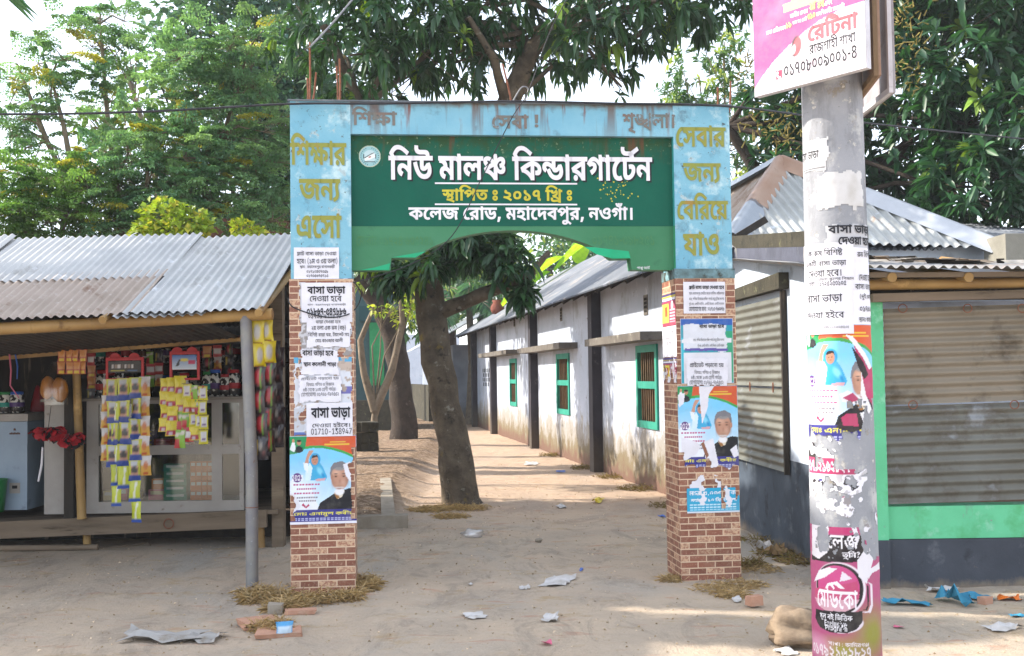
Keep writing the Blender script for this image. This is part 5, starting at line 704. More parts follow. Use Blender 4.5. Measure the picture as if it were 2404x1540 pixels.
for y in (430,479.5):
    a_,b_ = gpt(1021,y,d1),gpt(1355,y,d1);m.box((a_[0],d1 - .001,a_[1] - .006),(b_[0],d1 + .001,a_[1] + .006),0,FR)
m.build('ruled_line',[WH],board)
colour_pass('lettering',[('মোবাঃ ০১৭২৪ ৬৩৫২৪১',(837,1016,552,577)),('০১৭৪১-৩৯৮২৫১',(1391,1536,553,576))],RD - .003,FG,skirt)
colour_pass('lettering',[('পাপ্পু আর্ট',(1495,1526,624,634))],RD - .003,WH,skirt)
# round emblem: pale disc with an open book and a ring of lettering
cu,cz = gpt(868,367,d1);P = Paint(.17,.17,.0035,'#9fc0c4');cc = .085
P.ell(cc,cc,.084,.084,'#c9b97a',soft=.05);P.ell(cc,cc,.080,.080,'#8fb9bd',soft=.04);P.ell(cc,cc,.05,.05,'#b7cdd0',soft=.05)
for k in range(26):
    t = k * 2 * math.pi / 26 + .1
    if k not in (6,7,19,20): P.ell(cc + .066 * math.cos(t),cc + .066 * math.sin(t),.006,.0042,'#1d4a52',t,.5)
P.poly([(.045,.072),(.083,.095),(.118,.112),(.128,.08),(.09,.062),(.05,.05)],'#dfe3e0');P.poly([(.045,.072),(.083,.095),(.09,.062),(.05,.05)],'#e9ebe8')
P.poly([(.043,.075),(.083,.099),(.12,.117),(.12,.111),(.083,.092),(.046,.068)],'#27343a');P.rect(.045,.125,.04,.046,'#3a4a50');P.ell(.085,.08,.012,.006,'#a04a3a',.4)
P.ell(.04,.085,.005,.02,'#27343a');P.ell(.13,.085,.005,.02,'#27343a')
P.cut((P.X - cc) ** 2 + (P.Y - cc) ** 2 > .085 ** 2)
PRN = mat_print('printed_paper');PRG = mat_print('printed_gloss',.3,.4,.1)
P.mesh('emblem',lambda X,Y: gmap(d1)(X + cu - cc,Y + cz - cc),PRN,board)
# yellow paint flecks beside the second line
rg = random.Random(3);m = MB()
for k in range(46):
    u,z = gpt(1412 + rg.gauss(32,22),442 + rg.gauss(0,17),d1);s_ = rg.uniform(.003,.009)
    m.add([W(u + s_ * rg.uniform(.6,1.3) * math.cos(t),d1,z + s_ * rg.uniform(.6,1.3) * math.sin(t)) for t in (0,1.2,2.4,3.7,5)],[(0,1,2,3,4)])
m.build('paint_flecks',[YE],board)
# starter bars left sticking out of the top
RUST = mat('rusty_rebar','#6b4232','#8a5a44',30,.9,.3)
def bars(items,parent):
    for (xa,ya,xb,yb,dv) in items:
        ua,za = gpt(xa,ya,dv);ub,zb_ = gpt(xb,yb,dv);A = W(ub,dv,ZT - .02);B = W(ua,dv,za)
        MB().tube([A,A * .5 + B * .5 + np.array([.004,0,0]),B],.0075,8,0,True,.1,int(xa)).build('rebar',[RUST],parent)
bars([(727,99,727,235,.08),(722,184,722,236,.2),(742,170,733,236,.1),(797,138,798,236,.1),(790,155,793,236,.25),(1180,150,1205,240,.2),(1715,190,1712,250,.12),(1685,205,1683,250,.3)],gate)

# ================================================================== paper on the gate
INK = mat('black_ink','#1c1c22','#2c2c33',12,.7);INKG = mat('grey_ink','#55555c','#77777c',12,.7)
class Surf:
    """a surface to glue paper on: wp(x, y, d) -> world, box(px) -> metres"""
    def __init__(s,wp,box,org_): s.wp,s.box,s.org = wp,box,org_
front = Surf(lambda X,Y,d: G0 + np.outer(X,GU) - np.outer(np.ones(len(X)) * d + .013 * (np.asarray(Y) < 2.34),GV) + np.outer(Y,[0,0,1]),gbox,G0)
def inner_px(x,y):
    P = pl(x,y,G0 + GU * (RU - .012),GU) - G0;return float(P @ GV),float(P[2])
def ibox(b):
    x0,x1,yt,yb = b;ym,xm = (yt + yb) / 2,(x0 + x1) / 2
    return inner_px(x1,ym)[0],inner_px(x0,ym)[0],inner_px(xm,yb)[1],inner_px(xm,yt)[1]
inner = Surf(lambda X,Y,d: G0 + GU * (RU - .012) - np.outer(np.ones(len(X)) * d,GU) + np.outer(np.asarray(X),GV) + np.outer(Y,[0,0,1]),ibox,G0)
def notice(sf,px,label,lines=(),base=.003,bgc='#dcdae2',tear=None,tilt=0,art=None,cell=.008,name='paper_notice',cat='notice',seed=0,group=None,gray=(),torn=0,frame=0):
    """a sheet glued to a surface. lines: (key, x0, x1, ytop, ybottom) in photo pixels"""
    x0,x1,z0,z1 = sf.box(px);P = Paint(x1 - x0,z1 - z0,cell,bgc)
    P.C *= (1 + .05 * P.nz(9,seed))[...,None]
    toP = lambda x,y: (lambda b: (b[0] - x0,b[2] - z0))(sf.box((x,x,y,y)))
    if frame:
        e = .012
        for q in ((e,P.w - e,e,e + .003),(e,P.w - e,P.h - e - .003,P.h - e),(e,e + .003,e,P.h - e),(P.w - e - .003,P.w - e,e,P.h - e)): P.rect(*q,'#8b8a90')
    if art: art(P,toP)
    n = P.nz(16,seed + 5)
    if torn: P.cut((np.minimum(np.minimum(P.X,P.w - P.X),np.minimum(P.Y,P.h - P.Y)) < (.012 + .02 * n) * torn))
    if tear:
        for tp in tear: P.cut(P.inside([toP(*q) for q in tp]) != 0)
    nn = P.nz(7,seed + 11,2).ravel() * .004
    ct,st = math.cos(tilt),math.sin(tilt);cx,cy = P.w / 2,P.h / 2
    rot = lambda X,Y: (x0 + cx + (X - cx) * ct - (Y - cy) * st,z0 + cy + (X - cx) * st + (Y - cy) * ct)
    c3 = sf.wp(np.array([x0 + cx]),np.array([z0]),0)[0]
    o = P.mesh(name,lambda X,Y: sf.wp(*rot(X,Y),base + np.abs(nn)),PRN,None,1,origin=c3,label=label,cat=cat,group=group)
    for mt,L in ((INK,lines),(INKG,gray)):
        if L:
            for k,a,b_,c_,d_ in L:
                q = sf.box((a,b_,c_,d_));V,T = fit(k,q[0] - x0,q[1] - x0,q[2] - z0,q[3] - z0);X,Y = rot(V[:,0],V[:,1]);letters('lettering',[(np.stack([X,Y],1),T,0)],lambda X,Y: sf.wp(X,Y,base + .0045),[mt],o)
    return o
# --- left pillar
notice(front,(688,829,836,1022),'shredded remains of an old white and blue poster on the left gate pillar',bgc='#cfd2da',torn=.5,seed=2,base=.0005,name='torn_poster',cat='poster',
       art=lambda P,t: (P.rect(0,1,P.h - .05,1,'#4f9cc4'),P.rect(.3,1,.31,.36,'#6c6aa8'),P.rect(0,1,0,.03,'#5a6fae'),P.poly([t(782,846),t(829,850),t(829,874),t(800,868)],'#b7a79b'),P.poly([t(690,960),t(716,955),t(716,1010),t(690,1012)],'#b9bcc4'),P._put((P.nz(20,6) > .3).astype(float),'#a99a90'),P.cut(P.nz(8,4) > .62)))
notice(front,(700,829,660,838),'greyish paper residue between the notices high on the left pillar',bgc='#bdbcc2',torn=.9,seed=41,base=.0003,name='torn_poster',cat='poster',art=lambda P,t: (P._put((P.nz(18,6) > .1).astype(float),'#8f8a88'),P.cut(P.nz(10,14) > .45)))
notice(front,(794,828,590,664),'peeling whitish paper residue at the right edge of the blue left pillar',bgc='#cdd2d8',torn=1.,seed=42,base=-.009,name='torn_poster',cat='poster',art=lambda P,t: (P._put((P.nz(18,9) > .2).astype(float),'#6a7a82'),P.cut(P.nz(16,3) > .3)))
notice(front,(690,796,581,655),'white flat-to-let notice pasted on the blue part of the left gate pillar',[('ফ্লাট বাসা ভাড়া দেওয়া',697,790,588,602),('হবে। (১ম ও ৩য় তলা)',697,792,605,621),('স্থান : মহাদেবপুর বাগানবাড়ী',704,786,621,632),('০১৭১০৪৩৭৩৫৯',720,770,634,641),('০১৭৩৫৬৭৫৭১৫',720,771,644,651)],seed=1,base=.004)
notice(front,(708,827,664,757),'largest white house-to-let notice with a phone number below the blue part of the left pillar',[('*বাসা ভাড়া',722,811,672,694),('দেওয়া হবে',728,802,694,709),('*০১৮৬৭-৫৪৭৮৮৬',721,813,723,740),('০১৭৩৫-৬২০৪২৩',724,800,737,748)],seed=3,base=.004,gray=[('স্থান : মহাদেবপুর বাগানবাড়ী',722,812,712,719)])
notice(front,(718,827,745,818),'white notice about a first-floor room glued under the phone-number notice of the left pillar',[('ভাড়া দেওয়া হবে',742,800,752,761),('২য় তলা এক রুম (বড়)',732,812,763,777),('বিশিষ্ট রান্না ঘর, টয়লেট সহ',724,820,779,791),('মোঃ কাওছার আলী',741,805,793,804)],seed=4,base=.008,torn=.6)
notice(front,(705,800,816,884),'hand-lettered white notice in the middle of the left gate pillar',[('*বাসা ভাড়া হবে',710,783,822,838),('*স্থান কলোনী পাড়া',713,790,847,862)],seed=5,base=.009,torn=.7,tilt=-.02)
notice(front,(699,806,879,947),'faint private-tuition notice above the bold telephone notice of the left pillar',seed=6,base=.013,torn=.6,tilt=.01,gray=[('প্রাইভেট পড়ানো হয়',708,796,883,893),('বিষয়ঃ গণিত ও বিজ্ঞান',720,785,896,906),('৬ষ্ঠ থেকে ১০ম শ্রেণী পর্যন্ত।',712,789,907,919),('যোগাযোগঃ ০১৭৬১-৭৯৭৫৫২',708,796,920,930)])
notice(front,(720,828,945,1024),'white to-let notice with bold lettering and Latin phone digits above the left election poster',[('*বাসা ভাড়া',731,823,955,986),('দেওয়া হইবে।',734,822,990,1003),('01710-138947',731,826,1005,1019)],seed=7,base=.012)
# --- the election poster, as printed
def election(P,t=None,name=True):
    w,h = P.w,P.h;r = lambda x,y: (x * w,(1 - y) * h)
    def po(pts,c): P.poly([r(*p) for p in pts],c)
    def el(x,y,a,b_,c,rot=0,soft=.12,k=1): P.ell(x * w,(1 - y) * h,a * w,b_ * w,c,rot,soft,k)
    P.grad(0,h * .75,'#e6eaf2','#79c3e8');po([(0,.5),(.3,.55),(.45,.85),(0,.85)],'#e4e6ee');el(.15,.62,.35,.3,'#e2e8f0',0,.8)
    cur = [(.2,.12),(.35,.105),(.5,.11),(.65,.135),(.8,.17),(1,.24)]
    po([(.2,0),(1,0),(1,.25)] + cur[::-1],'#c9552f');po(cur + [(x,y + .03) for x,y in cur[::-1]],'#3f9a4a')
    po([(0,0),(.26,0),(.235,.12),(.2,.165),(.1,.195),(0,.205)],'#1f8a52')
    el(.14,.07,.035,.045,'#b07a5c');el(.14,.052,.034,.02,'#2a2420');po([(.08,.18),(.1,.12),(.14,.105),(.19,.13),(.2,.17),(.15,.19)],'#20242a');po([(.0,.15),(.04,.06),(.07,.06),(.09,.13),(.07,.18)],'#dfe2e6');el(.055,.05,.02,.03,'#c08a6a')
    for i_,x in enumerate((.6,.52)): P.rect(x * w,(.9 if i_ else .84) * w + 0,(1 - .075 - .03 * i_) * h,(1 - .062 - .03 * i_) * h,'#d9b13a')
    # woman in a blue sari, arm raised
    po([(.235,.5),(.25,.34),(.3,.28),(.42,.27),(.5,.36),(.56,.47),(.53,.51)],'#3aa3cf');po([(.23,.42),(.3,.3),(.34,.36),(.31,.5),(.23,.5)],'#cfe4ee')
    po([(.22,.31),(.26,.21),(.29,.165),(.33,.16),(.36,.165),(.33,.2),(.29,.24),(.275,.33)],'#c08f7a')
    po([(.2,.3),(.28,.31),(.27,.42),(.22,.38)],'#dfe6ec');el(.38,.265,.085,.1,'#2f95c4');el(.375,.275,.055,.078,'#b9856c');po([(.325,.255),(.34,.222),(.41,.215),(.435,.255),(.4,.235)],'#2b2422')
    for q in ((.36,.272),(.395,.27)): el(*q,.012,.008,'#2a1d1a',soft=.6)
    el(.38,.296,.02,.007,'#8a3a3a',soft=.6);el(.45,.4,.05,.09,'#7ccbe6',.5,.6);el(.5,.45,.03,.06,'#1f86bd',.5,.8);po([(.38,.49),(.54,.48),(.52,.51),(.4,.515)],'#cfa0a6')
    # older man: grey hair, white beard, black waistcoat
    po([(.41,.84),(.45,.76),(.62,.68),(.7,.64),(.9,.6),(1,.61),(1,.84)],'#1d1d22');po([(.66,.66),(.7,.63),(.82,.62),(.78,.7),(.72,.72)],'#d8cdb8');po([(.66,.65),(.7,.64),(.75,.71),(.7,.72)],'#9a6a3a')
    el(.75,.43,.155,.16,'#6d6a6a');el(.75,.48,.14,.2,'#b98a73');el(.7,.42,.09,.07,'#d6ab93',0,.9,.7);el(.86,.5,.05,.16,'#8f6350',0,.9,.6);el(.64,.52,.03,.14,'#96694f',0,.9,.5);el(.885,.47,.022,.045,'#b5836d');el(.63,.47,.02,.045,'#a87a66');el(.75,.365,.13,.055,'#8a8786',0,.4);po([(.6,.45),(.615,.36),(.66,.31),(.78,.29),(.88,.33),(.9,.42),(.86,.37),(.7,.36),(.64,.39)],'#77757a')
    el(.74,.64,.085,.06,'#e4e2e4',0,.3);el(.74,.592,.1,.02,'#cdc6c4',0,.5);el(.74,.605,.05,.014,'#8a4a42',0,.6);el(.74,.601,.035,.005,'#e0d5cf',0,.6)
    for x in (.69,.81): el(x,.46,.045,.035,'#94664f',0,.9,.8);el(x,.466,.022,.01,'#2a1c18',0,.6);el(x,.434,.042,.01,'#4d4644',0,.7)
    el(.74,.575,.075,.03,'#a3765f',0,.9,.7)
    el(.752,.52,.026,.05,'#ad7c66',0,.7);el(.8,.53,.05,.06,'#c99d88',0,.9,.6);el(.67,.54,.04,.06,'#a87863',0,.9,.6)
    el(.11,.47,.075,.075,'#5a2f78');P.text('2023',.03 * w,.2 * w,(1 - .505) * h,(1 - .44) * h,'#efeaf2')
    for y,a_,b_,c in ((.55,.05,.46,'#b3567f'),(.6,.1,.4,'#b3567f'),(.65,.06,.45,'#b3567f'),(.7,.1,.42,'#8a8088'),(.735,.1,.4,'#8a8088')):
        for k in range(9): P.rect((a_ + (b_ - a_) * k / 9) * w,(a_ + (b_ - a_) * (k + .75) / 9) * w,(1 - y - .009) * h,(1 - y + .009) * h,c)
    po([(.17,.78),(.2,.76),(.24,.8),(.28,.765),(.29,.79),(.24,.82)],'#b0305a');
    P.rect(0,w,.03 * h,.165 * h,'#34327f');P.rect(0,w,0,.03 * h,'#e2dfe8')
    P.text('মোঃ এনামুল কবীর',.06 * w,.96 * w,.085 * h,.15 * h,'#dcd24a')
    for y in (.065,.045):
        for k in range(16): P.rect((.06 + .055 * k) * w,(.1 + .055 * k) * w,(y - .006) * h,(y + .005) * h,'#aeb0d6')
    return r,po
def poster_left(P,t):
    r,po = election(P);n = P.nz(14,3)
    ed = (P.X > P.w * (.93 + .03 * n))
    for q in ([(.8,.33),(.9,.3),(.97,.36),(1,.5),(.92,.54),(.84,.46)],[(.92,.55),(1,.5),(1,.95),(.95,.9)],[(0,.64),(.07,.66),(.17,.8),(.06,.86),(0,.9)]): po(q,'#dedbe2')
    for q in ([(.87,.33),(.97,.3),(1,.48),(.95,.46),(.9,.41)],): P.cut(P.inside([r(*p) for p in q]) != 0)
    P.cut(ed & (P.Y < P.h * .86) & (P.Y > P.h * .05));P.cut((P.X < P.w * (.05 + .06 * n)) & (P.Y < P.h * .33) & (P.Y > .04 * P.h))
notice(front,(681,837,1023,1229),'election poster of a bearded man, torn along its right edge, on the left pillar',art=poster_left,cell=.004,name='election_poster',cat='poster',seed=8,base=.006,group='election posters')
# --- right pillar
notice(front,(1603,1701,662,736),'topmost white flat-to-let notice on the front of the right brick pillar',[('*ফ্লাট বাসা ভাড়া দেওয়া হবে',1616,1698,668,681),('যোগাযোগের জন্য : ০১৭১৩-৭৬০০৭৬',1616,1698,720,731)],seed=9,base=.005,gray=[('স্থানঃ মহাদেবপুর কেন্দ্রীয় জামে মসজিদ, মাষ্টারপাড়া',1616,1698,684,694),('মাত্র, পশ্চিম মিনারের দক্ষিণ পার্শ্বে নতুন ব্রীজ সংলগ্ন',1616,1698,697,707),('দুই রুম, একটি ডাইনিং, একটি কিচেন, একটি বাথরুম',1616,1698,709,718)])
def teal(P,t):
    P.rect(.004,P.w - .004,.004,P.h - .004,'#2a93a6');P.rect(.004,P.w - .004,P.h * .9,P.h - .004,'#2b5aa8');P.rect(P.w * .86,P.w - .004,.02,P.h * .8,'#2f9a72');P.rect(.004,.03,.1,P.h * .7,'#35b0c4')
    n = P.nz(10,6);x,y = P.X / P.w,P.Y / P.h
    P._put(((x > .06) & (x < .88 + .06 * n) & (y > .5 + .05 * n) & (y < .9 + .04 * n)).astype(float),'#d4d6de');P._put(((x > .02) & (x < .97) & (abs(y - .66 - .03 * n) < .035)).astype(float),'#dcdce2')
    P._put(((x > .08) & (x < .9) & (abs(y - .52 - .01 * n) < .02)).astype(float),'#5b4f9a');P._put(((x > .06) & (x < .96) & (y < .48)).astype(float),'#d6d5dc')
notice(front,(1597,1720,748,900),'teal-bordered poster overpasted with torn white paper on the right pillar',[('*বাসা ভাড়া হবে',1640,1698,762,772)],art=teal,cell=.005,name='torn_poster',cat='poster',seed=10,base=.004,gray=[('মাত্র, পশ্চিম মিনারের দক্ষিণ পার্শ্বে নতুন ব্রীজ সংলগ্ন',1626,1698,793,803),('দুই রুম, একটি ডাইনিং, একটি কিচেন, একটি বাথরুম',1636,1698,807,816)])
notice(front,(1607,1709,838,908),'white private-tuition notice above the election poster of the right pillar',[('প্রাইভেট পড়ানো হয়',1617,1696,849,864)],seed=11,base=.012,tilt=-.012,torn=.5,gray=[('বিষয়ঃ গণিত ও বিজ্ঞান',1628,1687,868,878),('৬ষ্ঠ থেকে ১০ম শ্রেণী পর্যন্ত।',1620,1692,879,891),('যোগাযোগঃ ০১৭৬১-৭৯৭৫৫২',1617,1696,892,903)])
def poster_right(P,t):
    r,po = election(P);n = P.nz(12,5);x,y = P.X / P.w,1 - P.Y / P.h
    for q in ([(.36,0),(.62,0),(.52,.1),(.5,.25),(.4,.45),(.37,.2)],[(.05,.6),(.3,.66),(.36,.72),(.3,.8),(.05,.9)],[(.42,.66),(.58,.62),(.66,.95),(.55,1),(.44,.85)],[(0,.1),(.12,.08),(.1,.2),(.02,.25)],[(.86,.76),(.97,.7),(1,.83),(.92,.86)]): po(q,'#dedbe2')
    po([(.37,.68),(.42,.66),(.5,.82),(.46,.86)],'#8a5a44');P.cut((y > .955 + .06 * n) | ((x < .08 + .08 * n) & (y > .78)));P.cut((x > .45) & (x < .5 + .05 * n) & (y > .86))
notice(front,(1591,1731,906,1104),'election poster of a white-bearded man, ripped down its middle, on the right pillar',art=poster_right,cell=.004,name='election_poster',cat='poster',seed=12,base=.005,group='election posters')
def cyan(P,t):
    n = P.nz(16,2);x,y = P.X / P.w,P.Y / P.h;P._put((y < .62).astype(float),'#2a9fc6');P.rect(0,P.w,0,.012,'#d4d6dc')
    P.text('মাত্র ৩,০০০ টাকা',.02,P.w * .98,P.h * .42,P.h * .58,'#e6e6ea');P.text('ক্যাবল ১০ ফ্রি কিলো',.03,P.w * .96,P.h * .27,P.h * .38,'#e6e6ea')
    for yy in (.2,.14,.08):
        for k in range(12): P.rect((.05 + .075 * k) * P.w,(.11 + .075 * k) * P.w,(yy - .012) * P.h,(yy + .014) * P.h,'#bfe0ec')
    P._put(((abs(x - .3 - .1 * n) < .05) | (abs(x - .75 + .1 * n) < .05)) & (y > .15 + .3 * n),'#dddbe2')
    P.cut((y > .62) & (n * .6 + (y - .62) * 1.2 > .12 - .3 * np.cos(x * 14)));P.cut((x > .66) & (x < .72 + .08 * n) & (y > .1));P.cut((y > .95) | ((x > .93) & (y > .3 + n * .3)))
notice(front,(1611,1734,1108,1203),'shredded cyan price poster low on the right brick pillar',art=cyan,cell=.005,name='torn_poster',cat='poster',seed=13,base=.004)
def violet(P,t):
    P.rect(0,1,0,1,'#a03a55');P.rect(0,1,P.h * .78,P.h,'#3a3474');P.rect(.0,1,P.h * .88,P.h * .93,'#b9a84a');P.rect(P.w * .5,P.w,.1 * P.h,P.h * .7,'#d9c64a');P.rect(P.w * .6,P.w * .8,P.h * .3,P.h * .6,'#b5532f');P.ell(P.w * .25,P.h * .62,.04,.04,'#e2d9dc')
    for k in range(5): P.rect(.02,P.w * .45,P.h * (.1 + .09 * k),P.h * (.14 + .09 * k),'#d9b0b8')
    P.rect(P.w * .03,P.w * .97,P.h * .8,P.h * .86,'#dcdae4')
notice(inner,(1556,1587,690,765),'purple and yellow handbill on the inner side of the right pillar',art=violet,cell=.006,name='handbill',cat='poster',seed=14,group='handbills on the pillar side')
notice(inner,(1557,1589,766,838),'plain white notice between two handbills on the inner side of the right pillar',seed=15,gray=[('একটি বাসা ভাড়া',1563,1585,776,784),('রুম বিশিষ্ট',1564,1584,790,798),('দেওয়া হবে',1564,1584,802,810)])
notice(inner,(1558,1590,840,898),'ragged purple handbill scrap lowest on the inner side of the right pillar',art=lambda P,t: (violet(P,t),P._put((P.nz(14,3) + .5 - P.Y / P.h > .1).astype(float),'#dddbe2'),P.cut(P.nz(10,9) + .35 - P.Y / P.h > .28)),cell=.006,name='handbill',cat='poster',seed=16)

# ================================================================== concrete utility pole
PY = 5.7;pb,pt_ = at(1989,1540,PY),at(1952,200,PY);pole_axis = (pt_ - pb) / (pt_[2] - pb[2]);pole_foot = pb - pole_axis * pb[2]
pr = lambda z: .171 - .0062 * z
e0 = -np.array([pole_foot[0],pole_foot[1],0]) / math.hypot(pole_foot[0],pole_foot[1]);e1 = np.array([-e0[1],e0[0],0])
CONC = mat('spun_concrete','#9a9ba0','#8b8d92',2.5,.85,.3,60,spots=[('#6d6e72',4,.5,.66,(1,1,.3)),('#b4b3b2',6,.55,.66),('#857a68',9,.6,.7),('#c4bfb7',18,.62,.68),('#5f5f60',30,.64,.7)],lo=.4,hi=.6)
pole = thing('utility_pole','thick round concrete utility pole plastered with torn bills on the right of the gate','utility pole',pole_foot)
m = MB();zz = np.linspace(-.1,8.2,40);m.tube([pole_foot + pole_axis * z for z in zz],[pr(z) for z in zz],40);m.build('shaft',[CONC],pole)
m = MB();
for z in (3.42,3.78): m.tube([pole_foot + pole_axis * z + (e0 * math.cos(t) + e1 * math.sin(t)) * (pr(z) + .004) for t in np.linspace(0,2 * math.pi,33)],.006,6)
m.build('tie_wire',[mat('galvanised_wire','#77777a','#5d5a58',20,.5,metal=.6)],pole)
def psz(x,y):
    z = at(x,y,PY - .15)[2];c = pole_foot + pole_axis * z;d = c - CAM;zz_ = d @ fw;xc = 1202 + F * (d @ rtv) / zz_;hw = F * pr(z) / zz_
    for _ in range(2):
        th = math.asin(max(-.985,min(.985,(x - xc) / hw)));z = at(x,y,PY - pr(z) * math.cos(th) * .97)[2]
    return th * pr(1.5),z
def pbox(b):
    x0,x1,yt,yb = b;ym,xm = (yt + yb) / 2,(x0 + x1) / 2
    return psz(x0,ym)[0],psz(x1,ym)[0],psz(xm,yb)[1],psz(xm,yt)[1]
def pwp(X,Y,d):
    X = np.asarray(X);Y = np.asarray(Y);th = X / pr(1.5);R = .171 - .0062 * Y + d
    return pole_foot + np.outer(Y,pole_axis) + np.outer(np.cos(th) * R,e0) + np.outer(np.sin(th) * R,e1)
psf = Surf(pwp,pbox,pole_foot)
b0 = .0015
notice(psf,(1889,1950,318,404),'half-peeled grey notice highest on the pole, its left part gone',[('বাসা ভাড়া',1886,1925,352,376)],bgc='#c5c5c8',seed=20,base=b0,torn=.8,art=lambda P,t: (P.rect(0,P.w * .85,P.h * .12,P.h * .17,'#55555a'),P.cut(P.nz(9,3) > .55)))
notice(psf,(1914,2024,396,494),'blank scraped white paper below the half-peeled notice on the pole',bgc='#c9c7c6',seed=21,base=b0,torn=1.1,art=lambda P,t: P._put(np.clip(P.nz(12,8),0,1) * .6,'#a9a49c'))
notice(psf,(1934,2036,522,596),'grey to-let notice with bold black lettering wrapped on the right of the pole',[('*বাসা ভাড়া',1946,2040,528,553),('*দেওয়া হবে',1968,2034,556,577)],bgc='#b5b5b9',seed=22,base=b0,torn=.6)
notice(psf,(1992,2043,583,764),'tall white notice strip running round the right edge of the pole',[('রুম বিশিষ্ট',2008,2043,590,606),('দেওয়া হবে',2012,2044,646,662),('বাসা ভাড়া',2004,2044,668,684),('(দুই রুম)',2014,2046,690,706),('০১৭৬২-',2014,2045,720,733),('স্থানঃ কাচারী',2012,2048,742,758)],seed=23,base=b0,frame=0)
notice(psf,(1894,2001,570,680),'white one-room-to-let notice with thin frame on the left of the pole',[('এক রুম বিশিষ্ট',1898,1976,581,600),('একটি বাসা ভাড়া',1899,1984,607,626),('দেওয়া হবে।',1905,1974,632,650),('মহিলা স্কুলের পিছনে',1924,2000,649,660),('মোবাঃ ০১৭২৫২৫৩১০৫',1904,1984,658,671)],seed=24,base=.005,frame=1)
notice(psf,(1897,2000,680,784),'white to-let notice with large light lettering above the election bill on the pole',[('বাসা ভাড়া',1902,1976,690,713),('দেওয়া হইবে',1901,1980,726,748)],seed=25,base=.005,gray=[('মোবাঃ ০১৭২৫২৫৩১০৫',1935,1990,764,771)])
def poster_pole(P,t):
    r,po = election(P);n = P.nz(13,7);x,y = P.X / P.w,1 - P.Y / P.h
    po([(.62,.1),(.82,.34),(1,.36),(1,.72),(.8,.6),(.74,.4)],'#b03a62');po([(.62,.18),(.78,.32),(.86,.42),(.78,.46),(.7,.36)],'#2a2124');po([(.55,.08),(.64,.1),(.95,.36),(.88,.38)],'#dedce2')
    po([(.74,.4),(.8,.6),(.95,.75),(.86,.8),(.72,.58)],'#dedce2');po([(.47,.58),(.56,.55),(.7,.6),(.8,.66),(.6,.66),(.5,.64)],'#dedce2');po([(.5,.61),(.62,.57),(.7,.63),(.6,.65)],'#a83a60')
    po([(.42,.86),(.5,.76),(.72,.74),(.78,.86),(.6,.9)],'#2a2426');po([(.48,.78),(.54,.74),(.66,.74),(.68,.85),(.5,.84)],'#b03a62');po([(.7,.74),(.8,.72),(.84,.86),(.78,.88)],'#dedce2')
    P.cut((x > .62 + .12 * n) & (y > .68) & (n > -.25) & (x > .78 - .3 * (y - .68)));P.cut((y > .93 + .1 * n));P.cut((x > .55) & (y > .62) & (y < .7) & (n > .05))
notice(psf,(1901,2048,762,1044),'election bill torn open to pink paper, wrapped round the middle of the pole',art=poster_pole,cell=.004,name='election_poster',cat='poster',seed=26,base=b0,group='election posters')
def shreds(P,t):
    n = P.nz(8,4);n2 = P.nz(17,8);x,y = P.X / P.w,P.Y / P.h
    P._put((n2 > .2).astype(float),'#2b2528');P._put((n2 < -.28).astype(float),'#b9b6ba')
    a,b_ = t(1902,1110),t(2005,1076);P.rect(a[0],b_[0],a[1],b_[1],'#a8375f');q = (t(1904,1106),t(1992,1082));P.text('০১৭৯২১৬২৮২৭',q[0][0],q[1][0],q[0][1],q[1][1],'#e2dfe4');q = t(1930,1128);P.rect(q[0] - .01,q[0] + .01,q[1] - .006,q[1] + .006,'#4a4580')
    P.cut((x + .25 * n > .5 + .35 * (y < .5)) | ((n2 > .35) & (x > .2)) | ((y < .12 + .1 * n) & (x > .2)) | ((y > .8) & (n > .0)))
notice(psf,(1901,2046,1022,1180),'white and pink paper shreds left on the bare concrete of the pole',art=shreds,cell=.004,name='paper_shreds',cat='poster',seed=27,base=b0,torn=1)
notice(psf,(1904,2056,1120,1250),'thin white scraps of scraped-off paper above the coaching bill on the pole',art=lambda P,t: (P._put((P.nz(22,3) > .3).astype(float),'#8f8a8c'),P._put((P.nz(6,5) > .35).astype(float),'#a8375f'),P.cut(P.nz(11,21) - .25 * np.abs(P.X / P.w - .2) < .1)),cell=.004,name='paper_shreds',cat='poster',seed=43,base=.0008)
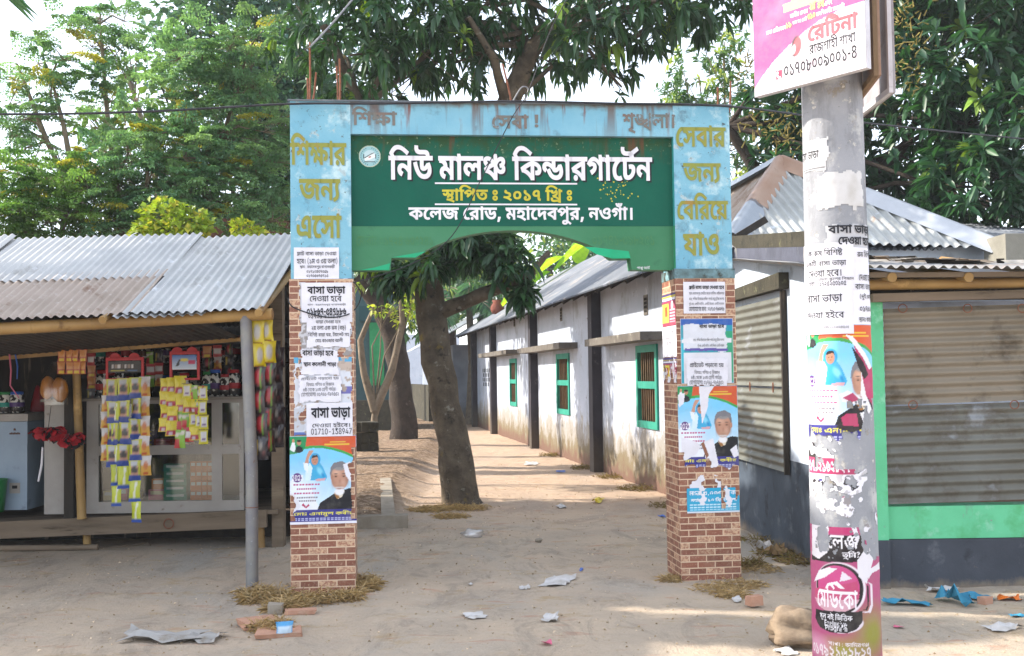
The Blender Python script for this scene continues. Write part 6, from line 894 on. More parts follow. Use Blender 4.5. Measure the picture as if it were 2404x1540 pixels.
def coaching(P,t):
    c = lambda x,y: t((1980 + x / 3.5) / 1.0649,(1200 + y / 3.5) / 1.0649)
    def po(pts,col): P.poly([c(*p) for p in pts],col)
    def el(x,y,a,b_,col,soft=.03,k=1): q = c(x,y);P.ell(q[0],q[1],a * k0,b_ * k0,col,0,soft,k)
    k0 = (c(460,900)[0] - c(400,900)[0]) / 60;n = P.nz(9,5);n2 = P.nz(20,2)
    P.C[:] = lin('#aa4d75');el(690,1330,260,330,'#8f8a3e',.8);el(450,1500,300,160,'#9a8f45',.8);el(230,1450,200,130,'#c98aa5',.7)
    po([(190,470),(620,470),(620,705),(190,705)],'#262023');po([(330,380),(500,398),(560,470),(300,470)],'#b3386a');po([(230,325),(360,325),(350,420),(240,420)],'#8f2c56')
    el(415,955,232,235,'#dfd2da',.05);el(405,955,214,222,'#241f22',.02);el(398,945,186,192,'#bf4a80',.02)
    po([(215,960),(560,880),(580,1000),(560,1080),(420,1140),(280,1110),(220,1030)],'#b8466f');po([(215,1040),(580,1040),(540,1110),(470,1150),(300,1150),(240,1100)],'#c79aa6');po([(210,900),(250,800),(330,770),(400,780),(300,860)],'#dcd8de');po([(420,890),(440,800),(520,860),(470,880)],'#d9cfd8');po([(300,960),(320,910),(400,890),(460,950),(420,950),(380,920),(330,930)],'#e4dde4')
    q = c(240,1110),c(560,905);P.text('মেডিকো',q[0][0],q[1][0],q[0][1],q[1][1],'#e6dfe6')
    el(415,1250,205,95,'#dccfd6',.04);po([(225,1140),(600,1140),(605,1230),(560,1300),(480,1340),(340,1340),(260,1300),(222,1220)],'#231f21')
    for kk,bx in (('মূল বই ভিত্তিক',(260,522,1232,1172)),('Exclusive',(298,476,1284,1240)),('Program',(303,482,1330,1286))):
        q = c(bx[0],bx[2]),c(bx[1],bx[3]);P.text(kk,q[0][0],q[1][0],q[0][1],q[1][1],'#dedbe0')
    po([(600,1130),(640,1130),(655,1090),(655,920),(625,890),(640,905),(645,1085),(630,1118)],'#231f21');po([(590,1150),(670,1150),(690,1080),(685,900),(640,880),(668,910),(670,1080),(650,1135)],'#dccfd6')
    for kk,bx in (('শাখা : কাদিরগঞ্জ',(330,655,1452,1400)),('০১৭৯২১৬২৮২৭',(205,672,1525,1445))):
        q = c(bx[0],bx[2]),c(bx[1],bx[3]);P.text(kk,q[0][0],q[1][0],q[0][1],q[1][1],'#dcd0d2')
    for kk,bx in (('লেঞ্জ',(318,560,600,482)),('তুমি?',(440,580,695,612))):
        q = c(bx[0],bx[2]),c(bx[1],bx[3]);P.text(kk,q[0][0],q[1][0],q[0][1],q[1][1],'#e4e0e4')
    for pts in ([(190,300),(300,300),(330,430),(320,640),(250,700),(190,660)],[(560,700),(640,560),(700,640),(650,830),(640,900),(570,840)],[(500,380),(540,370),(580,500),(560,560),(530,460)],[(290,270),(340,180),(410,250),(330,300)],[(640,780),(700,740),(740,700),(745,760),(680,800),(650,860)]): po(pts,'#d9d5da')
    po([(300,270),(335,215),(380,262),(330,280)],'#b3386a')
    X,Y = P.X,P.Y;top = c(400,690)[1];m_ = np.zeros(X.shape,bool)
    for pts in ([(400,170),(770,150),(770,640),(700,690),(610,560),(560,350),(430,380),(400,300)],[(180,150),(300,150),(280,290),(240,330),(180,320)],[(240,420),(320,400),(330,620),(260,640),(240,560)],[(400,120),(600,120),(540,420),(470,390)]): m_ |= P.inside([c(*p) for p in pts]) != 0
    P.cut(m_ & (n2 < .42));P.cut((n2 > .52) & (Y > top))
notice(psf,(1909,2066,1238,1590),'torn pink and black coaching-centre bill wrapped round the foot of the pole',art=coaching,cell=.0035,name='coaching_poster',cat='poster',seed=28,base=b0)
# ------------------------------------------------------------------ signs tied to the pole
BL,BRt = at(1772,228,5.74),at(2035,160,5.2);su = BRt - BL;su[2] = 0;SW = np.linalg.norm(su);su /= SW;sn = np.array([su[1],-su[0],0]);SZ = (BL[2] + BRt[2]) / 2
SO = np.array([BL[0],BL[1],SZ]);SH = .95
def spx(x,y): P = pl(x,y,SO,sn) - SO;return float(P @ su),float(P[2])
swp = lambda d: (lambda X,Y: SO + np.outer(X,su) + sn * d + np.outer(Y,[0,0,1]))
sign = thing('pole_sign','white and purple coaching-centre sign board tied high on the pole, facing left','sign',SO)
PLW = mat('white_sign_frame','#cfccd2','#bdb9bd',6,.5,spots=[('#8a8078',9,.6,.7)])
fr_ = (SO,su,-sn);m = MB();m.box((0,0,0),(SW,.035,SH),0,fr_);m.build('panel',[PLW],sign)
P = Paint(SW - .004,SH - .004,.006,'#d8d4da')
cv = [spx(*p) for p in ((1772,208),(1790,180),(1815,147),(1850,110),(1885,78),(1925,48),(1975,22),(2036,2))]
P.poly(cv + [(SW + .1,cv[-1][1]),(SW + .1,SH),(-.1,SH),(-.1,cv[0][1])],'#96487f');P._put(np.clip(P.nz(6,3) * .5,0,.35),'#b9809f')
P.poly([spx(*p) for p in ((1838,12),(1841,32),(1925,4),(1990,-20),(1985,-45))],'#cfe08a')
q = spx(1870,110);P.ell(q[0] - .005,q[1],.033,.058,'#3a2a33',-.2,.2);P.ell(q[0] + .005,q[1],.029,.05,'#cf4a55',-.2,.2);P.ell(q[0] - .02,q[1] - .012,.014,.026,'#e2dce2',-.2,.2)
P.poly([spx(1820,168),spx(1836,163),spx(1837,184),spx(1821,189)],'#a62a50')
P.mesh('printed_face',lambda X,Y: swp(.002)(X + .002,Y + .002),PRN,sign)
scarlet_print = mat('crimson_print','#cf4450','#d9606a',4,.6);WHT = mat('white_print','#e2dfe4','#e8e4ea',4,.6);YG = mat('lime_print','#d5de74','#dfe58a',4,.6)
def sl_(key,xa,ya,xb,yb,hpx): a_,b_ = spx(xa,ya),spx(xb,yb);y0 = (a_[1] + b_[1]) / 2;V,T = fit(key,a_[0],b_[0],y0,y0 + hpx * 5.5 / F);return V,T,0
letters('lettering',[sl_('০১৭০৮০০৯০০১-৪',1842,184,2012,133,30),sl_('রাজশাহী শাখা',1901,133,2009,96,33)],swp(.004),[INK],sign)
letters('lettering',[sl_('*রেটিনা',1898,103,2015,62,52)],swp(.004),[scarlet_print],sign)
letters('lettering',[sl_('*জাতীয় মেধায়',1856,44,1898,30,14),sl_('*এবং',1936,18,1955,8,12),sl_('*ঢাকা মেডিকেলে',1800,84,1846,68,14),sl_('*জন সহ মোট',1862,60,1896,48,12),sl_('*জন শিক্ষার্থীর চান্সপ্রাপ্তি',1917,42,1984,18,15)],swp(.004),[WHT],sign)
letters('lettering',[sl_('*২য়',1901,27,1916,21,20),sl_('*৪র্থ',1921,22,1936,14,22),sl_('*১৯',1847,68,1859,63,14),sl_('*৩১০',1897,48,1915,41,15)],swp(.004),[YG],sign)
letters('phone_symbol',[(np.array([spx(*p) for p in ((1824,170),(1828,168),(1829,174),(1827,176),(1831,181),(1834,179),(1834,184),(1829,185),(1824,178))]),np.array([(0,1,2),(0,2,3),(0,3,8),(3,4,7),(3,7,8),(4,5,6),(4,6,7)]),0)],swp(.004),[WHT],sign)
WOOD = mat('weathered_wood','#8a7258','#6d5944',9,.85,.4,40,stretch=(1,1,.15),spots=[('#4f4438',14,.6,.7)])
def side_sign(xl,yl,Yl,xr,yr,Yr,label,face,hgt):
    A,B = at(xl,yl,Yl),at(xr,yr,Yr);z0 = (A[2] + B[2]) / 2;u = B - A;u[2] = 0;L = np.linalg.norm(u);u /= L;n_ = np.array([u[1],-u[0],0]);o = np.array([A[0],A[1],z0])
    t_ = thing('pole_sign',label,'sign',o);fr2 = (o,u,-n_)
    MB().box((0,0,0),(L,.012,hgt),0,fr2).build('panel',[face],t_)
    m = MB();m.box((0,-.022,0),(L,-.0005,.03),0,fr2);m.box((0,-.022,.031),(.028,-.0005,hgt),0,fr2);m.box((L - .028,-.022,.031),(L,-.0005,hgt),0,fr2);m.build('batten_frame',[WOOD if 'brown' in label else PLW],t_)
side_sign(2018,240,5.86,2063,172,5.36,'brown-backed sign board in the middle of the three on the pole',mat('rusty_tin_back','#8a6a56','#a08672',5,.6,spots=[('#5d4334',8,.55,.7)]),.95)
side_sign(2024,266,6.15,2098,226,5.62,'grey dirty sign board rearmost of the three on the pole',mat('dirty_white_tin','#a9a6aa','#8a8284',4,.6,spots=[('#6d5a55',5,.55,.7),('#8c6a70',3,.6,.7)]),1.05)

# ================================================================== roadside shop stall
ST = np.array([-3.4,10.6,0.])
stall = thing('roadside_stall','raised wooden snack stall under a corrugated tin roof, left of the gate','stall',ST)
TIN = mat('galvanised_tin','#bdbcba','#a9a9a9',1.6,.42,.15,20,metal=.2,spots=[('#8f8a84',3,.58,.72,(1,1,1)),('#cfd0d2',6,.6,.7),('#7d6a58',16,.68,.74)])
tan_tin = mat('rust_tinged_tin','#a8988c','#958679',2.5,.5,.15,20,metal=.12,spots=[('#7a5a45',5,.58,.72),('#b5aba3',8,.58,.7)])
TIND = mat('old_dark_tin','#5c5650','#403b38',4,.6,.2,20,metal=.3,spots=[('#6b4a36',7,.58,.7)])
BAM = mat('bamboo','#a88752','#8a6c42',5,.5,.2,40,stretch=(.3,.3,.3),spots=[('#6b4f2c',14,.62,.72),('#c9a468',8,.6,.7)])
PLANK = mat('grey_plank','#7d6d5c','#635647',8,.85,.45,30,stretch=(.12,1,1),spots=[('#463b30',16,.6,.7),('#94866f',5,.58,.7)])
DARKW = mat('dark_timber','#3b342d','#2a2622',8,.85,.4,30,stretch=(1,1,.15),spots=[('#6d5f50',10,.6,.68)])
PAINTW = mat('painted_board','#a8a29c','#979089',2.4,.6,.15,25,spots=[('#7d7168',9,.62,.72),('#5b5450',34,.68,.72)])
STEEL = mat('steel_post_paint','#868580','#74737a',6,.5,.3,40,spots=[('#6a4a38',11,.66,.72),('#b0b3b4',16,.62,.7)],metal=.2)
X0,X1 = -7.2,at(674,640,9.2)[0]
# roof: upper silver sheets, eave lower at the left
eL,eR = at(0,748,8.35),at(672,722,8.35);zE = lambda x: eL[2] + (eR[2] - eL[2]) * (x - eL[0]) / (eR[0] - eL[0])
def sheet(xa,xb,ya,yb,lift,m,seed,name,label=None,rag=.0,skew=.0):
    t0,t1 = (ya - 8.35) / 1.85,(yb - 8.35) / 1.85;zr = 2.895
    z = lambda x,t: zE(x) + (zr - zE(x)) * t
    A = np.array([xa,ya,z(xa,t0) + lift]);B = np.array([xb,ya,z(xb,t0) + lift]);C_ = np.array([xa + skew,yb,z(xa,t1) + lift])
    mb = MB();corr(mb,A,B - A,C_ - A,np.linalg.norm(B - A),np.linalg.norm(C_ - A),.07,.011,0,seed=seed,rag=rag);return mb.build(name,[m],stall,label=label)
sheet(X0,-4.55,8.42,10.2,.0,TIN,1,'roof_sheet');sheet(-4.62,-2.85,9.1,10.21,.022,TIN,2,'roof_sheet');sheet(-2.93,X1,8.32,10.2,.012,TIN,3,'roof_sheet',rag=.06)
sheet(-4.7,-2.87,8.33,9.25,.006,tan_tin,4,'roof_sheet','brownish weathered roof sheet',rag=.04);sheet(-3.0,-2.3,8.31,9.9,-.012,TIN,6,'roof_sheet')
mb = MB();corr(mb,(X0,10.2,2.9),(1,0,0),(0,1,-.28),X1 - X0,2.6,.07,.011);mb.build('rear_roof',[TIN],stall)
def bamboo(A,B,r,parent,name='bamboo_pole',seed=0,gap=.34,taper=.85,m=None):
    A,B = np.array(A,float),np.array(B,float);L = np.linalg.norm(B - A);n = max(1,int(L / gap));P = [];R = []
    for k in range(n + 1):
        c = A + (B - A) * k / n;rr = r * (1 - (1 - taper) * k / n);d = (B - A) / L
        for o,q in ((-.018,1),(-.006,1.07),(0,.98),(.006,1.08),(.02,1)):
            if (k == 0 and o < 0) or (k == n and o > 0): continue
            P.append(c + d * o);R.append(rr * q)
    return MB().tube(P,R,12,0,True,.015,seed).build(name,[m or BAM],parent)
bL,bR = at(-60,775,8.45),at(640,737,8.45);bamboo(bL + (bL - bR) * .6,bR,.052,stall,'eave_bamboo',1,.43)
for px_,py_ in ((240,752),(607,735)): A = at(px_,py_,8.3);bamboo(A,(A[0] + .03,10.3,2.8),.03,stall,'rafter_bamboo',2)
mb = MB();q = at(592,1385,8.45);tp = at(577,742,8.45);mb.tube([(q[0],q[1],-.15),(q[0],q[1],.9),tp],[.048,.047,.045],16);sp = mb.build('steel_post',[STEEL],stall)
MB().tube([np.array([q[0],q[1],.62 - i_ * 0]) + np.array([0,0,i_ * .006]) for i_ in range(2)],.0505,16,0,False).build('rust_ring',[RUST],sp)
fl0,fl1 = at(0,836,10.32),at(566,792,10.32);fd = fl1 - fl0;fl0 = fl0 - fd * .5;fd = fd * 1.5
mb = MB();o_ = np.array([0,-1.55,.12]);corr(mb,fl0,fd,o_,np.linalg.norm(fd),np.linalg.norm(o_),.07,.012,0,seed=7);mb.build('shutter_flap',[TIND],stall)
MB().bar(fl0 + [0,-.02,-.02],fl0 + fd + [0,-.02,-.02],.03,.035).build('flap_batten',[BAM],stall)
# posts, platform, floor, back and side walls
q = gp(655,1281);MB().box((q[0] - .055,q[1] - .06,-.1),(q[0] + .055,q[1] + .06,2.7)).build('corner_post',[PLANK],stall)
MB().box((q[0] + .1,q[1] + .25,-.1),(q[0] + .22,q[1] + .35,2.7)).build('corner_post',[DARKW],stall)
FYL,FYR = 10.45,10.5;za,zb_ = at(0,1228,FYL),at(625,1197,FYR);zc,zd = at(0,1262,FYL)[2],at(625,1238,FYR)[2]
mb = MB();e_ = -3.0;sl2 = (zb_[2] - za[2]) / (zb_[0] - za[0]);mb.hexa([(X0,FYL,zc - .08),(zb_[0],FYR,zd),(zb_[0],FYR + .06,zd),(X0,FYL + .06,zc - .08),(X0,FYL,za[2] - .06),(zb_[0],FYR,zb_[2]),(zb_[0],FYR + .06,zb_[2]),(X0,FYL + .06,za[2] - .06)])
fbm = mb.build('platform_beam',[PLANK],stall)
q2 = at(397,1229,FYR - .02);mb = MB();mb.tube([q2 + np.array([.045 * math.cos(t),-.012,.045 * math.sin(t)]) for t in np.linspace(0,2 * math.pi,17)],.006,6);mb.build('iron_ring',[RUST],fbm)
mb = MB();n = 9
for k in range(n): y0 = FYL + .062 + k * .27;mb.hexa([(X0,y0,za[2] - .1),(zb_[0] + .1,y0,zb_[2] - .04),(zb_[0] + .1,y0 + .262,zb_[2] - .04),(X0,y0 + .262,za[2] - .1),(X0,y0,za[2] - .06),(zb_[0] + .1,y0,zb_[2] - .002),(zb_[0] + .1,y0 + .262,zb_[2] - .002),(X0,y0 + .262,za[2] - .06)])
mb.build('floor_boards',[PLANK],stall)
for px_,py_ in ((202,1290),(640,1265),(-140,1295)):
    q = gp(px_,py_);bamboo((q[0],10.6,-.06),(q[0] - .01,10.6,.28),.04,stall,'platform_leg',3,.2)
bamboo((X0,10.55,.03),(at(235,1300,10.55)[0],10.5,.03),.032,stall,'ground_bamboo',5,m=PLANK);bamboo(at(235,1292,10.6),at(345,1278,10.9),.03,stall,'ground_bamboo',6,m=PLANK)
mb = MB();mb.box((X0,12.75,.1),(zb_[0] + .2,12.8,2.85));mb.build('back_wall',[DARKW],stall)
mb = MB();mb.box((zb_[0] + .2,10.75,.25),(zb_[0] + .23,12.8,2.7));mb.box((X0 - .05,8.6,-.1),(X0,12.8,2.8));mb.box((X0,11.3,1.95),(zb_[0] + .2,12.7,2.0));mb.build('side_wall',[mat('grey_side_board','#5b6066','#494c50',4,.8,.3)],stall)  # left wall and inner ceiling board added to keep the stall interior dark
mb = MB();mb.box((X0,11.25,-.05),(zb_[0] + .2,11.35,.24));mb.build('base_skirt',[DARKW],stall)  # dark skirt added so the space under the floor reads as shade
q = at(163,1200,10.52);MB().box((q[0] - .045,10.5,.3),(q[0] + .045,10.6,1.9)).build('wooden_post',[DARKW],stall)
A,B = at(192,1218,10.42),at(178,828,10.42);bamboo(A,B + (B - A) * .1,.042,stall,'bamboo_pole',7,.3)
mb = MB();zs = [.95,1.36,1.76]
for z in zs: mb.box((-4.9,12.3,z),(zb_[0] + .15,12.74,z + .025))
mb.build('back_shelf',[DARKW],stall)
# ------------------------------------------------------------------ glazed counter
CY = 10.62;cz0,cz1 = at(210,1206,CY)[2],at(210,942,CY)[2]
cxs = [at(x,1080,CY)[0] for x in (213,231,497,521,562,572)];cxl = at(104,1080,CY)[0];cxr = cxs[-1]
ctr = thing('display_counter','off-white wooden shop counter with glazed front standing on the stall platform','counter',((cxl + cxr) / 2,CY,cz0))
mb = MB();yb_ = CY + .03
zmid0,zmid1 = at(350,1068,CY)[2],at(350,1046,CY)[2]
zbt = at(350,1177,CY)[2];ztp = at(350,948,CY)[2]
for a_,b_,z0,z1 in ((cxl,at(158,1080,CY)[0],cz0,cz1),(at(203,1080,CY)[0],cxs[1],cz0,cz1),(cxs[2],cxs[3],zbt,ztp),(cxs[4],cxs[5],zbt,ztp)): mb.box((a_,CY,z0),(b_,yb_,z1))
for z0,z1 in ((cz0,zbt),(ztp,cz1)): mb.box((cxs[1],CY + .001,z0),(cxr,yb_ - .001,z1))
for a_,b_ in ((cxs[1],cxs[2]),(cxs[3],cxs[4])): mb.box((a_,CY + .002,zmid0),(b_,yb_ - .002,zmid1))
mb.build('front_frame',[PAINTW],ctr)
mb = MB();mb.box((cxl - .03,CY - .02,cz1),(cxr + .03,CY + .5,cz1 + .025));mb.build('counter_top',[mat('worn_counter_top','#8f867c','#756c62',5,.6,.2)],ctr)
mb = MB();mb.box((cxs[1] - .01,yb_ + .001,zmid0),(cxr,CY + .48,zmid0 + .02));mb.box((cxs[1] - .01,yb_ + .001,cz0 + .02),(cxr,CY + .48,zbt - .005));mb.build('shelf',[PAINTW],ctr)
mb = MB();mb.box((cxl,CY + .48,cz0),(cxr,CY + .5,cz1));mb.build('rear_board',[DARKW],ctr)
GL = mat_glass('dusty_pane',(.8,.84,.82),.1,.12)
for a_,b_ in ((cxs[1],cxs[2]),(cxs[3],cxs[4])):
    for z0,z1 in ((zbt,zmid0),(zmid1,ztp)): MB().box((a_ - .004,CY + .012,z0 - .004),(b_ + .004,CY + .016,z1 + .004)).build('glass_pane',[GL],ctr)
# ------------------------------------------------------------------ goods
goods_colours = dict(crimson='#a3262c',green='#2f7a45',blue='#2b58a8',brown='#5a3522',amber='#b5762c',cream='#c9b894',black='#1c1a1c',purple='#4a2f66',pink='#c0607a',teal='#1f8577',yellow='#d0b81f',orange='#cf6a24',white='#cfccd0')
PLM = {k: mat('goods_' + k,v,None,8,.4) for k,v in goods_colours.items()}
JARP = mat('clear_jar_plastic','#8f9494','#7d8284',8,.15,spec=.6)
def bits(c1,c2,name):
    b = NB(name);v = b.n('ShaderNodeTexVoronoi');v.inputs['Scale'].default_value = 34;b.l(b.co(),v.inputs[0])
    bw = b.n('ShaderNodeRGBToBW');b.l(v.outputs['Color'],bw.inputs[0]);c = b.mix(b.ramp(bw.outputs[0],.35,.5),c1,c2);c = b.mix(b.ramp(v.outputs['Distance'],.0,.02),c,'#2a2624')
    c = b.mix(b.ramp(bw.outputs[0],.66,.7),c,'#c9c4bb');b.l(c,b.p.inputs['Base Color']);b.p.inputs['Roughness'].default_value = .25;return b.m
sweet_fillings = [bits('#8a1f26','#c9a05a','crimson_sweets'),bits('#4a2a1e','#8a5a3a','brown_sweets'),bits('#3a3a40','#8a8a90','grey_sweets'),bits('#b06a2a','#d0a860','amber_sweets'),bits('#2f5f3a','#a8b050','green_sweets')]
def jar(x,y,z,r,h,bm,lid,label):
    j = thing('sweet_jar',label,'jar',(x,y,z),'sweet jars on the stall shelves')
    MB().lathe((x,y,z),[(0,0),(r * .95,0),(r,.01),(r,h * .8),(r * .8,h * .9),(r * .8,h * .92)],16).build('jar_body',[bm],j)
    MB().lathe((x,y,z),[(r * .84,h * .9),(r * .86,h * .9),(r * .86,h),(r * .8,h + .008),(0,h + .008)],16).build('lid',[PLM[lid]],j)
    MB().lathe((x,y,z),[(r + .001,h * .3),(r + .002,h * .32),(r + .002,h * .5),(r + .001,h * .52)],16).build('paper_band',[PLM[{'crimson': 'crimson','green': 'teal','blue': 'purple'}.get(lid,'brown')]],j)
jl = [(222,2,'crimson'),(236,0,'green'),(262,1,'crimson'),(300,2,'crimson'),(345,1,'black'),(392,0,'blue'),(430,4,'white'),(460,3,'green'),(487,0,'crimson'),(508,2,'green'),(530,0,'crimson'),(552,1,'crimson')]
rows = ['on the low shelf','on the middle shelf','on the top shelf'];nth = ['first','second','third','fourth','fifth','sixth','seventh','eighth','ninth','tenth','eleventh','twelfth']
rg = random.Random(5)
for ri,z in enumerate((1.385,1.785)):
    for k,(px_,bi,ld) in enumerate(jl):
        x = at(px_,860,12.45)[0];jar(x + rg.uniform(-.01,.01),12.45,z,rg.uniform(.058,.07),rg.uniform(.24,.3),sweet_fillings[(bi + ri * 2 + k) % 5],ld,'%s sweet jar from the left %s behind the counter, %s lid' % (nth[k],rows[ri + 1],ld))
for k,(px_,bi,ld) in enumerate(((240,0,'crimson'),(283,1,'black'),(418,2,'black'),(432,1,'crimson'),(488,3,'green'),(505,0,'blue'),(530,2,'crimson'),(550,1,'crimson'))):
    x = at(px_,905,10.9)[0];jar(x,10.9,cz1 + .026,.058,rg.uniform(.2,.27),sweet_fillings[bi],ld,'%s sweet jar from the left on the counter top, %s lid' % (nth[k],ld))
def carton(name,label,cat,x0,x1,y0,z0,h,d,colour,mark,group=None):
    t_ = thing(name,label,cat,((x0 + x1) / 2,y0 + d / 2,z0),group);MB().box((x0,y0,z0),(x1,y0 + d,z0 + h)).build('carton',[PLM[colour]],t_)
    w_ = x1 - x0;MB().box((x0 + w_ * .12,y0 - .001,z0 + h * .52),(x1 - w_ * .12,y0 + .001,z0 + h * .86)).build('front_print',[PLM[mark]],t_)
sx = lambda x,Y=10.75: at(x,1120,Y)[0]
szz = lambda y,Y=10.75: at(350,y,Y)[2]
zt = szz(1178);zt = zbt - .004
hq = ['bottom','second','third','top']
for c_ in range(4):                                              # juice cartons, four columns of four
    for r_ in range(4):
        a_ = sx(449 + c_ * 13.3);w_ = sx(461.5) - sx(449);carton('juice_carton','orange drink carton, %s layer and %s column of the block in the counter' % (hq[r_],nth[c_]),'carton',a_,a_ + w_,10.72,zt + r_ * .093,.09,.06,'orange','white','drink cartons in the counter')
for r_ in range(5): carton('biscuit_box','%s teal biscuit box of the pile inside the counter' % ['bottom','second','third','fourth','topmost'][r_],'box',sx(386 + r_ % 2),sx(440 - r_ % 2),10.72,zt + r_ * .07,.066,.14,'teal','white','teal boxes inside the counter')
for r_ in range(3): carton('biscuit_box','%s pale box low at the left inside the counter' % ['bottom','middle','top'][r_],'box',sx(238 + 30 * r_),sx(264 + 30 * r_),10.8,zt,[.09,.12,.07][r_],.1,['cream','pink','cream'][r_],['white','white','crimson'][r_])
carton('juice_carton','pair-sized orange drink carton alone left of the teal boxes','carton',sx(352),sx(382),10.8,zt + .1,.1,.1,'orange','white');carton('cardboard_box','pinkish cardboard box under the lone drink carton inside the counter','box',sx(346),sx(386),10.78,zt,.098,.14,'pink','cream')
zm = zmid0 + .021
for c_,(a_,b_,hu,mk,nn) in enumerate(((322,361,'purple','yellow',5),(362,405,'crimson','pink',3),(406,450,'crimson','orange',2),(476,494,'yellow','black',3))):
    for r_ in range(nn): carton('snack_box','%s %s snack box of the %s pile on the upper counter shelf' % (['bottom','second','third','fourth','fifth'][r_],hu,nth[c_]),'box',sx(a_),sx(b_),10.74,zm + r_ * .042,.039,.12,hu,mk,'snack boxes on the counter shelf')
# freezer, jars and bags at the far left
fz = thing('chest_freezer','pale blue-grey chest freezer at the far left of the stall','freezer',at(-10,1205,10.75))
FZ = mat('freezer_enamel','#93a3b3','#8797a8',3,.4,spots=[('#6f7a86',6,.6,.75)]);xa,xb = -5.4,at(64,1080,10.75)[0];zf0,zf1 = .36,at(30,990,10.75)[2]
MB().box((xa,10.75,zf0),(xb,11.4,zf1)).build('cabinet',[FZ],fz);MB().box((xa,10.73,zf1 + .004),(xb + .012,11.42,zf1 + .075)).build('lid',[PAINTW],fz)
q = at(34,1146,10.74);MB().box((q[0] - .05,10.744,q[2] - .05),(q[0] + .05,10.7495,q[2] + .05)).build('vent_grille',[PAINTW],fz);MB().box((q[0] - .025,10.742,q[2] - .005),(q[0] + .025,10.7435,q[2] + .025)).build('vent_slot',[PLM['black']],fz)
q = at(34,1018,10.74);mb = MB()
for k in range(7): mb.box((q[0] - .05 + k * .015,10.743,q[2] - .008),(q[0] - .04 + k * .015,10.7495,q[2] + .008 + .004 * (k % 2)))
mb.prism([(q[0] - .012,10.743,q[2] + .03),(q[0] + .012,10.743,q[2] + .03),(q[0] + .002,10.743,q[2] + .052),(q[0] - .01,10.743,q[2] + .05)],(0,.006,0));mb.build('badge_lettering',[PLM['brown']],fz)
MB().lathe((at(-12,1110,10.66)[0],10.62,.36),[(0,0),(.1,0),(.13,.3),(.135,.31),(.12,.31),(.1,.02)],14).build('green_bucket',[PLM['green']],origin=at(-12,1190,10.62),label='dark green plastic tub in front of the freezer',cat='tub')
for k,(px_,hu) in enumerate(((12,'green'),(40,'blue'),(-16,'green'))):
    x = at(px_,940,10.95)[0];jar(x,10.95,zf1 + .08,.07,.2,sweet_fillings[4 if hu == 'green' else 2],hu,['green-lidded jar on the freezer at the picture edge','blue-lidded jar on the freezer beside the counter','half-hidden green-lidded jar at the far left on the freezer'][k])
# ---- sachets hung in strips
def sachet_paint(kind):
    P = Paint(1,1,.11,'#d0bd1e')
    if kind == 'noodle': P.C[:] = lin('#b9b81e');P.rect(0,1,.0,.24,'#24428f');P.rect(.14,.8,.28,.72,'#bf8f78');P.ell(.48,.52,.36,.2,'#241715',0,.25);P.rect(.2,.75,.76,.95,'#b5b5ba')
    elif kind == 'lime': P.C[:] = lin('#bcc42a');P.rect(0,1,0,.18,'#2a4fa3');P.poly([(.4,.2),(.6,.2),(.7,.9),(.5,.95)],'#dcdcc8')
    elif kind == 'gold': P.C[:] = lin('#cb9a35');P.rect(0,1,.55,1,'#c9c2c0');P.ell(.5,.5,.3,.25,'#b8652a',0,.4);P.rect(.3,.7,.05,.15,'#b03a2a')
    elif kind == 'yellow': P.C[:] = lin('#d8c61c');P.rect(.1,.9,.08,.34,'#a82a44');P.rect(.25,.6,.1,.3,'#c9b8c9')
    elif kind == 'label': P.C[:] = lin('#cfc62a');P.rect(.2,.85,.2,.85,'#d3cfd3');P.rect(0,1,.9,1,'#5a2030');P.rect(.3,.75,.3,.34,'#6a4a8a');P.rect(.3,.75,.5,.54,'#6a4a8a')
    elif kind == 'green': P.C[:] = lin('#7fb02a');P.rect(0,.45,0,.5,'#b8303a');P.poly([(0,.6),(1,.75),(1,.95),(0,.8)],'#cfc9b8')
    elif kind == 'redwhite': P.C[:] = lin('#b32a30');P.rect(.1,.9,.3,.75,'#d4cfcf')
    elif kind == 'amber': P.C[:] = lin('#a83a26');P.rect(.1,.9,.35,.9,'#c98a4a');P.rect(.2,.8,.05,.3,'#d2b82a')
    elif kind == 'crisps': P.C[:] = lin('#cdbb1c');P.ell(.5,.5,.3,.38,'#b0aca6',0,.3);P.rect(.2,.8,.0,.1,'#7a1f24')
    elif kind == 'crispsred': P.C[:] = lin('#241c1e');P.ell(.5,.55,.32,.38,'#a3222c',0,.25);P.rect(.6,.75,.1,.9,'#5f8a2a')
    elif kind == 'crispsdark': P.C[:] = lin('#231a22');P.ell(.45,.6,.2,.25,'#8f8880',0,.5);P.rect(.1,.3,.2,.8,'#b59a2a');P.ell(.7,.3,.16,.12,'#5d2a30',0,.5)
    return P
SP = {k: sachet_paint(k) for k in ('noodle','lime','gold','yellow','label','green','redwhite','amber','crisps','crispsred','crispsdark')}
FOIL = mat_print('foil_wrapper',.28,.6,.12)
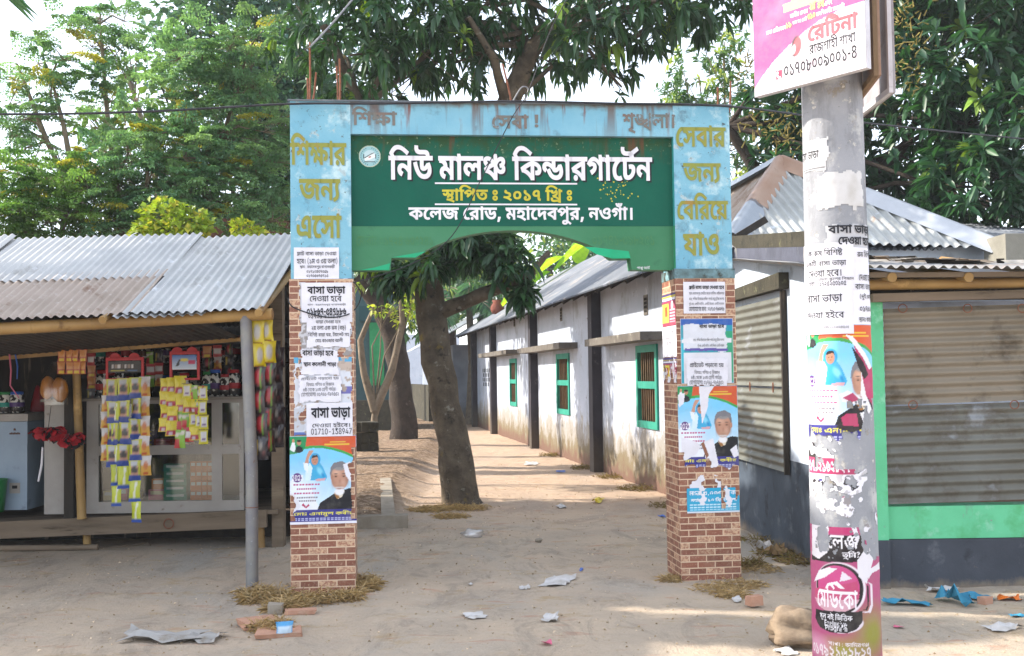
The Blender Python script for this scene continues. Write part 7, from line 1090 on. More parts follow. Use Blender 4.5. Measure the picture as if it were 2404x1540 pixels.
def sachet(kind,c,w_,h_,rot,parent,bulge=.012,name='sachet',seed=0):
    P = SP[kind];cr,sr = math.cos(rot),math.sin(rot);rg_ = random.Random(seed);k1,k2 = rg_.uniform(.6,1.2),rg_.uniform(-.15,.15)
    X,Y = P.X.ravel(),P.Y.ravel();b = bulge * k1 * (np.sin(math.pi * X) * np.sin(math.pi * np.clip(Y * 1.1,0,1))) ** .7 + .004 * np.sin(X * 19 + seed) * np.sin(Y * 13 + seed)
    lx = (X - .5) * w_ * (1 - .14 * np.sin(math.pi * Y)) + k2 * w_ * .3 * (Y - .5);lz = -(1 - Y) * h_
    def W(sg): return np.stack([c[0] + lx * cr + sg * b * sr,c[1] + lx * sr - sg * b * cr,c[2] + lz],1)
    V = np.concatenate([W(1),W(-1)]);n_ = P.nx * P.ny;i_,j_ = np.meshgrid(np.arange(P.nx - 1),np.arange(P.ny - 1),indexing='ij');a_ = (i_ * P.ny + j_).ravel();Q = np.stack([a_,a_ + P.ny,a_ + P.ny + 1,a_ + 1],1)
    cc_ = P.C.reshape(-1,3);return mesh_np(name,V,np.concatenate([Q,Q[:,::-1] + n_]),FOIL,parent,col=np.concatenate([cc_,cc_]),smooth=True)
def strip(label,x,y,z,kinds,w_,h_,rot=0.,group=None,jitter=.01,name='snack_strip',bulge=.012,drift=0.):
    t_ = thing(name,label,'snack strip',(x,y,z),group);rg_ = random.Random(len(label) * 7 + int(x * 100))
    for k,kd in enumerate(kinds): sachet(kd,(x + drift * k + rg_.uniform(-jitter,jitter),y + rg_.uniform(-.008,.008),z - k * h_),w_,h_ * 1.02,rot + rg_.uniform(-.45,.45),t_,bulge,'sachet',k + int(abs(x) * 50))
    return t_
HY = 10.2
def pxl(x,y,Y=HY): return at(x,y,Y)
mpx = HY / F                                                     # metres to a photo pixel at the hanging goods
def hanger(label,bx,card_kind,Y=HY):
    x0,x1,yt,yb = bx;A,B = pxl(x0,yb,Y),pxl(x1,yt,Y);h_ = B[2] - A[2]
    t_ = thing('display_hanger',label,'hanger',((A[0] + B[0]) / 2,Y,B[2]));fr_ = mat('crimson_plastic','#a8262c','#b53034',5,.35)
    mb = MB();mb.box((A[0],Y,A[2]),(A[0] + .022,Y + .02,B[2]));mb.box((B[0] - .022,Y,A[2]),(B[0],Y + .02,B[2]));mb.box((A[0] + .022,Y,B[2] - .03),(B[0] - .022,Y + .02,B[2]))
    mb.box((A[0] + .022,Y + .001,A[2]),(B[0] - .022,Y + .019,A[2] + .02));mb.box((A[0] + .022,Y + .001,A[2] + h_ * .36),(B[0] - .022,Y + .019,A[2] + h_ * .42));mb.build('frame',[fr_],t_)
    for fx in (.25,.75):
        c_ = np.array([A[0] + (B[0] - A[0]) * fx,Y,B[2] - .005]);ring = [c_ + np.array([.05 * math.cos(t),0,.045 * math.sin(t)]) for t in np.linspace(0,math.pi,9)];mb = MB();mb.prism(ring,(0,.02,0));mb.build('ear',[fr_],t_)
    P = Paint(B[0] - A[0] - .05,h_ * .5,.009,'#2a2626')
    if card_kind == 'dark':
        for k in range(7): P.rect(.03 + k * .03,.052 + k * .03,h_ * .2,h_ * .34,['#b9b4b4','#8a7a72','#c9c6c6','#5a4a44'][k % 4])
        P.rect(.02,P.w * .5,.01,h_ * .12,'#a8a030');P.rect(P.w * .6,P.w * .9,.01,h_ * .12,'#3f5f8a')
    else:
        P.grad(0,P.h,'#c9d6e2','#2f63ad');P.poly([(.03,.03),(.06,.09),(.075,.09),(.06,.03)],'#20242c');P.rect(P.w * .68,P.w * .92,P.h * .35,P.h * .62,'#b8265a');P.ell(P.w * .5,P.h * .66,.04,.018,'#d2c04a')
    P.mesh('header_card',lambda X,Y_: np.stack([A[0] + .025 + X,np.full(len(X),Y - .004),B[2] - .035 - P.h + Y_],1),PRG,t_)
    top = np.array([(A[0] + B[0]) / 2,Y,B[2] + .13]);mb = MB()
    for fx in (.25,.75): mb.tube([np.array([A[0] + (B[0] - A[0]) * fx,Y + .01,B[2] + .03]),top],.003,5)
    mb.build('string',[PLANK],t_)
hanger('crimson plastic hanger with dark header card holding the blue-banded sachets',(248,337,838,893),'dark');hanger('crimson plastic hanger with a blue bird card holding the yellow sachets',(398,468,824,893),'blue')
N_ = 'noodle'
for (px_,y0,kinds,w_,h_,lab) in ((250,890,['gold'] * 5,22,38,'white and gold'),(264,890,[N_] * 4,30,51,'widest yellow and blue'),(273,945,['lime'] * 5,24,48,'lime and blue'),(292,888,[N_] * 4 + ['lime'],30,51,'middle yellow and blue'),(318,886,[N_] * 5 + ['lime'] * 2,28,48,'longest yellow and blue'),(340,884,['gold'] * 5,26,46,'plain golden')):
    strip('%s sachet strip on the left-hand crimson hanger' % lab,*pxl(px_,y0,HY - .03 - .02 * (px_ % 3) + (.05 if 'gold' in kinds else 0)),kinds,w_ * mpx,h_ * mpx,.1,'sachet strips on the left hanger')
for (px_,y0,kinds,w_,h_,lab) in ((386,888,['yellow'] * 4,26,31,'outermost yellow'),(404,886,['yellow'] * 4,28,34,'second yellow'),(426,882,['yellow','yellow','green','green'],30,42,'yellow and green'),(440,900,['label','yellow','green','redwhite'],24,34,'yellow with crimson and white foot'),(456,904,['green','yellow','label','yellow'],24,32,'green and yellow'),(468,905,['redwhite','green','label'],22,33,'short crimson, green and yellow'),(478,905,['label'] * 4,22,34,'label-backed yellow')):
    strip('%s sachet strip on the bird-card hanger' % lab,*pxl(px_,y0,HY - .02 - .03 * (px_ % 2)),kinds,w_ * mpx,h_ * mpx,.15,'sachet strips on the right hanger',.014)
for k,px_ in enumerate((146,162,178,194)): strip('%s short orange-crimson packet strip under the flap beside the bread bag' % nth[k],*pxl(px_,820,10.25),['amber','amber'],19 * mpx,29 * mpx,0,'orange packets under the flap')
cp = 8.55 / F
for (px_,y0,Y,kinds,w_,h_,lab,dr) in ((606,752,8.5,['crisps'] * 2 + ['crispsred'] * 3 + ['crispsdark'],36,54,'left yellow and crimson',.002),(628,748,8.55,['crisps'] * 2 + ['crispsred'] * 4,36,52,'right yellow and crimson',.0),(616,862,8.62,['crispsdark'] * 4,32,52,'dark middle',.002),(646,800,8.7,['crispsdark'] * 5,34,50,'dark brown outer',.004),(655,815,8.78,['crispsdark'] * 5,26,48,'rearmost dark',.0)):
    strip('%s crisp-packet strip hanging at the stall corner' % lab,*pxl(px_,y0,Y),kinds,w_ * cp,h_ * cp,.25,'crisp packets at the stall corner',.012,bulge=.02,drift=dr)
for k,(px_,y0,kinds) in enumerate(((214,830,['redwhite','amber','amber','crispsdark']),(352,826,['green','redwhite','green']),(372,824,['crispsdark','redwhite','gold']),(486,812,['amber','crispsred','crispsred']),(510,810,['redwhite','gold','redwhite','green']),(540,806,['crispsred','crispsdark','crispsred']))):
    strip('%s dim packet strip from the left hanging deep in the stall' % nth[k],*pxl(px_,y0,11.2),kinds,24 * mpx,30 * mpx,0,'dim packet strips deep in the stall')
# bread bag, crimson clusters, ribbons
def lump(name,label,cat,c,r,m,seed,sq=(1,1,1),amp=.25,nseg=14,f=3.):
    V = [];Fs = [];n_ = nseg
    for i_ in range(n_ + 1):
        for j_ in range(n_):
            th,ph = math.pi * i_ / n_,2 * math.pi * j_ / n_;d = np.array([math.sin(th) * math.cos(ph),math.sin(th) * math.sin(ph),math.cos(th)])
            V.append(np.array(c) + d * np.array(sq) * r * (1 + amp * noise.noise(tuple(d * f / 2 + seed)) + amp * .5 * noise.noise(tuple(d * f + seed * 2))))
    for i_ in range(n_):
        for j_ in range(n_): Fs.append((i_ * n_ + j_,i_ * n_ + (j_ + 1) % n_,(i_ + 1) * n_ + (j_ + 1) % n_,(i_ + 1) * n_ + j_))
    mb = MB();mb.add(V,Fs,0,True);return mb,name,label,cat,m
c_ = pxl(127,900,10.3);bb = thing('bread_bag','clear bag with two golden loaves hanging from the flap','bread bag',c_ + [0,0,.22])
for k,(dx,dz,s_) in enumerate(((-.06,-.04,1),(.055,-.06,1.1))): lump('','','',c_ + [dx,0,dz],.075 * s_,None,k + 2,(.9,.8,1.45),.1)[0].build('loaf',[PLM['amber']],bb)
mb = MB();mb.lathe(c_,[(.125,-.2),(.13,-.1),(.115,.04),(.06,.13),(.02,.2)],14);mb.build('plastic_film',[mat_glass('bag_film',(.93,.92,.9),.14,.25)],bb)
for k,(px_,py_,s_) in enumerate(((112,1030,1),(163,1045,.95))):
    c_ = pxl(px_,py_,10.2);t_ = thing('packet_bunch',['left','right'][k] + ' bunch of shiny crimson packets hanging in front of the counter','packet bunch',c_ + [0,0,.1],'crimson packet bunches')
    rg_ = random.Random(k);mb = MB()
    for q_ in range(120):
        a_ = rg_.uniform(0,2 * math.pi);el_ = rg_.uniform(-.2,1.1);d = np.array([math.cos(a_) * math.sin(el_ + .5),math.sin(a_) * math.sin(el_ + .5) * .8,-math.cos(el_ + .5) * .75]);L = rg_.uniform(.11,.19) * s_;sd = np.cross(d,[rg_.gauss(0,1),rg_.gauss(0,1),1]);sd /= np.linalg.norm(sd) + 1e-6;o = c_ + [0,0,.09];nn = np.cross(sd,d) * .012
        w_ = .03;P_ = [o + d * L * .35 - sd * w_ * .5,o + d * L * .35 + sd * w_ * .5,o + d * L * .75 + sd * w_ + nn,o + d * L + sd * w_ * .8,o + d * L - sd * w_ * .8,o + d * L * .75 - sd * w_ + nn]
        mb.add(P_,[(0,1,2,5),(5,2,3,4)],0 if q_ % 4 else 1,True)
    mb.build('packets',[PLM['crimson'],PLM['black']],t_);MB().tube([c_ + [0,0,.06],c_ + [.03,0,.3]],.003,5).build('string',[PLM['black']],t_)
mb = MB();mb.tube([pxl(22,830,10.2),pxl(26,870,10.2),pxl(24,905,10.2),pxl(45,935,10.2)],[.008,.008,.007,.004],6);mb.build('ribbon',[PLM['pink']],origin=pxl(22,830,10.2),label='pink plastic ribbon dangling from the flap at far left',cat='ribbon')
mb = MB();mb.tube([pxl(36,832,10.2),pxl(41,860,10.2),pxl(40,890,10.2)],[.007,.007,.005],6);mb.build('ribbon',[PLM['blue']],origin=pxl(36,832,10.2),label='short blue plastic ribbon beside the pink one',cat='ribbon')
mb = MB();mb.tube([pxl(100,1050,10.25),pxl(98,1090,10.25),pxl(90,1130,10.25)],[.01,.012,.01],6);mb.build('ribbon',[PLM['white']],origin=pxl(100,1050,10.25),label='white plastic strip dangling under the crimson packets',cat='ribbon')
c_ = pxl(95,960,11.8);mb,*_ = lump('','','',c_,.17,None,9,(.6,.5,1.3),.3);mb.build('cloth_bundle',[PLM['crimson']],origin=c_,label='dark crimson cloth bundle hanging behind the bread bag',cat='cloth')

# ================================================================== corner shop with hipped tin roof, right of the gate
WA,WB = gp(1740,1240),gp(1905,1328);wd_ = (WB - WA) / np.linalg.norm(WB - WA);wn_ = np.array([-abs(wd_[1]),-wd_[0] * np.sign(-wd_[1]),0]);wn_ = np.array([wd_[1],-wd_[0],0]);wn_ = wn_ if wn_[0] < 0 else -wn_
shop = thing('corner_shop','small shop house with hipped tin roof, white side wall and mint-green front','shop',(3.6,9.6,0))
LIME = mat('stained_limewash','#b4bfcf','#c2cbd8',1.6,.85,.3,30,spots=[('#8d939b',3.5,.58,.72),('#6f6f68',9,.64,.74),('#d0d6de',6,.6,.7)])
MINT = mat('mint_green_wash','#68c292','#5cb082',1.5,.8,.25,30,spots=[('#469757',1.8,.5,.68),('#86c4a3',5,.57,.68),('#6f8a7c',3,.6,.68,(1,1,.3)),('#7d8a84',12,.64,.7)])
SLATE = mat('slate_grey_plinth','#43474f','#363a42',1.8,.75,.3,25,spots=[('#5f6268',4,.57,.7),('#6d655a',9,.66,.74),('#2c2f35',3,.6,.72)],zband=[('#776c5e',.0,.06,.22)])
SLATEB = mat('blue_grey_dado','#4a5461','#3b4450',2.2,.8,.35,22,spots=[('#71787f',3,.58,.7),('#8d8f8a',9,.68,.74,(1,1,.4)),('#2b3038',4,.58,.7)],zband=[('#746a5e',.0,.1,.4)])
MOSS = mat('mossy_concrete','#464236','#37342b',5,.95,.8,30,spots=[('#2f2d26',10,.55,.66),('#6b6a4e',7,.6,.7)])
PURP = mat('weathered_fascia','#595b69','#4a4c58',4,.85,.4,30,spots=[('#8a887e',7,.6,.72,(1,1,.3)),('#3f3e3a',12,.66,.74)])
sp_ = lambda x,y: pl(x,y,WA,wn_)
FY = gp(2100,1383)[1];side = lambda Y: WA + wd_ * (Y - WA[1]) / wd_[1]
Yn,Yf = FY + .05,11.45
def zat(y,x=1800): return sp_(x,y)[2]
band = [sp_(1860,1081),sp_(1905,1094)];zb_w = (band[0][2] + band[1][2]) / 2
lg = [sp_(1722,612),sp_(1886,615)];ztop = lambda Y: lg[0][2] + (lg[1][2] - lg[0][2]) * (Y - lg[0][1]) / (lg[1][1] - lg[0][1])
mb = MB();T_ = -wn_ * .18;a_,b_ = side(Yf),side(Yn)
for (z0f,z0n,z1f,z1n,mi) in ((zb_w,zb_w,ztop(Yf),ztop(Yn),0),(-.1,-.1,zb_w,zb_w,1)):
    Q = lambda P,z: np.array([P[0],P[1],z])
    mb.hexa([Q(b_,z0n),Q(b_ + T_,z0n),Q(a_ + T_,z0f),Q(a_,z0f),Q(b_,z1n),Q(b_ + T_,z1n),Q(a_ + T_,z1f),Q(a_,z1f)],mi)
mb.build('side_wall',[LIME,SLATEB],shop)
def ledge(name,m,za,zb_,out,label=None):
    mb = MB();Q = lambda P,z: np.array([P[0],P[1],z]);o_ = wn_ * out;P_ = []
    for z in (za,zb_): P_ += [Q(b_ + o_,ztop(Yn) + z),Q(b_ + T_,ztop(Yn) + z),Q(a_ + T_,ztop(Yf) + z),Q(a_ + o_,ztop(Yf) + z)]
    mb.hexa(P_);return mb.build(name,[m],shop)
ledge('drip_ledge',PURP,.002,.125,.07);ledge('parapet',MOSS,.127,.255,.03)
# side shutter of corrugated tin under a rough lintel
c0,c1 = sp_(1727,700),sp_(1853,1000);zs0,zs1,zm_ = sp_(1790,1090)[2],sp_(1790,708)[2],sp_(1790,908)[2];yA,yB = sp_(1712,900)[1],sp_(1848,900)[1]
SHT = mat('grey_shutter_tin','#74746b','#66665f',2,.5,.15,20,metal=.3,spots=[('#5a5346',4,.56,.7),('#8a5f3a',14,.68,.74),('#8a8d8f',3,.58,.7)])
for nm,z0,z1 in (('upper',zm_ + .01,zs1),('lower',zs0,zm_ - .01)):
    mb = MB();A = side(yA) + wn_ * .035;U = np.array([0,0,1.]);V = side(yB) - side(yA);L = np.linalg.norm(V);corr(mb,np.array([A[0],A[1],z0]),U,V,z1 - z0,L,.075,.011,0,N=wn_ + np.array([0,0,1e-6]),seed=3)
    s_ = mb.build('window_shutter',[SHT],shop)
    if nm == 'lower':
        mb = MB()
        for t in (.12,.5,.88): c_ = np.array([*(side(yA + (yB - yA) * t) + wn_ * .055)[:2],zm_]);mb.tube([c_ + np.array([0,.02 * math.cos(k),.045 * math.sin(k)]) for k in np.linspace(0,2 * math.pi,13)],.004,5)
        mb.build('shutter_hook',[RUST],s_)
mb = MB();q = lambda Y,z,o: np.array([*(side(Y) + wn_ * o)[:2],z])
mb.bar(q(yB - .03,zs0 - .02,.03),q(yB - .03,zs1 + .05,.03),.045,.04,0,(0,1,0));mb.build('shutter_frame',[DARKW],shop)
mb = MB();mb.hexa([q(yB - .12,zs1 + .06,.09),q(yB - .12,zs1 + .06,0),q(yA,zs1 + .06,0),q(yA,zs1 + .06,.09),q(yB - .12,zs1 + .2,.09),q(yB - .12,zs1 + .2,0),q(yA,zs1 + .16,0),q(yA,zs1 + .16,.09)]);mb.build('rough_lintel',[MOSS],shop)
# green front
fx0,fx1,fxr = side(Yn)[0] + .0,at(2080,1000,FY)[0],5.6
slope = .035;fz = lambda y,x=2240: at(x,y,FY)[2]
zpl,zsb,zst,zse = fz(1266),fz(1183),fz(722),fz(951)
mb = MB();mb.box((fx0,FY,zpl),(fx1,FY + .35,fz(700,2060)));mb.box((fx1,FY + .05,zpl),(fxr,FY + .25,zsb - .02));mb.build('green_wall',[MINT],shop)
mb = MB();mb.box((fx0 - .002,FY - .012,-.1),(fx1,FY + .352,zpl));mb.box((fx1 + .001,FY + .036,-.1),(fxr,FY + .252,zpl - .004));mb.build('base_skirt',[SLATE],shop)
DST = mat('dusty_shutter_tin','#83796a','#746b5d',1.6,.6,.2,20,metal=.15,spots=[('#544b3f',3,.52,.66),('#86827a',4,.6,.72),('#7a5636',20,.7,.75)]);DST2 = mat('grey_dusty_tin','#6f6f69','#615f57',1.8,.55,.2,20,metal=.2,spots=[('#544d42',3,.5,.64),('#85888a',3,.58,.7)])
for nm,z0,z1,m_,o_ in (('upper',zse + .006,zst,DST,.0),('lower',zsb,zse - .006,DST2,.012)):
    mb = MB();corr(mb,(fx1 + .012,FY + .03 + o_,z0),(0,0,1),(1,.02,.02),z1 - z0,fxr - fx1,.0745,.011,0,N=(0,-1,1e-6),seed=5);s_ = mb.build('door_shutter',[m_],shop)
    mb = MB()
    for px_ in ((2118,2398,2270) if nm == 'upper' else (2142,2380)):
        c_ = at(px_,724 if nm == 'upper' else 950,FY);mb.tube([c_ + np.array([.032 * math.cos(k),-.012,.03 * math.sin(k)]) for k in np.linspace(0,2 * math.pi,15)],.004,5)
    mb.build('ring_pull',[RUST],s_)
A,B = at(2045,700,FY - .03),at(2420,690,FY - .03);MB().bar(A,B + (B - A),.09,.06,0).build('door_head',[PLANK],shop)
MB().box((fx0,FY + .26,fz(700)),(fxr,FY + .3,fz(640))).build('dark_gap_board',[DARKW],shop)
A,B = at(2040,668,FY - .02),at(2420,664,FY - .02);bamboo(A - [.2,0,0],B + (B - A),.042,shop,'lintel_bamboo',3,.5,.95)
for px_ in (2095,2275,2560): A = at(px_,651,FY - .2);bamboo(A,A + np.array([-.05,2.6,.4]),.035,shop,'rafter_bamboo',px_,.5)
A,B = at(2040,646,FY - .16),at(2420,644,FY - .16);MB().bar(A,B + (B - A),.06,.035).build('eave_batten',[PLANK],shop)
# lean-to roof and the hipped roof behind
E0,E1 = at(2030,626,FY - .3),at(2420,628,FY - .3);E1 = E1 + (E1 - E0) * .6;E0 = E0 - (E1 - E0) * .18;R0 = np.array([E0[0],11.3,ztop(11.3) + .02])
mb = MB();corr(mb,E0,E1 - E0,R0 - E0,np.linalg.norm(E1 - E0),np.linalg.norm(R0 - E0),.075,.012,0,seed=8);mb.build('lean_to_roof',[mat('grey_worn_tin','#8f8f90','#7d7a78',2,.55,.2,20,metal=.3,spots=[('#a08a7a',4,.56,.68),('#5d5650',9,.62,.7)])],shop)
HIPT = mat('bluish_hip_tin','#aaaca9','#989a98',1.4,.45,.15,20,metal=.12,spots=[('#8f7d70',1.3,.62,.72,(3,3,.3)),('#c5cbd0',4,.6,.7)])
HL,HR = at(1716,562,11.55),at(2345,582,11.2);AP = at(1832,380,13.1);RB = AP + np.array([-1.0,8.5,-.02]);BLc = HL + np.array([-.9,9.5,0]);BRc = HR + np.array([-.9,9.5,0])
def hip_face(A,B,C_,D,m,nm,seed,skew=0.,pitch=.076):
    """ribs run up the slope; quad A-B eave, D-C top, clipped by the hips"""
    A,B,C_,D = map(lambda p: np.array(p,float),(A,B,C_,D));e = B - A;L = np.linalg.norm(e);e /= L;n_ = np.cross(e,C_ - A);n_ /= np.linalg.norm(n_);n_ = n_ if n_[2] > 0 else -n_;s_ = np.cross(n_,e);s_ = s_ if s_[2] > 0 else -s_
    tC,hC = (C_ - A) @ e,(C_ - A) @ s_;tD,hD = (D - A) @ e,(D - A) @ s_;k = int(L / .0095);V = [];Fs = []
    for i_ in range(k + 1):
        t = L * i_ / k;h = hD * t / tD if t < tD else (hD + (hC - hD) * (t - tD) / (tC - tD) if t <= tC and tC > tD else hC * (L - t) / (L - tC));h = max(h,.001)
        if skew: h = max(.001,min(hD * t / (tD + skew * hD),hC * (L - t) / (L - tC - skew * hC)))
        for f_ in (0,1): V.append(A + e * (t - skew * h * f_) + s_ * h * f_ + n_ * .017 * math.cos(2 * math.pi * t / pitch))
    for i_ in range(k): Fs.append((2 * i_,2 * i_ + 2,2 * i_ + 3,2 * i_ + 1))
    mb = MB();mb.add(V,Fs,0,True);return mb.build(nm,[m],shop)
hip_face(HL,HR,AP,AP,HIPT,'hip_roof',1,.3,.1);hip_face(BLc,HL,AP,RB,mat('tan_weathered_tin','#b3a396','#a39488',1.6,.5,.15,20,metal=.3,spots=[('#8a6f5c',2,.56,.68),('#c2c0bf',3,.58,.7)]),'hip_roof',2);hip_face(HR,BRc,RB,AP,HIPT,'hip_roof',3)
def ridge(A,B,m,nm='hip_cap',w_=.17):
    A,B = np.array(A),np.array(B);d = (B - A) / np.linalg.norm(B - A);s_ = np.cross(d,[0,0,1]);s_ /= np.linalg.norm(s_);u = np.cross(s_,d);mb = MB()
    pr_ = [(-w_,-.095),(-w_ * .45,-.02),(-.05,.03),(0,.05),(.05,.03),(w_ * .45,-.02),(w_,-.095)];V = [P + s_ * a + u * (b + .04) for P in (A,B) for a,b in pr_];n_ = len(pr_)
    mb.add(V,[(i_,i_ + 1,i_ + 1 + n_,i_ + n_) for i_ in range(n_ - 1)],0,True);mb.build(nm,[m],shop)
mid = AP + (HL - AP) * .62;ridge(AP,mid,mat('rusty_ridge_tin','#94745f','#a58d7c',2,.5,.1,20,metal=.3,spots=[('#7a5a45',4,.58,.7)]));ridge(mid + (AP - mid) * .04,HL,mat('grey_ridge_tin','#a0a6ad','#8f959c',2,.4,.1,20,metal=.4))
midr = AP + (HR - AP) * .42;ridge(AP,midr,MATS['rusty_ridge_tin']);ridge(midr + (AP - midr) * .03,HR + (HR - AP) * .01,mat('white_ridge_tin','#b9bcc0','#a5a8ac',2,.4,.1,20,metal=.4));ridge(AP,RB,MATS['grey_ridge_tin'],'ridge_cap')
A = at(2330,592,11.1);MB().box((A[0],10.8,A[2] - .15),(6.6,11.3,A[2] + .15)).build('concrete_block',[mat('grey_block','#8f8b80','#7d796e',4,.9,.4)],shop)
mb = MB();mb.box((HL[0] + .15,11.5,2.3),(HR[0] + 1.2,11.62,HL[2] - .12));mb.box((HL[0] - .1,11.65,0),(HL[0] + .05,20,HL[2] - .1));mb.build('rear_wall',[LIME],shop)
rg = random.Random(8);mb = MB()                                 # bark, husk and slate scraps lying on the lean-to
for k in range(90):
    t = rg.betavariate(2,1.6);f_ = rg.uniform(.12,.95);P_ = E0 + (E1 - E0) * (.3 + .5 * t) + (R0 - E0) * f_ + np.array([0,0,.016]);a_ = rg.uniform(0,3.1);L,W_ = rg.uniform(.05,.3),rg.uniform(.02,.07);h_ = rg.uniform(.01,.035)
    if f_ < .5 and rg.random() < .5: continue
    d = np.array([math.cos(a_),math.sin(a_),.1 * math.sin(a_)]);s_ = np.array([-d[1],d[0],.0]);mb.add([P_ - d * L / 2 - s_ * W_,P_ + d * L / 2 - s_ * W_ * .6,P_ + d * L / 2 + s_ * W_ * .8 + [0,0,h_],P_ - d * L / 2 + s_ * W_ + [0,0,h_]],[(0,1,2,3)],k % 3)
mb.build('roof_rubble',[DARKW,PLANK,mat('pale_scrap','#a9a299','#8d8578',9,.9)],origin=E0,label='scraps of bark and broken slate lying on the lean-to roof',cat='rubble',kind='stuff')

# ================================================================== long school building along the lane
L0,L1 = gp(1560,1160),gp(1130,1005);lw = (L1 - L0) / np.linalg.norm(L1 - L0);ln = np.array([-lw[1],lw[0],0]);ln = ln if ln[0] < 0 else -ln
def lpx(x,y): P = pl(x,y,L0,ln);return float((P - L0) @ lw),float(P[2])
LF = (L0,lw,-ln)                                               # u along the wall, v into the house
house = thing('long_house','long whitewashed single-storey house with green barred windows along the lane','house',L0 + lw * 8)
s0,s1,zE_ = -3.2,21.5,2.98
WASH = mat('lane_limewash','#a3abb9','#b4bac8',1.2,.88,.3,20,spots=[('#8a8d92',1.6,.54,.74),('#80848c',3,.58,.72,(1,1,.25)),('#c9cdd8',5,.62,.72),('#74716c',8,.64,.7),('#5f5c58',14,.68,.72,(1,1,.4))],
           zband=[('#7f7b75',.3,.42,6.5),('#8f8a84',.62,.9,2.0),('#71654f',.34,.5,1.7),('#684f42',.12,.26,1.3)])
wins = [(lpx(1496,812),lpx(1548,992)),(lpx(1308,828),lpx(1340,990)),(lpx(1198,846),lpx(1215,953))]
wins = [(min(a_[0],b_[0]),max(a_[0],b_[0]),b_[1],a_[1]) for a_,b_ in wins];zw0,zw1 = np.mean([q[2] for q in wins]),np.mean([q[3] for q in wins])
ed = sorted([s0,s1] + [v for q in wins for v in q[:2]]);mb = MB()
mb.box((s0,0,-.2),(s1,.25,zw0),0,LF);mb.box((s0,0,zw1),(s1,.25,zE_ - .03),0,LF)
for k in range(0,len(ed),2): mb.box((ed[k],.0,zw0),(ed[k + 1],.25,zw1),0,LF)
hw = mb.build('wall',[WASH],house)
TW = mat('teal_window_paint','#1f7d6c','#2a8f79',4,.6,.1);INT = mat('painted_shade_black','#1f1c19','#141210',3,.95);BARS = mat('brown_bar_paint','#6a5238','#54402c',8,.7)  # near-black colour stands in for the unlit space behind openings
wn3 = ['nearest the gate','in the middle of the row','farthest down the lane']
for k,(a_,b_,_,_) in enumerate(wins):
    fr_ = MB();e = .085;y0,y1 = -.03,.07
    for q in ((a_,a_ + e,zw0,zw1),(b_ - e,b_,zw0,zw1)): fr_.box((q[0],y0,q[2]),(q[1],y1,q[3]),0,LF)
    zm2 = zw0 + (zw1 - zw0) * .52
    for z0,z1 in ((zw0,zw0 + .1),(zm2 - .05,zm2 + .05),(zw1 - .1,zw1)): fr_.box((a_ + e,y0 + .003,z0),(b_ - e,y1,z1),0,LF)
    wf = fr_.build('window',[TW],house);mb = MB();n_ = 7
    for i_ in range(1,n_ + 1):
        u = a_ + e + (b_ - a_ - 2 * e) * i_ / (n_ + 1)
        for z0,z1 in ((zw0 + .1,zm2 - .05),(zm2 + .05,zw1 - .1)): mb.box((u - .011,0,z0),(u + .011,.022,z1),0,LF)
    mb.build('bars',[BARS],wf);MB().box((a_,.12,zw0),(b_,.24,zw1),0,LF).build('painted_dark_room',[INT],wf)  # dark slab painted as the unlit room behind the bars
    if k < 2: MB().box((a_ + e,.072,zw0 + .1),(b_ - e,.09,zm2 - .06),0,LF).build('inner_shutter',[BARS],wf)
POSTM = mat('dark_post_paint','#37333a','#2b282e',3,.75,.3,20,spots=[('#5f5a5c',7,.62,.72)],zband=[('#4f463d',.2,.7,.8)])
for (x,y0,y1) in ((1405,690,1114),(1258,735,1055),(1163,770,1030),(1118,790,1010)):
    u,z1 = lpx(x,y0);MB().box((u - .14,-.16,-.1),(u + .14,-.001,zE_ - .06),0,LF).build('wall_post',[POSTM],house)
SLAB = mat('stained_sunshade','#6d675f','#5a544e',4,.9,.5,25,spots=[('#8f8a80',5,.58,.7),('#37332e',8,.6,.7)])
for (xa,xb,y) in ((1421,1562,797),(1250,1356,818),(1150,1221,831)):
    ua,ub = lpx(xb,y)[0],lpx(xa,y)[0];z = lpx((xa + xb) / 2,y)[1];MB().box((ua,-.34,z - .05),(ub,-.001,z + .06),0,LF).build('sunshade',[SLAB],house)
for (x,y,hh,ww) in ((1517,716,.28,.2),(1318,738,.26,.18),(1208,755,.24,.18)):
    u,z = lpx(x,y);mb = MB();mb.box((u - ww / 2,-.012,z - hh / 2),(u + ww / 2,.01,z + hh / 2),0,LF);v_ = mb.build('vent',[SLAB],house)
    mb = MB()
    for i_ in range(3):
        for j_ in range(4): mb.box((u - .07 + i_ * .05,-.016,z - .1 + j_ * .055),(u - .04 + i_ * .05,-.0122,z - .065 + j_ * .055),0,LF)
    mb.build('painted_vent_holes',[INT],v_)  # raised dark blocks painted as shaded holes
mb = MB();ua,za = lpx(1160,862);ub,zb3 = lpx(1132,906)
for i_ in range(7):
    for j_ in range(4): mb.box((ua + (ub - ua) * (i_ + .15 + .3 * (j_ % 2)) / 7.4,-.004,zb3 + (za - zb3) * j_ / 4),(ua + (ub - ua) * (i_ + .6 + .3 * (j_ % 2)) / 7.4,.01,zb3 + (za - zb3) * (j_ + .8) / 4),0,LF)
mb.build('lattice_vent',[INT],house)  # lattice openings painted as dark blocks
ROOFL = mat('lane_roof_tin','#767a80','#656970',1.2,.55,.1,20,metal=.15,spots=[('#a39a90',1.6,.55,.68),('#6a625c',5,.62,.72),('#9a9ea5',3,.6,.7)])
_shop = shop;shop = house;wp3 = lambda u,v,z: L0 + lw * u - ln * v + np.array([0,0,z])
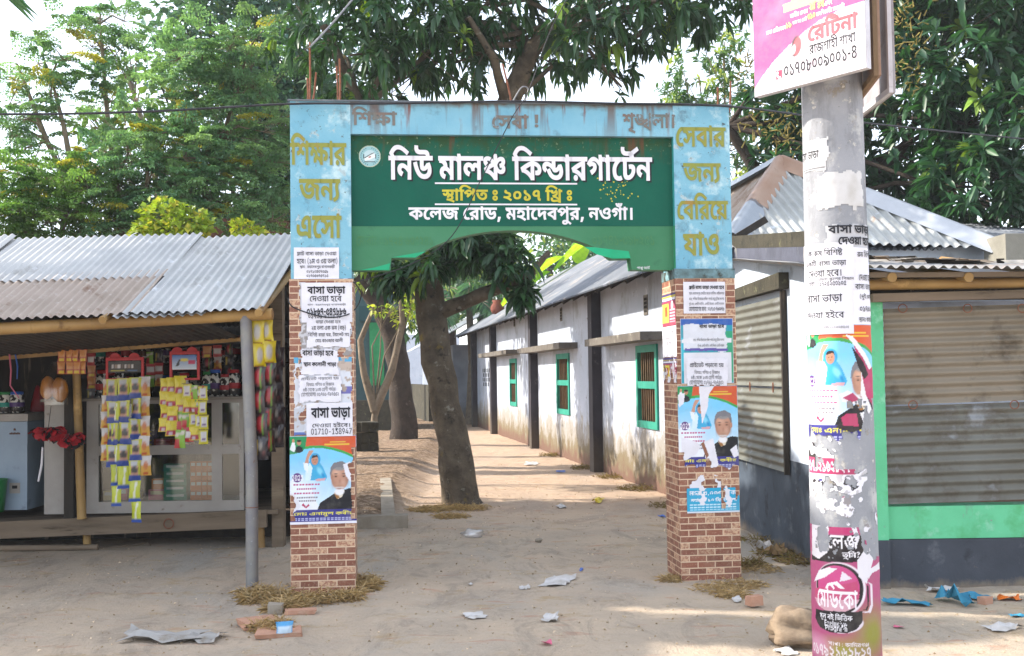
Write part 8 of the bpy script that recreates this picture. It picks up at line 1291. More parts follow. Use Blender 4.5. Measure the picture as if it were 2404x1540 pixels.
run_ = -ln * 3.1 + np.array([0,0,1.95]);zl = zE_ - .14;ea,eb = wp3(s1 + .3,-.5,zl),wp3(s0 - .3,-.5,zl);ra,rb = wp3(s1 + .28,2.6,zl + 1.9),wp3(5.2,2.6,zl + 1.9)
hip_face(ea,eb,rb,ra,ROOFL,'roof',1);hip_face(eb,wp3(s0 - .3,5.7,zl),rb,rb,ROOFL,'roof',2);hip_face(wp3(s0 - .3,5.7,zl),wp3(s1 + .3,5.7,zl),ra,rb,ROOFL,'roof',3);shop = _shop
e0_ = eb
for k in range(30): u = s0 + (s1 - s0) * k / 29;A = L0 + lw * u + ln * .42 + np.array([0,0,zE_ - .16]);MB().bar(A,A + run_ * .2 - [0,0,.03],.05,.07).build('rafter',[DARKW],house)
mb = MB();mb.hexa([L0 + lw * s0 + np.array([0,0,-.1]),L0 + lw * s0 - ln * 5.6,L0 + lw * (s0 + .2) - ln * 5.6,L0 + lw * (s0 + .2),L0 + lw * s0 + [0,0,zE_],L0 + lw * s0 - ln * 5.6 + [0,0,zE_],L0 + lw * (s0 + .2) - ln * 5.6 + [0,0,zE_],L0 + lw * (s0 + .2) + [0,0,zE_]]);mb.build('gable_wall',[WASH],house)
# shed beyond the long house, its tin roof in full sun
sh = thing('lane_shed','dark-walled shed with bright sunlit tin roof beyond the long house','shed',L0 + lw * 25);fr3 = LF
mb = MB();mb.box((22.2,-.5,-.1),(36,.0,2.6),0,LF);w3 = mb.build('wall',[mat('grey_wash','#8d95a3','#7a818d',2,.9,.3,20,zband=[('#5d564d',.1,.9,1)])],sh)  # mottled grey wash, browner towards the ground
MB().box((24.5,-.52,.75),(25.7,-.501,2.0),0,LF).build('window',[TW],sh)
mb = MB();q0 = L0 + lw * 21.6 + ln * 1.3 + np.array([0,0,2.62]);q1 = L0 + lw * 37;corr(mb,q0,lw,-ln * 3.2 + np.array([0,0,1.75]),16,3.65,.09,.012,0);mb.build('roof',[mat('bright_roof_tin','#b9bdc4','#a9adb5',1.5,.4,.1,20,metal=.3)],sh)
c_ = lpx(1166,722);P_ = pl(1168,735,e0_,np.cross(lw,run_)) + [0,0,.08];MB().lathe(P_,[(.0,-.1),(.16,-.1),(.2,.0),(.2,.12),(.13,.22),(.16,.3),(.1,.3)],14).build('clay_pot',[mat('terracotta','#7d4636','#6a3a2d',6,.8)],origin=P_,label='reddish clay pot standing on the lane roof edge',cat='pot')

# ================================================================== foliage
def unit(A): return A / (np.linalg.norm(A,axis=-1,keepdims=True) + 1e-9)
LEAF8 = dict(t=[0,.3,.3,.3,.68,.68,.68,1],s=[0,-.9,0,.9,-.8,0,.8,0],f=[(0,1,2),(0,2,3),(1,4,5),(1,5,2),(2,5,6),(2,6,3),(4,7,5),(5,7,6)])
LEAF4 = dict(t=[0,.45,.45,1],s=[0,-1,1,0],f=[(0,1,3),(0,3,2)])
def leaves(name,B,D,L,Wd,droop,col,m,parent,T=LEAF8,rng=None,fold=.25,**kw):
    """B base, D direction (N,3); every leaf a small bent, folded blade"""
    n = len(B);D = unit(D);S = unit(np.cross(D,rng.normal(0,.45,(n,3)) + [0,0,1]));U = np.cross(S,D)
    t = np.array(T['t'])[None,:,None];s = np.array(T['s'])[None,:,None];L = L[:,None,None];Wd = Wd[:,None,None];dr = droop[:,None,None]
    V = B[:,None] + D[:,None] * t * L * (1 - .25 * dr * t) + S[:,None] * s * Wd / 2 + U[:,None] * np.abs(s) * Wd * fold + np.array([0,0,-1.]) * t * t * L * dr
    k = len(T['t']);Fc = (np.arange(n) * k)[:,None,None] + np.array(T['f'])[None]
    return mesh_np(name,V.reshape(-1,3),Fc.reshape(-1,3),m,parent,col=np.repeat(col,k,0),smooth=False,**kw)
def blob_pts(blobs,n,rng,inner=.45):
    w_ = np.array([b[3] * b[4] * b[5] for b in blobs]) ** .8;idx = rng.choice(len(blobs),n,p=w_ / w_.sum());Bl = np.array(blobs)[idx]
    d = unit(rng.normal(0,1,(n,3)));r = (inner ** 3 + (1 - inner ** 3) * rng.random(n)) ** (1 / 3);return Bl[:,:3] + d * r[:,None] * Bl[:,3:6],d
def clumps(P,f,thr,seed):
    return np.array([noise.noise((p[0] * f + seed,p[1] * f,p[2] * f)) for p in P]) > thr
def greens(n,rng,a,b,young=None,yf=.1):
    t = rng.random((n,1));c = np.array(lin(a)) * (1 - t) + np.array(lin(b)) * t
    if young: c = np.where(rng.random((n,1)) < yf,np.array(lin(young)),c)
    return c * rng.uniform(.75,1.25,(n,1))
BARK = mat('mango_bark','#6f6353','#4f463b',5,.95,1,12,spots=[('#8b8578',8,.6,.68),('#7d6a35',3,.62,.7),('#2f2a25',9,.58,.68)],bdist=.03)
BARKP = mat('pale_bark','#8d7f6d','#736656',6,.9,.4,25,spots=[('#5d5246',8,.58,.7)])
BARKD = mat('dark_bark','#4a4038','#38302a',5,.95,.8,16,spots=[('#6a5f54',7,.6,.7)],bdist=.03)
LF_M = mat_leaf('mango_leaf',.26,.4,.5);LF_S = mat_leaf('small_leaf',.3,.5,.4)
def limb(mb,P,R,seed=0,n=12):
    rg_ = random.Random(seed);Q = [];RR = []
    for i in range(len(P) - 1):
        A,B = np.array(P[i],float),np.array(P[i + 1],float);k = max(2,int(np.linalg.norm(B - A) / .25))
        for j in range(k): t = j / k;Q.append(A + (B - A) * t + np.array([rg_.gauss(0,1) for _ in range(3)]) * .06 * R[i]);RR.append((R[i] + (R[i + 1] - R[i]) * t) * rg_.uniform(.95,1.06))
    Q.append(np.array(P[-1],float));RR.append(R[-1]);mb.tube(Q,RR,n,0,True,.05,seed)
def twigs(mb,start,blobs,rg_,r=.05):
    for b in blobs:
        c = np.array(b[:3]);s_ = np.array(start[int(rg_.random() * len(start))],float);mid = (s_ + c) / 2 + np.array([rg_.gauss(0,.15),rg_.gauss(0,.15),.15]);mb.tube([s_,mid,c],[r,r * .7,r * .35],7)
        for _ in range(4):
            e = c + np.array([rg_.gauss(0,b[3] * .5),rg_.gauss(0,b[4] * .5),rg_.gauss(0,b[5] * .5)]);mb.tube([mid * .4 + c * .6,e],[r * .35,r * .12],5)
def mango_crown(name,parent,blobs,nsh,seed,L=.2,cols=('#23442a','#36582f'),young='#75912f',yf=.06,thr=-.18,nleaf=11,droop=.75):
    rng = np.random.default_rng(seed);P,d = blob_pts(blobs,nsh,rng);k = clumps(P,.9,thr,seed);P,d = P[k],d[k];n = len(P)
    ax = unit(d + rng.normal(0,.35,(n,3)) + [0,0,.15]);B = np.repeat(P,nleaf,0);A = np.repeat(ax,nleaf,0);m_ = n * nleaf
    tan = unit(np.cross(A,rng.normal(0,1,(m_,3))));D = unit(A * rng.uniform(-.1,.8,(m_,1)) + tan);B = B - A * rng.uniform(0,.12,(m_,1))
    ll = rng.uniform(.65,1.25,m_) * L;shoot = np.repeat(greens(n,rng,cols[0],cols[1],young,yf),nleaf,0);c = shoot * rng.uniform(.8,1.2,(m_,1))
    leaves(name,B,D,ll,ll * rng.uniform(.26,.36,m_),rng.uniform(.35,1.1,m_) * droop,c,LF_M,parent,LEAF8,rng)
    return P
# --- mango tree that leans over the gate
tb = gp(1083,1182);mango = thing('mango_tree','mango tree with leaning bare trunk seen through the gate, its crown above the header','tree',tb);TY = tb[1]
t1,t2,t3 = at(1040,900,TY),at(1003,690,TY),at(1000,560,TY + .1)
mb = MB();limb(mb,[tb - [0,0,.15],tb + [-.02,0,.25],t1,t2,t3],[.27,.222,.19,.178,.168],2,18)
mb.build('trunk',[BARK],mango)
mb = MB();k1,k2,k3,k4 = at(1190,250,TY + .3),at(1250,110,TY + .2),at(1330,50,TY),at(1480,-60,TY - .3)
limb(mb,[t3 - [0,0,.1],at(1090,430,TY + .3),k1,k2,k3,k4],[.16,.15,.14,.12,.1,.07],3)
limb(mb,[at(1020,740,TY),at(1100,705,TY - .2),at(1160,680,TY - .4),at(1240,650,TY - .6),at(1290,590,TY - .6)],[.1,.085,.08,.06,.03],4);limb(mb,[t3 - [0,0,.3],at(935,480,TY),at(850,260,TY - .4),at(760,60,TY - .5)],[.12,.1,.08,.05],5)
limb(mb,[k1,at(1160,140,TY - .3),at(1100,40,TY - .6)],[.07,.05,.03],6);limb(mb,[k3,at(1440,120,TY - .2),at(1530,60,TY - .4)],[.06,.045,.03],7)
def bl(x,y,Y,rx,ry,rz): P = at(x,y,Y);return (*P,rx,ry,rz)
mbl = [bl(820,130,TY - .6,.75,.9,.8),bl(960,60,TY - .3,.9,1,.75),bl(1060,150,TY,.75,.9,.6),bl(900,210,TY + .3,.6,.8,.4),bl(1140,20,TY + .2,.8,1,.6),bl(1290,140,TY + .6,.6,.8,.5),bl(1380,60,TY - .8,.6,.7,.5),bl(1500,30,TY - .6,.65,.8,.5),bl(1430,165,TY + .2,.4,.6,.4),bl(1560,0,TY - .2,.5,.7,.4),bl(1650,20,TY - .4,.5,.7,.35),bl(1730,-20,TY - .6,.5,.7,.45),bl(700,60,TY + .4,.5,.8,.7),bl(1000,-140,TY,1.6,1.4,.8),bl(1400,-160,TY - .3,1.7,1.4,.8),bl(760,-120,TY - .3,1.1,1.2,.8),bl(1460,205,TY + .1,.2,.3,.18)]
twigs(mb,[k2,k3,k1,at(850,260,TY - .4)],mbl,random.Random(4),.04);mb.build('limb',[BARK],mango)
mango_crown('crown',mango,mbl,1150,11,.21,thr=-.22)
low = [bl(1120,570,TY - .5,.55,.5,.3),bl(1010,620,TY - .7,.28,.3,.25),bl(940,645,TY - .5,.28,.3,.22),bl(1190,620,TY - .7,.35,.4,.28),bl(1230,690,TY - .7,.16,.2,.14),bl(1060,590,TY,.4,.5,.25),bl(900,620,TY,.25,.4,.2)]
mango_crown('lower_sprays',mango,low,260,12,.2,thr=-.7,droop=.6)
# --- big mango behind the corner shop
R_M = thing('mango_tree','large dark mango tree rising behind the corner shop roof and the utility pole','tree',(4.4,17.5,0));mb = MB();limb(mb,[(4.4,17.5,-.1),(4.5,17.4,2),(4.7,17.2,4.2)],[.3,.26,.2],3);limb(mb,[(4.6,17.3,3.4),(6,16.6,5)],[.16,.08],4);limb(mb,[(4.6,17.3,3.4),(3.4,17,5.4)],[.15,.07],5);mb.build('trunk',[BARKD],R_M)
right_blobs = [bl(2230,140,15.5,1.2,1.3,1.1),bl(2380,300,15,1.1,1.2,1.0),bl(2140,330,16,.9,1.1,.9),bl(2300,440,15.2,1.1,1.1,.8),bl(2420,520,15,.9,1,.5),bl(2100,470,16.5,.7,.9,.5),bl(2220,520,16,.7,.8,.4),bl(1960,250,17,1.0,1.2,1.0),bl(2300,-60,15.5,1.6,1.5,.9),bl(2520,120,15.5,1,1.4,1.5),bl(1850,330,16.5,.55,.8,.6),bl(1790,240,17,.4,.7,.5),bl(2050,30,16.5,1.1,1.2,.8),bl(1800,380,16,.25,.4,.25)]
twigs(mb := MB(),[(4.7,17.2,4.2),(6,16.6,5),(3.4,17,5.4)],right_blobs,random.Random(2),.05);mb.build('limb',[BARKD],R_M)
mango_crown('crown',R_M,right_blobs,1500,21,.27,('#20432c','#356038'),'#7d9a42',.04,thr=-.38,droop=.3)
PAN = mat('flower_panicle','#6f6633','#857638',9,.8);mb = MB();rg = random.Random(6)
for (x,y,Y) in ((1780,310,14.6),(1835,385,14.6),(1815,290,14.8),(1870,300,14.5),(2110,60,13.9),(2130,130,13.9),(2105,190,13.9),(2125,20,14),(1745,150,15)):
    c = at(x,y,Y)
    for k in range(34): d = np.array([rg.gauss(0,.13),rg.gauss(0,.1),rg.gauss(0,.17)]);mb.tube([c + d,c + d * 1.05 + np.array([rg.gauss(0,.05),rg.gauss(0,.05),rg.gauss(.02,.05)])],[.012,.004],4)
mb.build('flower_panicles',[PAN],R_M)
# --- lighter mango farther back, between header and pole
M3 = thing('mango_tree','lighter green mango tree with upright shoots between the gate and the pole','tree',(4.9,23,0));mb = MB();limb(mb,[(4.9,23,-.1),(4.8,23,3),(4.6,23,5.4)],[.22,.18,.1],3)
b3 = [bl(1640,180,22.5,.75,.9,.8),bl(1700,100,22.5,.6,.8,.6),bl(1590,215,22.5,.5,.7,.35),bl(1740,260,22.5,.8,1,.8),bl(1700,360,22.5,.8,1,.8),bl(1640,300,23,.8,1,.6),bl(1760,440,22,.5,.8,.4),bl(1600,400,24,1.2,1.2,.8)]
twigs(mb,[(4.8,23,3),(4.6,23,5.4)],b3,random.Random(3),.04);mb.build('trunk',[BARKP],M3);mango_crown('crown',M3,b3,620,31,.17,('#3d6238','#5d8044'),'#a9b85e',.12,thr=-.25,droop=.25)
# --- jackfruit-like tree with dense dark rounded leaves, behind the stall
def dense_tree(label,base,blobs,n,seed,L,cols,young,yf,trunk,thr=-.15,r=.25,m=None,T=LEAF4,asp=.6,droop=.4,inner=.35,name='broadleaf_tree',nb=.045,f=1.1):
    t_ = thing(name,label,'tree',base);rng = np.random.default_rng(seed);mb = MB();limb(mb,trunk,[r * (1 - .6 * i / (len(trunk) - 1)) for i in range(len(trunk))],seed);twigs(mb,trunk[1:],blobs,random.Random(seed),nb);mb.build('trunk',[BARKD if r > .15 else BARKP],t_)
    P,d = blob_pts(blobs,n,rng,inner);k = clumps(P,f,thr,seed);P,d = P[k],d[k];q = len(P);ll = rng.uniform(.7,1.3,q) * L
    leaves('crown',P,unit(d + rng.normal(0,.7,(q,3)) + [0,0,.1]),ll,ll * asp,rng.uniform(.2,1,q) * droop,greens(q,rng,cols[0],cols[1],young,yf),m or LF_S,t_,T,rng);return t_
JY = 20.
jb = [bl(520,60,JY,1.1,1.3,1.1),bl(640,120,JY,1.2,1.4,1.2),bl(560,260,JY,1.2,1.4,1.0),bl(690,300,JY,1.1,1.4,1.3),bl(430,40,JY,.7,1,.7),bl(640,430,JY,1.2,1.4,1.0),bl(520,420,JY,1.1,1.3,.9),bl(760,200,JY,1,1.2,1.2),bl(600,-60,JY,1.6,1.5,.8),bl(370,180,JY,.45,.8,.4),bl(690,500,JY,.8,1,.5),bl(730,420,JY,.7,1,.8)]
dense_tree('tall dark broadleaf tree with dense rounded leaves behind the feathery trees',(-4.6,20,0),jb,15000,41,.17,('#3f6052','#567a66'),'#6d8a45',.05,[(-4.6,20,-.1),(-4.7,20,3),(-4.5,20,6),(-4.6,20,7.5)],-.3,.28,LF_M,LEAF4,.6,.3)
dense_tree('small young broadleaf tree with few large leaves among the feathery trees',(-5.0,17.5,0),[bl(215,300,17,.35,.4,.3),bl(260,330,17,.3,.4,.3),bl(320,230,17.3,.5,.5,.5),bl(290,130,17.3,.25,.3,.3),bl(400,330,17,.5,.6,.5),bl(205,250,17,.15,.2,.15)],520,42,.16,('#4c6b3a','#65833f'),'#9a9a4a',.1,[(-5.3,17.3,0),(-5.4,17.3,3),(-5.6,17.3,5.2)],-.3,.07,LF_S,LEAF8,.5,.3)
# --- feathery trees in a row behind the stall
def frond(P,ax,L,rng):
    """one twice-divided frond -> leaflet bases and directions"""
    out = [];dirs = [];ax = ax / np.linalg.norm(ax);sd = np.cross(ax,[0,0,1.]);sd /= np.linalg.norm(sd) + 1e-9
    for i in range(7):
        t = .15 + .85 * i / 6;c = P + ax * L * t + np.array([0,0,-.35 * L * t * t]);pl_ = L * .45 * (1.1 - t)
        for s_ in (-1,1):
            q = sd * s_ + ax * .45 + np.array([0,0,-.25])
            for j in range(5):
                b = c + q * pl_ * (j + .6) / 5
                for w_ in (-1,1): out.append(b);dirs.append(ax * w_ * .9 + q * .4 + rng.normal(0,.25,3))
    return out,dirs
def feather_tree(label,base,stems,fr_n,seed,spots,cols=('#5d8566','#85a777')):
    t_ = thing('feathery_tree',label,'tree',base,'feathery trees behind the stall');rng = np.random.default_rng(seed);mb = MB();nodes = []
    for st in stems:
        limb(mb,st,[.055 * (1 - .75 * i / (len(st) - 1)) for i in range(len(st))],seed,8)
    B = [];D = []
    for (x,y,Y,r) in spots:
        c = at(x,y,Y);near = min((p for st in stems for p in st),key=lambda p: np.linalg.norm(np.array(p) - c));mb.tube([np.array(near,float),(np.array(near) + c) / 2 + [0,0,.1],c],[.018,.012,.006],5)
        for k in range(max(2,int(fr_n * r * 2.3))):
            d = rng.normal(0,1,3) * [1,1,.55] + [0,0,.25];P = c + d / np.linalg.norm(d) * rng.uniform(.05,r * .8);b,dd = frond(P,d,rng.uniform(.3,.55),rng);B += b;D += dd;mb.tube([c,P,P + d / np.linalg.norm(d) * .25],[.006,.004,.002],3,0,False)
    mb.build('trunk',[BARKP],t_);B,D = np.array(B),np.array(D);n = len(B);ll = rng.uniform(.035,.055,n)
    cc = greens(n // 140 + 1,rng,cols[0],cols[1],'#a9a548',.06);leaves('crown',B,D,ll,ll * .7,rng.uniform(0,.3,n),np.repeat(cc,140,0)[:n] * rng.uniform(.8,1.2,(n,1)),LF_S,t_,LEAF4,rng)
def stem(*p,Y=14.5): return [at(x,y,Y) for x,y in p]
feather_tree('leftmost feathery tree with open leaning crown against the sky',at(180,620,15),[stem((200,640),(190,500),(110,330),(60,200),(40,150),Y=15),stem((190,500),(150,300),(120,180),Y=15)],11,51,[(40,190,15,.45),(90,150,15,.45),(20,250,15,.4),(120,230,15,.4),(60,280,15,.4),(150,140,15,.35),(30,320,15,.35),(10,400,15,.5),(80,380,15,.5),(150,400,15,.4)])
feather_tree('tallest slender feathery tree, its thin top against the white sky',at(255,620,15.5),[stem((280,640),(270,420),(250,250),(240,120),(235,55),Y=15.5)],10,52,[(235,45,15.5,.45),(200,70,15.5,.3),(290,50,15.5,.4),(160,60,15.5,.3),(215,110,15.5,.4),(270,130,15.5,.35),(220,190,15.5,.35),(260,240,15.5,.35),(300,330,15.2,.45),(230,330,15.2,.4)])
lowsp = lambda pts,Y,r=.5: [(x,y,Y,r) for x,y in pts]
feather_tree('feathery tree with yellowing upper crown beside the dark broadleaf tree',at(470,640,14.5),[stem((400,640),(420,450),(450,300),(470,180)),stem((420,450),(520,330),(560,200))],12,53,lowsp([(420,140),(480,120),(540,110),(600,90),(450,190),(520,180),(590,160),(410,230),(560,230),(480,250),(620,230),(400,310)],14.3,.5))
feather_tree('bushy feathery tree low over the left part of the stall roof',at(90,640,14),[stem((60,640),(70,480),(40,400),Y=14),stem((130,640),(150,520),(180,430),Y=14)],15,54,lowsp([(10,470),(60,440),(120,430),(30,520),(90,500),(160,480),(210,440),(10,560),(70,560),(140,545),(200,520),(230,500)],13.8,.55),('#527a42','#769850'))
feather_tree('spreading feathery tree with several pale stems above the middle of the stall roof',at(300,640,14),[stem((300,640),(280,500),(275,420),(300,360),Y=14),stem((380,640),(360,520),(345,440),(350,360),Y=14),stem((420,640),(440,540),(460,430),Y=14)],14,55,lowsp([(250,390),(310,380),(370,400),(430,370),(280,450),(340,460),(400,450),(250,520),(310,540),(370,540),(430,500),(450,430),(300,330),(370,320)],13.9,.52))
feather_tree('feathery tree with straight pale stem next to the left gate pillar',at(490,640,14.2),[stem((492,640),(485,500),(480,380),(500,320),Y=14.2)],12,56,lowsp([(480,400),(540,390),(600,400),(500,470),(560,460),(620,470),(470,330),(540,320),(620,310),(640,380),(650,290),(580,530),(640,520)],14.2,.48))
dense_tree('bright yellow-green sapling shrub above the stall ridge',at(420,640,13),[bl(390,510,13,.3,.3,.22),bl(440,530,13,.3,.3,.2),bl(350,545,13,.22,.3,.15),bl(400,550,13,.4,.3,.15)],800,61,.1,('#7f9a38','#98a83c'),'#b5b048',.2,[at(410,640,13),at(415,560,13),at(420,510,13)],-.4,.02,LF_S,LEAF4,.75,.3,name='yellow_shrub',nb=.012)
dense_tree('small yellow-green shrub near the gate above the stall ridge',at(570,640,13),[bl(570,540,13,.16,.2,.14),bl(600,552,13,.12,.2,.1)],260,62,.07,('#8aa02c','#a9b83a'),'#c9c24a',.2,[at(575,640,13),at(572,570,13),at(570,540,13)],-.5,.015,LF_S,LEAF4,.75,.3,name='yellow_shrub',nb=.01)
# --- far backdrop trees that close the lane, and trees beyond the frame that shade the place
rg = random.Random(12)
for k,(x,y,Y,r,c0_,c1_) in enumerate(((900,640,44,2.6,'#3d5f3c','#5a7d4a'),(1010,690,50,2.6,'#41653f','#6a8a50'),(1130,660,46,2.4,'#2f5238','#4a6d42'),(1290,600,44,3.,'#3a6048','#527a52'),(1420,520,42,3.,'#2f5238','#4a7045'),(860,520,40,3.,'#2f4f38','#466a44'),(1060,560,52,3.5,'#4a6d3c','#86983f'),(1180,520,50,3.2,'#38603f','#5a7d4a'))):
    P = at(x,y,Y);dense_tree('%s of the hazy trees closing the far end of the lane' % ['leftmost','third','fifth','large bluish right-hand','rightmost','tall dark second','yellowish fourth','sixth'][k],(P[0],Y,0),[(*(P + np.array([rg.gauss(0,r * .4),rg.gauss(0,.8),rg.gauss(0,r * .3)])),r * .6,r * .6,r * .5) for _ in range(5)],2600,70 + k,.3,(c0_,c1_),'#93a54c',.1,[(P[0],Y,-.1),(P[0],Y,P[2] * .5),tuple(P)],-.15,.25,LF_S,LEAF4,.5,.4,inner=.2,name='background_tree')
for lab,x,Y,bs,n,sd_ in (('broadleaf tree outside the left edge of the photo, farther from the gate',-11.4,8.6,[(-12.6,8.9,7,1.2,1,.5),(-11.2,9,7.1,1.1,1.05,.5),(-10.1,8.5,7,.8,1.1,.45),(-14,8.3,7,1,.6,.4),(-11.8,7.6,7.2,1.3,.8,.5),(-10,9.6,7,.6,.6,.4)],15000,90),('broadleaf tree outside the left edge of the photo, nearer to the gate',-8,10.2,[(-8,8.95,7,1.6,.2,.25),(-7.9,10.4,7,1.5,.7,.5),(-8.4,7.3,7,1.3,.55,.4)],7000,91)):
    dense_tree(lab,(x,Y,0),bs,n,sd_,.27,('#2f5234','#4a6d3c'),'#7d9440',.1,[(x,Y,-.1),(x,Y,2.5),(x,Y,6.6)],-.6,.24,LF_S,LEAF4,.65,.3,inner=.05)
# --- banana plant and palm fronds beyond the roof
def big_leaf(mb,A,dirv,L,W_,bend,mi=0,seg=10,tear=.0):
    A = np.array(A,float);d = np.array(dirv,float);d /= np.linalg.norm(d);s_ = np.cross(d,[0,0,1]);s_ /= np.linalg.norm(s_) + 1e-9;V = [];Fs = []
    for i in range(seg + 1):
        t = i / seg;c = A + d * L * t + np.array([0,0,-bend * L * t * t]);w_ = W_ * math.sin(math.pi * min(1,.08 + t * .92)) ** .6
        for k in (-1,0,1): V.append(c + s_ * k * w_ * .5 + np.array([0,0,abs(k) * w_ * .18]))
    for i in range(seg):
        for k in (0,1): Fs.append((i * 3 + k,i * 3 + k + 1,(i + 1) * 3 + k + 1,(i + 1) * 3 + k))
    mb.add(V,Fs,mi,True)
b = NB('banana_leaf');cc = b.mix(b.ramp(b.noise(3,b.co()),.4,.6),'#6d9a2f','#8fb53c');b.l(cc,b.p.inputs['Base Color']);tr = b.n('ShaderNodeBsdfTranslucent');b.l(b.mix(1.,cc,(1.8,1.6,.6),'MULTIPLY'),tr.inputs[0]);mx = b.n('ShaderNodeMixShader');mx.inputs[0].default_value = .45;b.l(b.p.outputs[0],mx.inputs[1]);b.l(tr.outputs[0],mx.inputs[2]);b.l(mx.outputs[0],b.out.inputs[0]);BAN = b.m
bp = at(1290,720,32);ban = thing('banana_plant','banana plant with broad sunlit yellow-green leaves rising behind the lane roof','plant',(bp[0],32,0));MB().tube([(bp[0],32,0),(bp[0],32,3.2)],[.14,.1],10).build('trunk',[BARKP],ban)
for k,(x0,y0,x1,y1,W_) in enumerate(((1180,720,1330,590,1.15),(1230,690,1300,640,.7),(1300,640,1400,560,1.2),(1360,620,1365,560,.6),(1250,720,1180,660,.6))):
    A,B = at(x0,y0,32),at(x1,y1,31.6 + .2 * k);mb = MB();big_leaf(mb,A,B - A + [0,0,.3],np.linalg.norm(B - A) * 1.05,W_,.15);mb.build('leaf',[BAN],ban)
def palm(label,x,y,Y,n,L,seed,z_only=None):
    P = at(x,y,Y);t_ = thing('palm_tree',label,'palm',(P[0],Y,0));rng = np.random.default_rng(seed);MB().tube([(P[0],Y,0),(P[0] + .1,Y,P[2] * .5),P],[.16,.13,.1],10).build('trunk',[BARKP],t_);B = [];D = [];mb = MB()
    for k in range(n):
        a_ = 2 * math.pi * k / n + rng.normal(0,.2);d = np.array([math.cos(a_),math.sin(a_),rng.uniform(.1,.8)]);Q = []
        for i in range(22):
            t = i / 21;c = P + d * L * t + np.array([0,0,-L * .55 * t * t]);Q.append(c);s_ = np.array([-d[1],d[0],0])
            for w_ in (-1,1):
                for q in (0,.5): B.append(c + d * L / 44 * q);D.append(s_ * w_ + d * .5 + np.array([0,0,-.5]))
        mb.tube(Q[::3],.018,4)
    mb.build('frond_ribs',[BARKP],t_);B,D = np.array(B),np.array(D);m_ = len(B);leaves('fronds',B,D,rng.uniform(.35,.6,m_),np.full(m_,.035),rng.uniform(.2,.6,m_),greens(m_,rng,'#3f6a52','#5a8560'),LF_S,t_,LEAF4,rng)
palm('bluish-green palm between the mango trunk and the lane roof',1100,705,36,16,1.9,5);palm('coconut palm whose frond tips show in the top left corner',-200,-190,12,16,1.45,6)

# ================================================================== what stands along the left of the lane
t_ = thing('mango_tree','dark-trunked tree farther down the lane, forking behind the thin forked sapling','tree',gp(950,1046));B0 = gp(950,1046);Y2 = B0[1];mb = MB()
limb(mb,[B0 - [0,0,.1],at(945,940,Y2),at(925,800,Y2),at(905,735,Y2),at(840,650,Y2)],[.36,.27,.25,.24,.18],7,14);limb(mb,[at(925,800,Y2),at(960,700,Y2),at(990,600,Y2)],[.2,.14,.1],8);mb.build('trunk',[BARKD],t_)
mango_crown('crown',t_,[bl(880,620,Y2,1.2,1.2,.7),bl(960,600,Y2 + 1,1.3,1.2,.7),bl(1080,560,Y2,1.4,1.4,.7),bl(1180,640,Y2 + 2,1,1.2,.6),bl(960,760,Y2 + 6,.8,.8,.6),bl(1000,680,Y2 + 5,.9,.9,.7)],420,33,.22,('#2b4a30','#456a3a'),'#8aa048',.12,-.4)
q0 = gp(880,1072);Y2 = q0[1]
dense_tree('thin forked sapling with yellow-green tufts left of the lane',q0,[bl(930,700,Y2,.3,.3,.35),bl(895,720,Y2,.25,.3,.2),bl(950,745,Y2,.25,.3,.25),bl(975,690,Y2,.2,.3,.25)],420,34,.11,('#6d8a2c','#93a83a'),'#b0b848',.2,[q0,at(878,1000,Y2),at(880,960,Y2)],-.4,.11,LF_S,LEAF8,.5,.3,name='forked_sapling',nb=.02)
t_ = bpy.data.objects['forked_sapling'];mb = MB();limb(mb,[at(880,965,Y2),at(855,880,Y2),at(846,800,Y2),at(880,715,Y2)],[.09,.07,.06,.03],3);limb(mb,[at(880,965,Y2),at(920,870,Y2),at(945,760,Y2),at(938,660,Y2)],[.09,.075,.06,.03],4);mb.build('limb',[BARKP],t_)
o = at(838,905,33);o[2] = 0;lh = thing('lane_house','dark teal-grey house with green door at the far left of the lane','house',o);W0,W1 = at(700,900,33)[0],at(925,900,33)[0]
MB().box((W0,33,-.1),(W1,37,4.6)).build('wall',[mat('dark_teal_wall','#3f5a5d','#33494d',2,.9)],lh);MB().box((W0,32.4,-.1),(W1 + .3,33,.9)).build('veranda',[MOSS],lh)  # mottled dark teal-grey wall colour
a_,b_ = at(869,905,32.95),at(901,757,32.95);MB().box((a_[0],32.9,a_[2]),(b_[0],32.99,b_[2])).build('door',[mat('green_door_paint','#1f7a4a','#2f8f5a',4,.6)],lh);MB().box((a_[0] - .3,32.85,b_[2] + .05),(b_[0] + .3,32.99,b_[2] + .5)).build('sign_panel',[mat('dark_teal_sign','#27484d',None)],lh)
a_,b_ = gp(922,962),gp(1012,990);mb = MB();mb.bar(a_ + [0,0,.6],b_ + [0,0,.6],.15,1.35);mb.build('low_wall',[MOSS],origin=a_,label='low mossy concrete wall bounding the far left of the lane',cat='wall')
a_ = at(930,890,70);MB().box((a_[0] - 1.5,70,0),(a_[0] + 4,70.3,4.2)).build('distant_wall',[LIME],origin=(a_[0],70,0),label='bright whitewashed wall far beyond the end of the lane',cat='wall')
a_ = at(580,500,19);MB().box((a_[0] - 1.6,19,0),(a_[0] + .68,19.3,at(580,512,19)[2])).build('brick_wall',[mat('old_brickwork','#6a4a3d','#54392f',9,.95,.4,20,stretch=(1,1,5))],origin=(a_[0],19,0),label='old dark brick wall behind the feathery trees beside the gate',cat='wall')
CEM = mat('worn_cement_kerb','#9a9184','#867b6c',5,.95,.5);CLAY = mat('worn_brick','#b98f78','#a67c66',8,.95,.5,spots=[('#b59a86',6,.55,.7)])
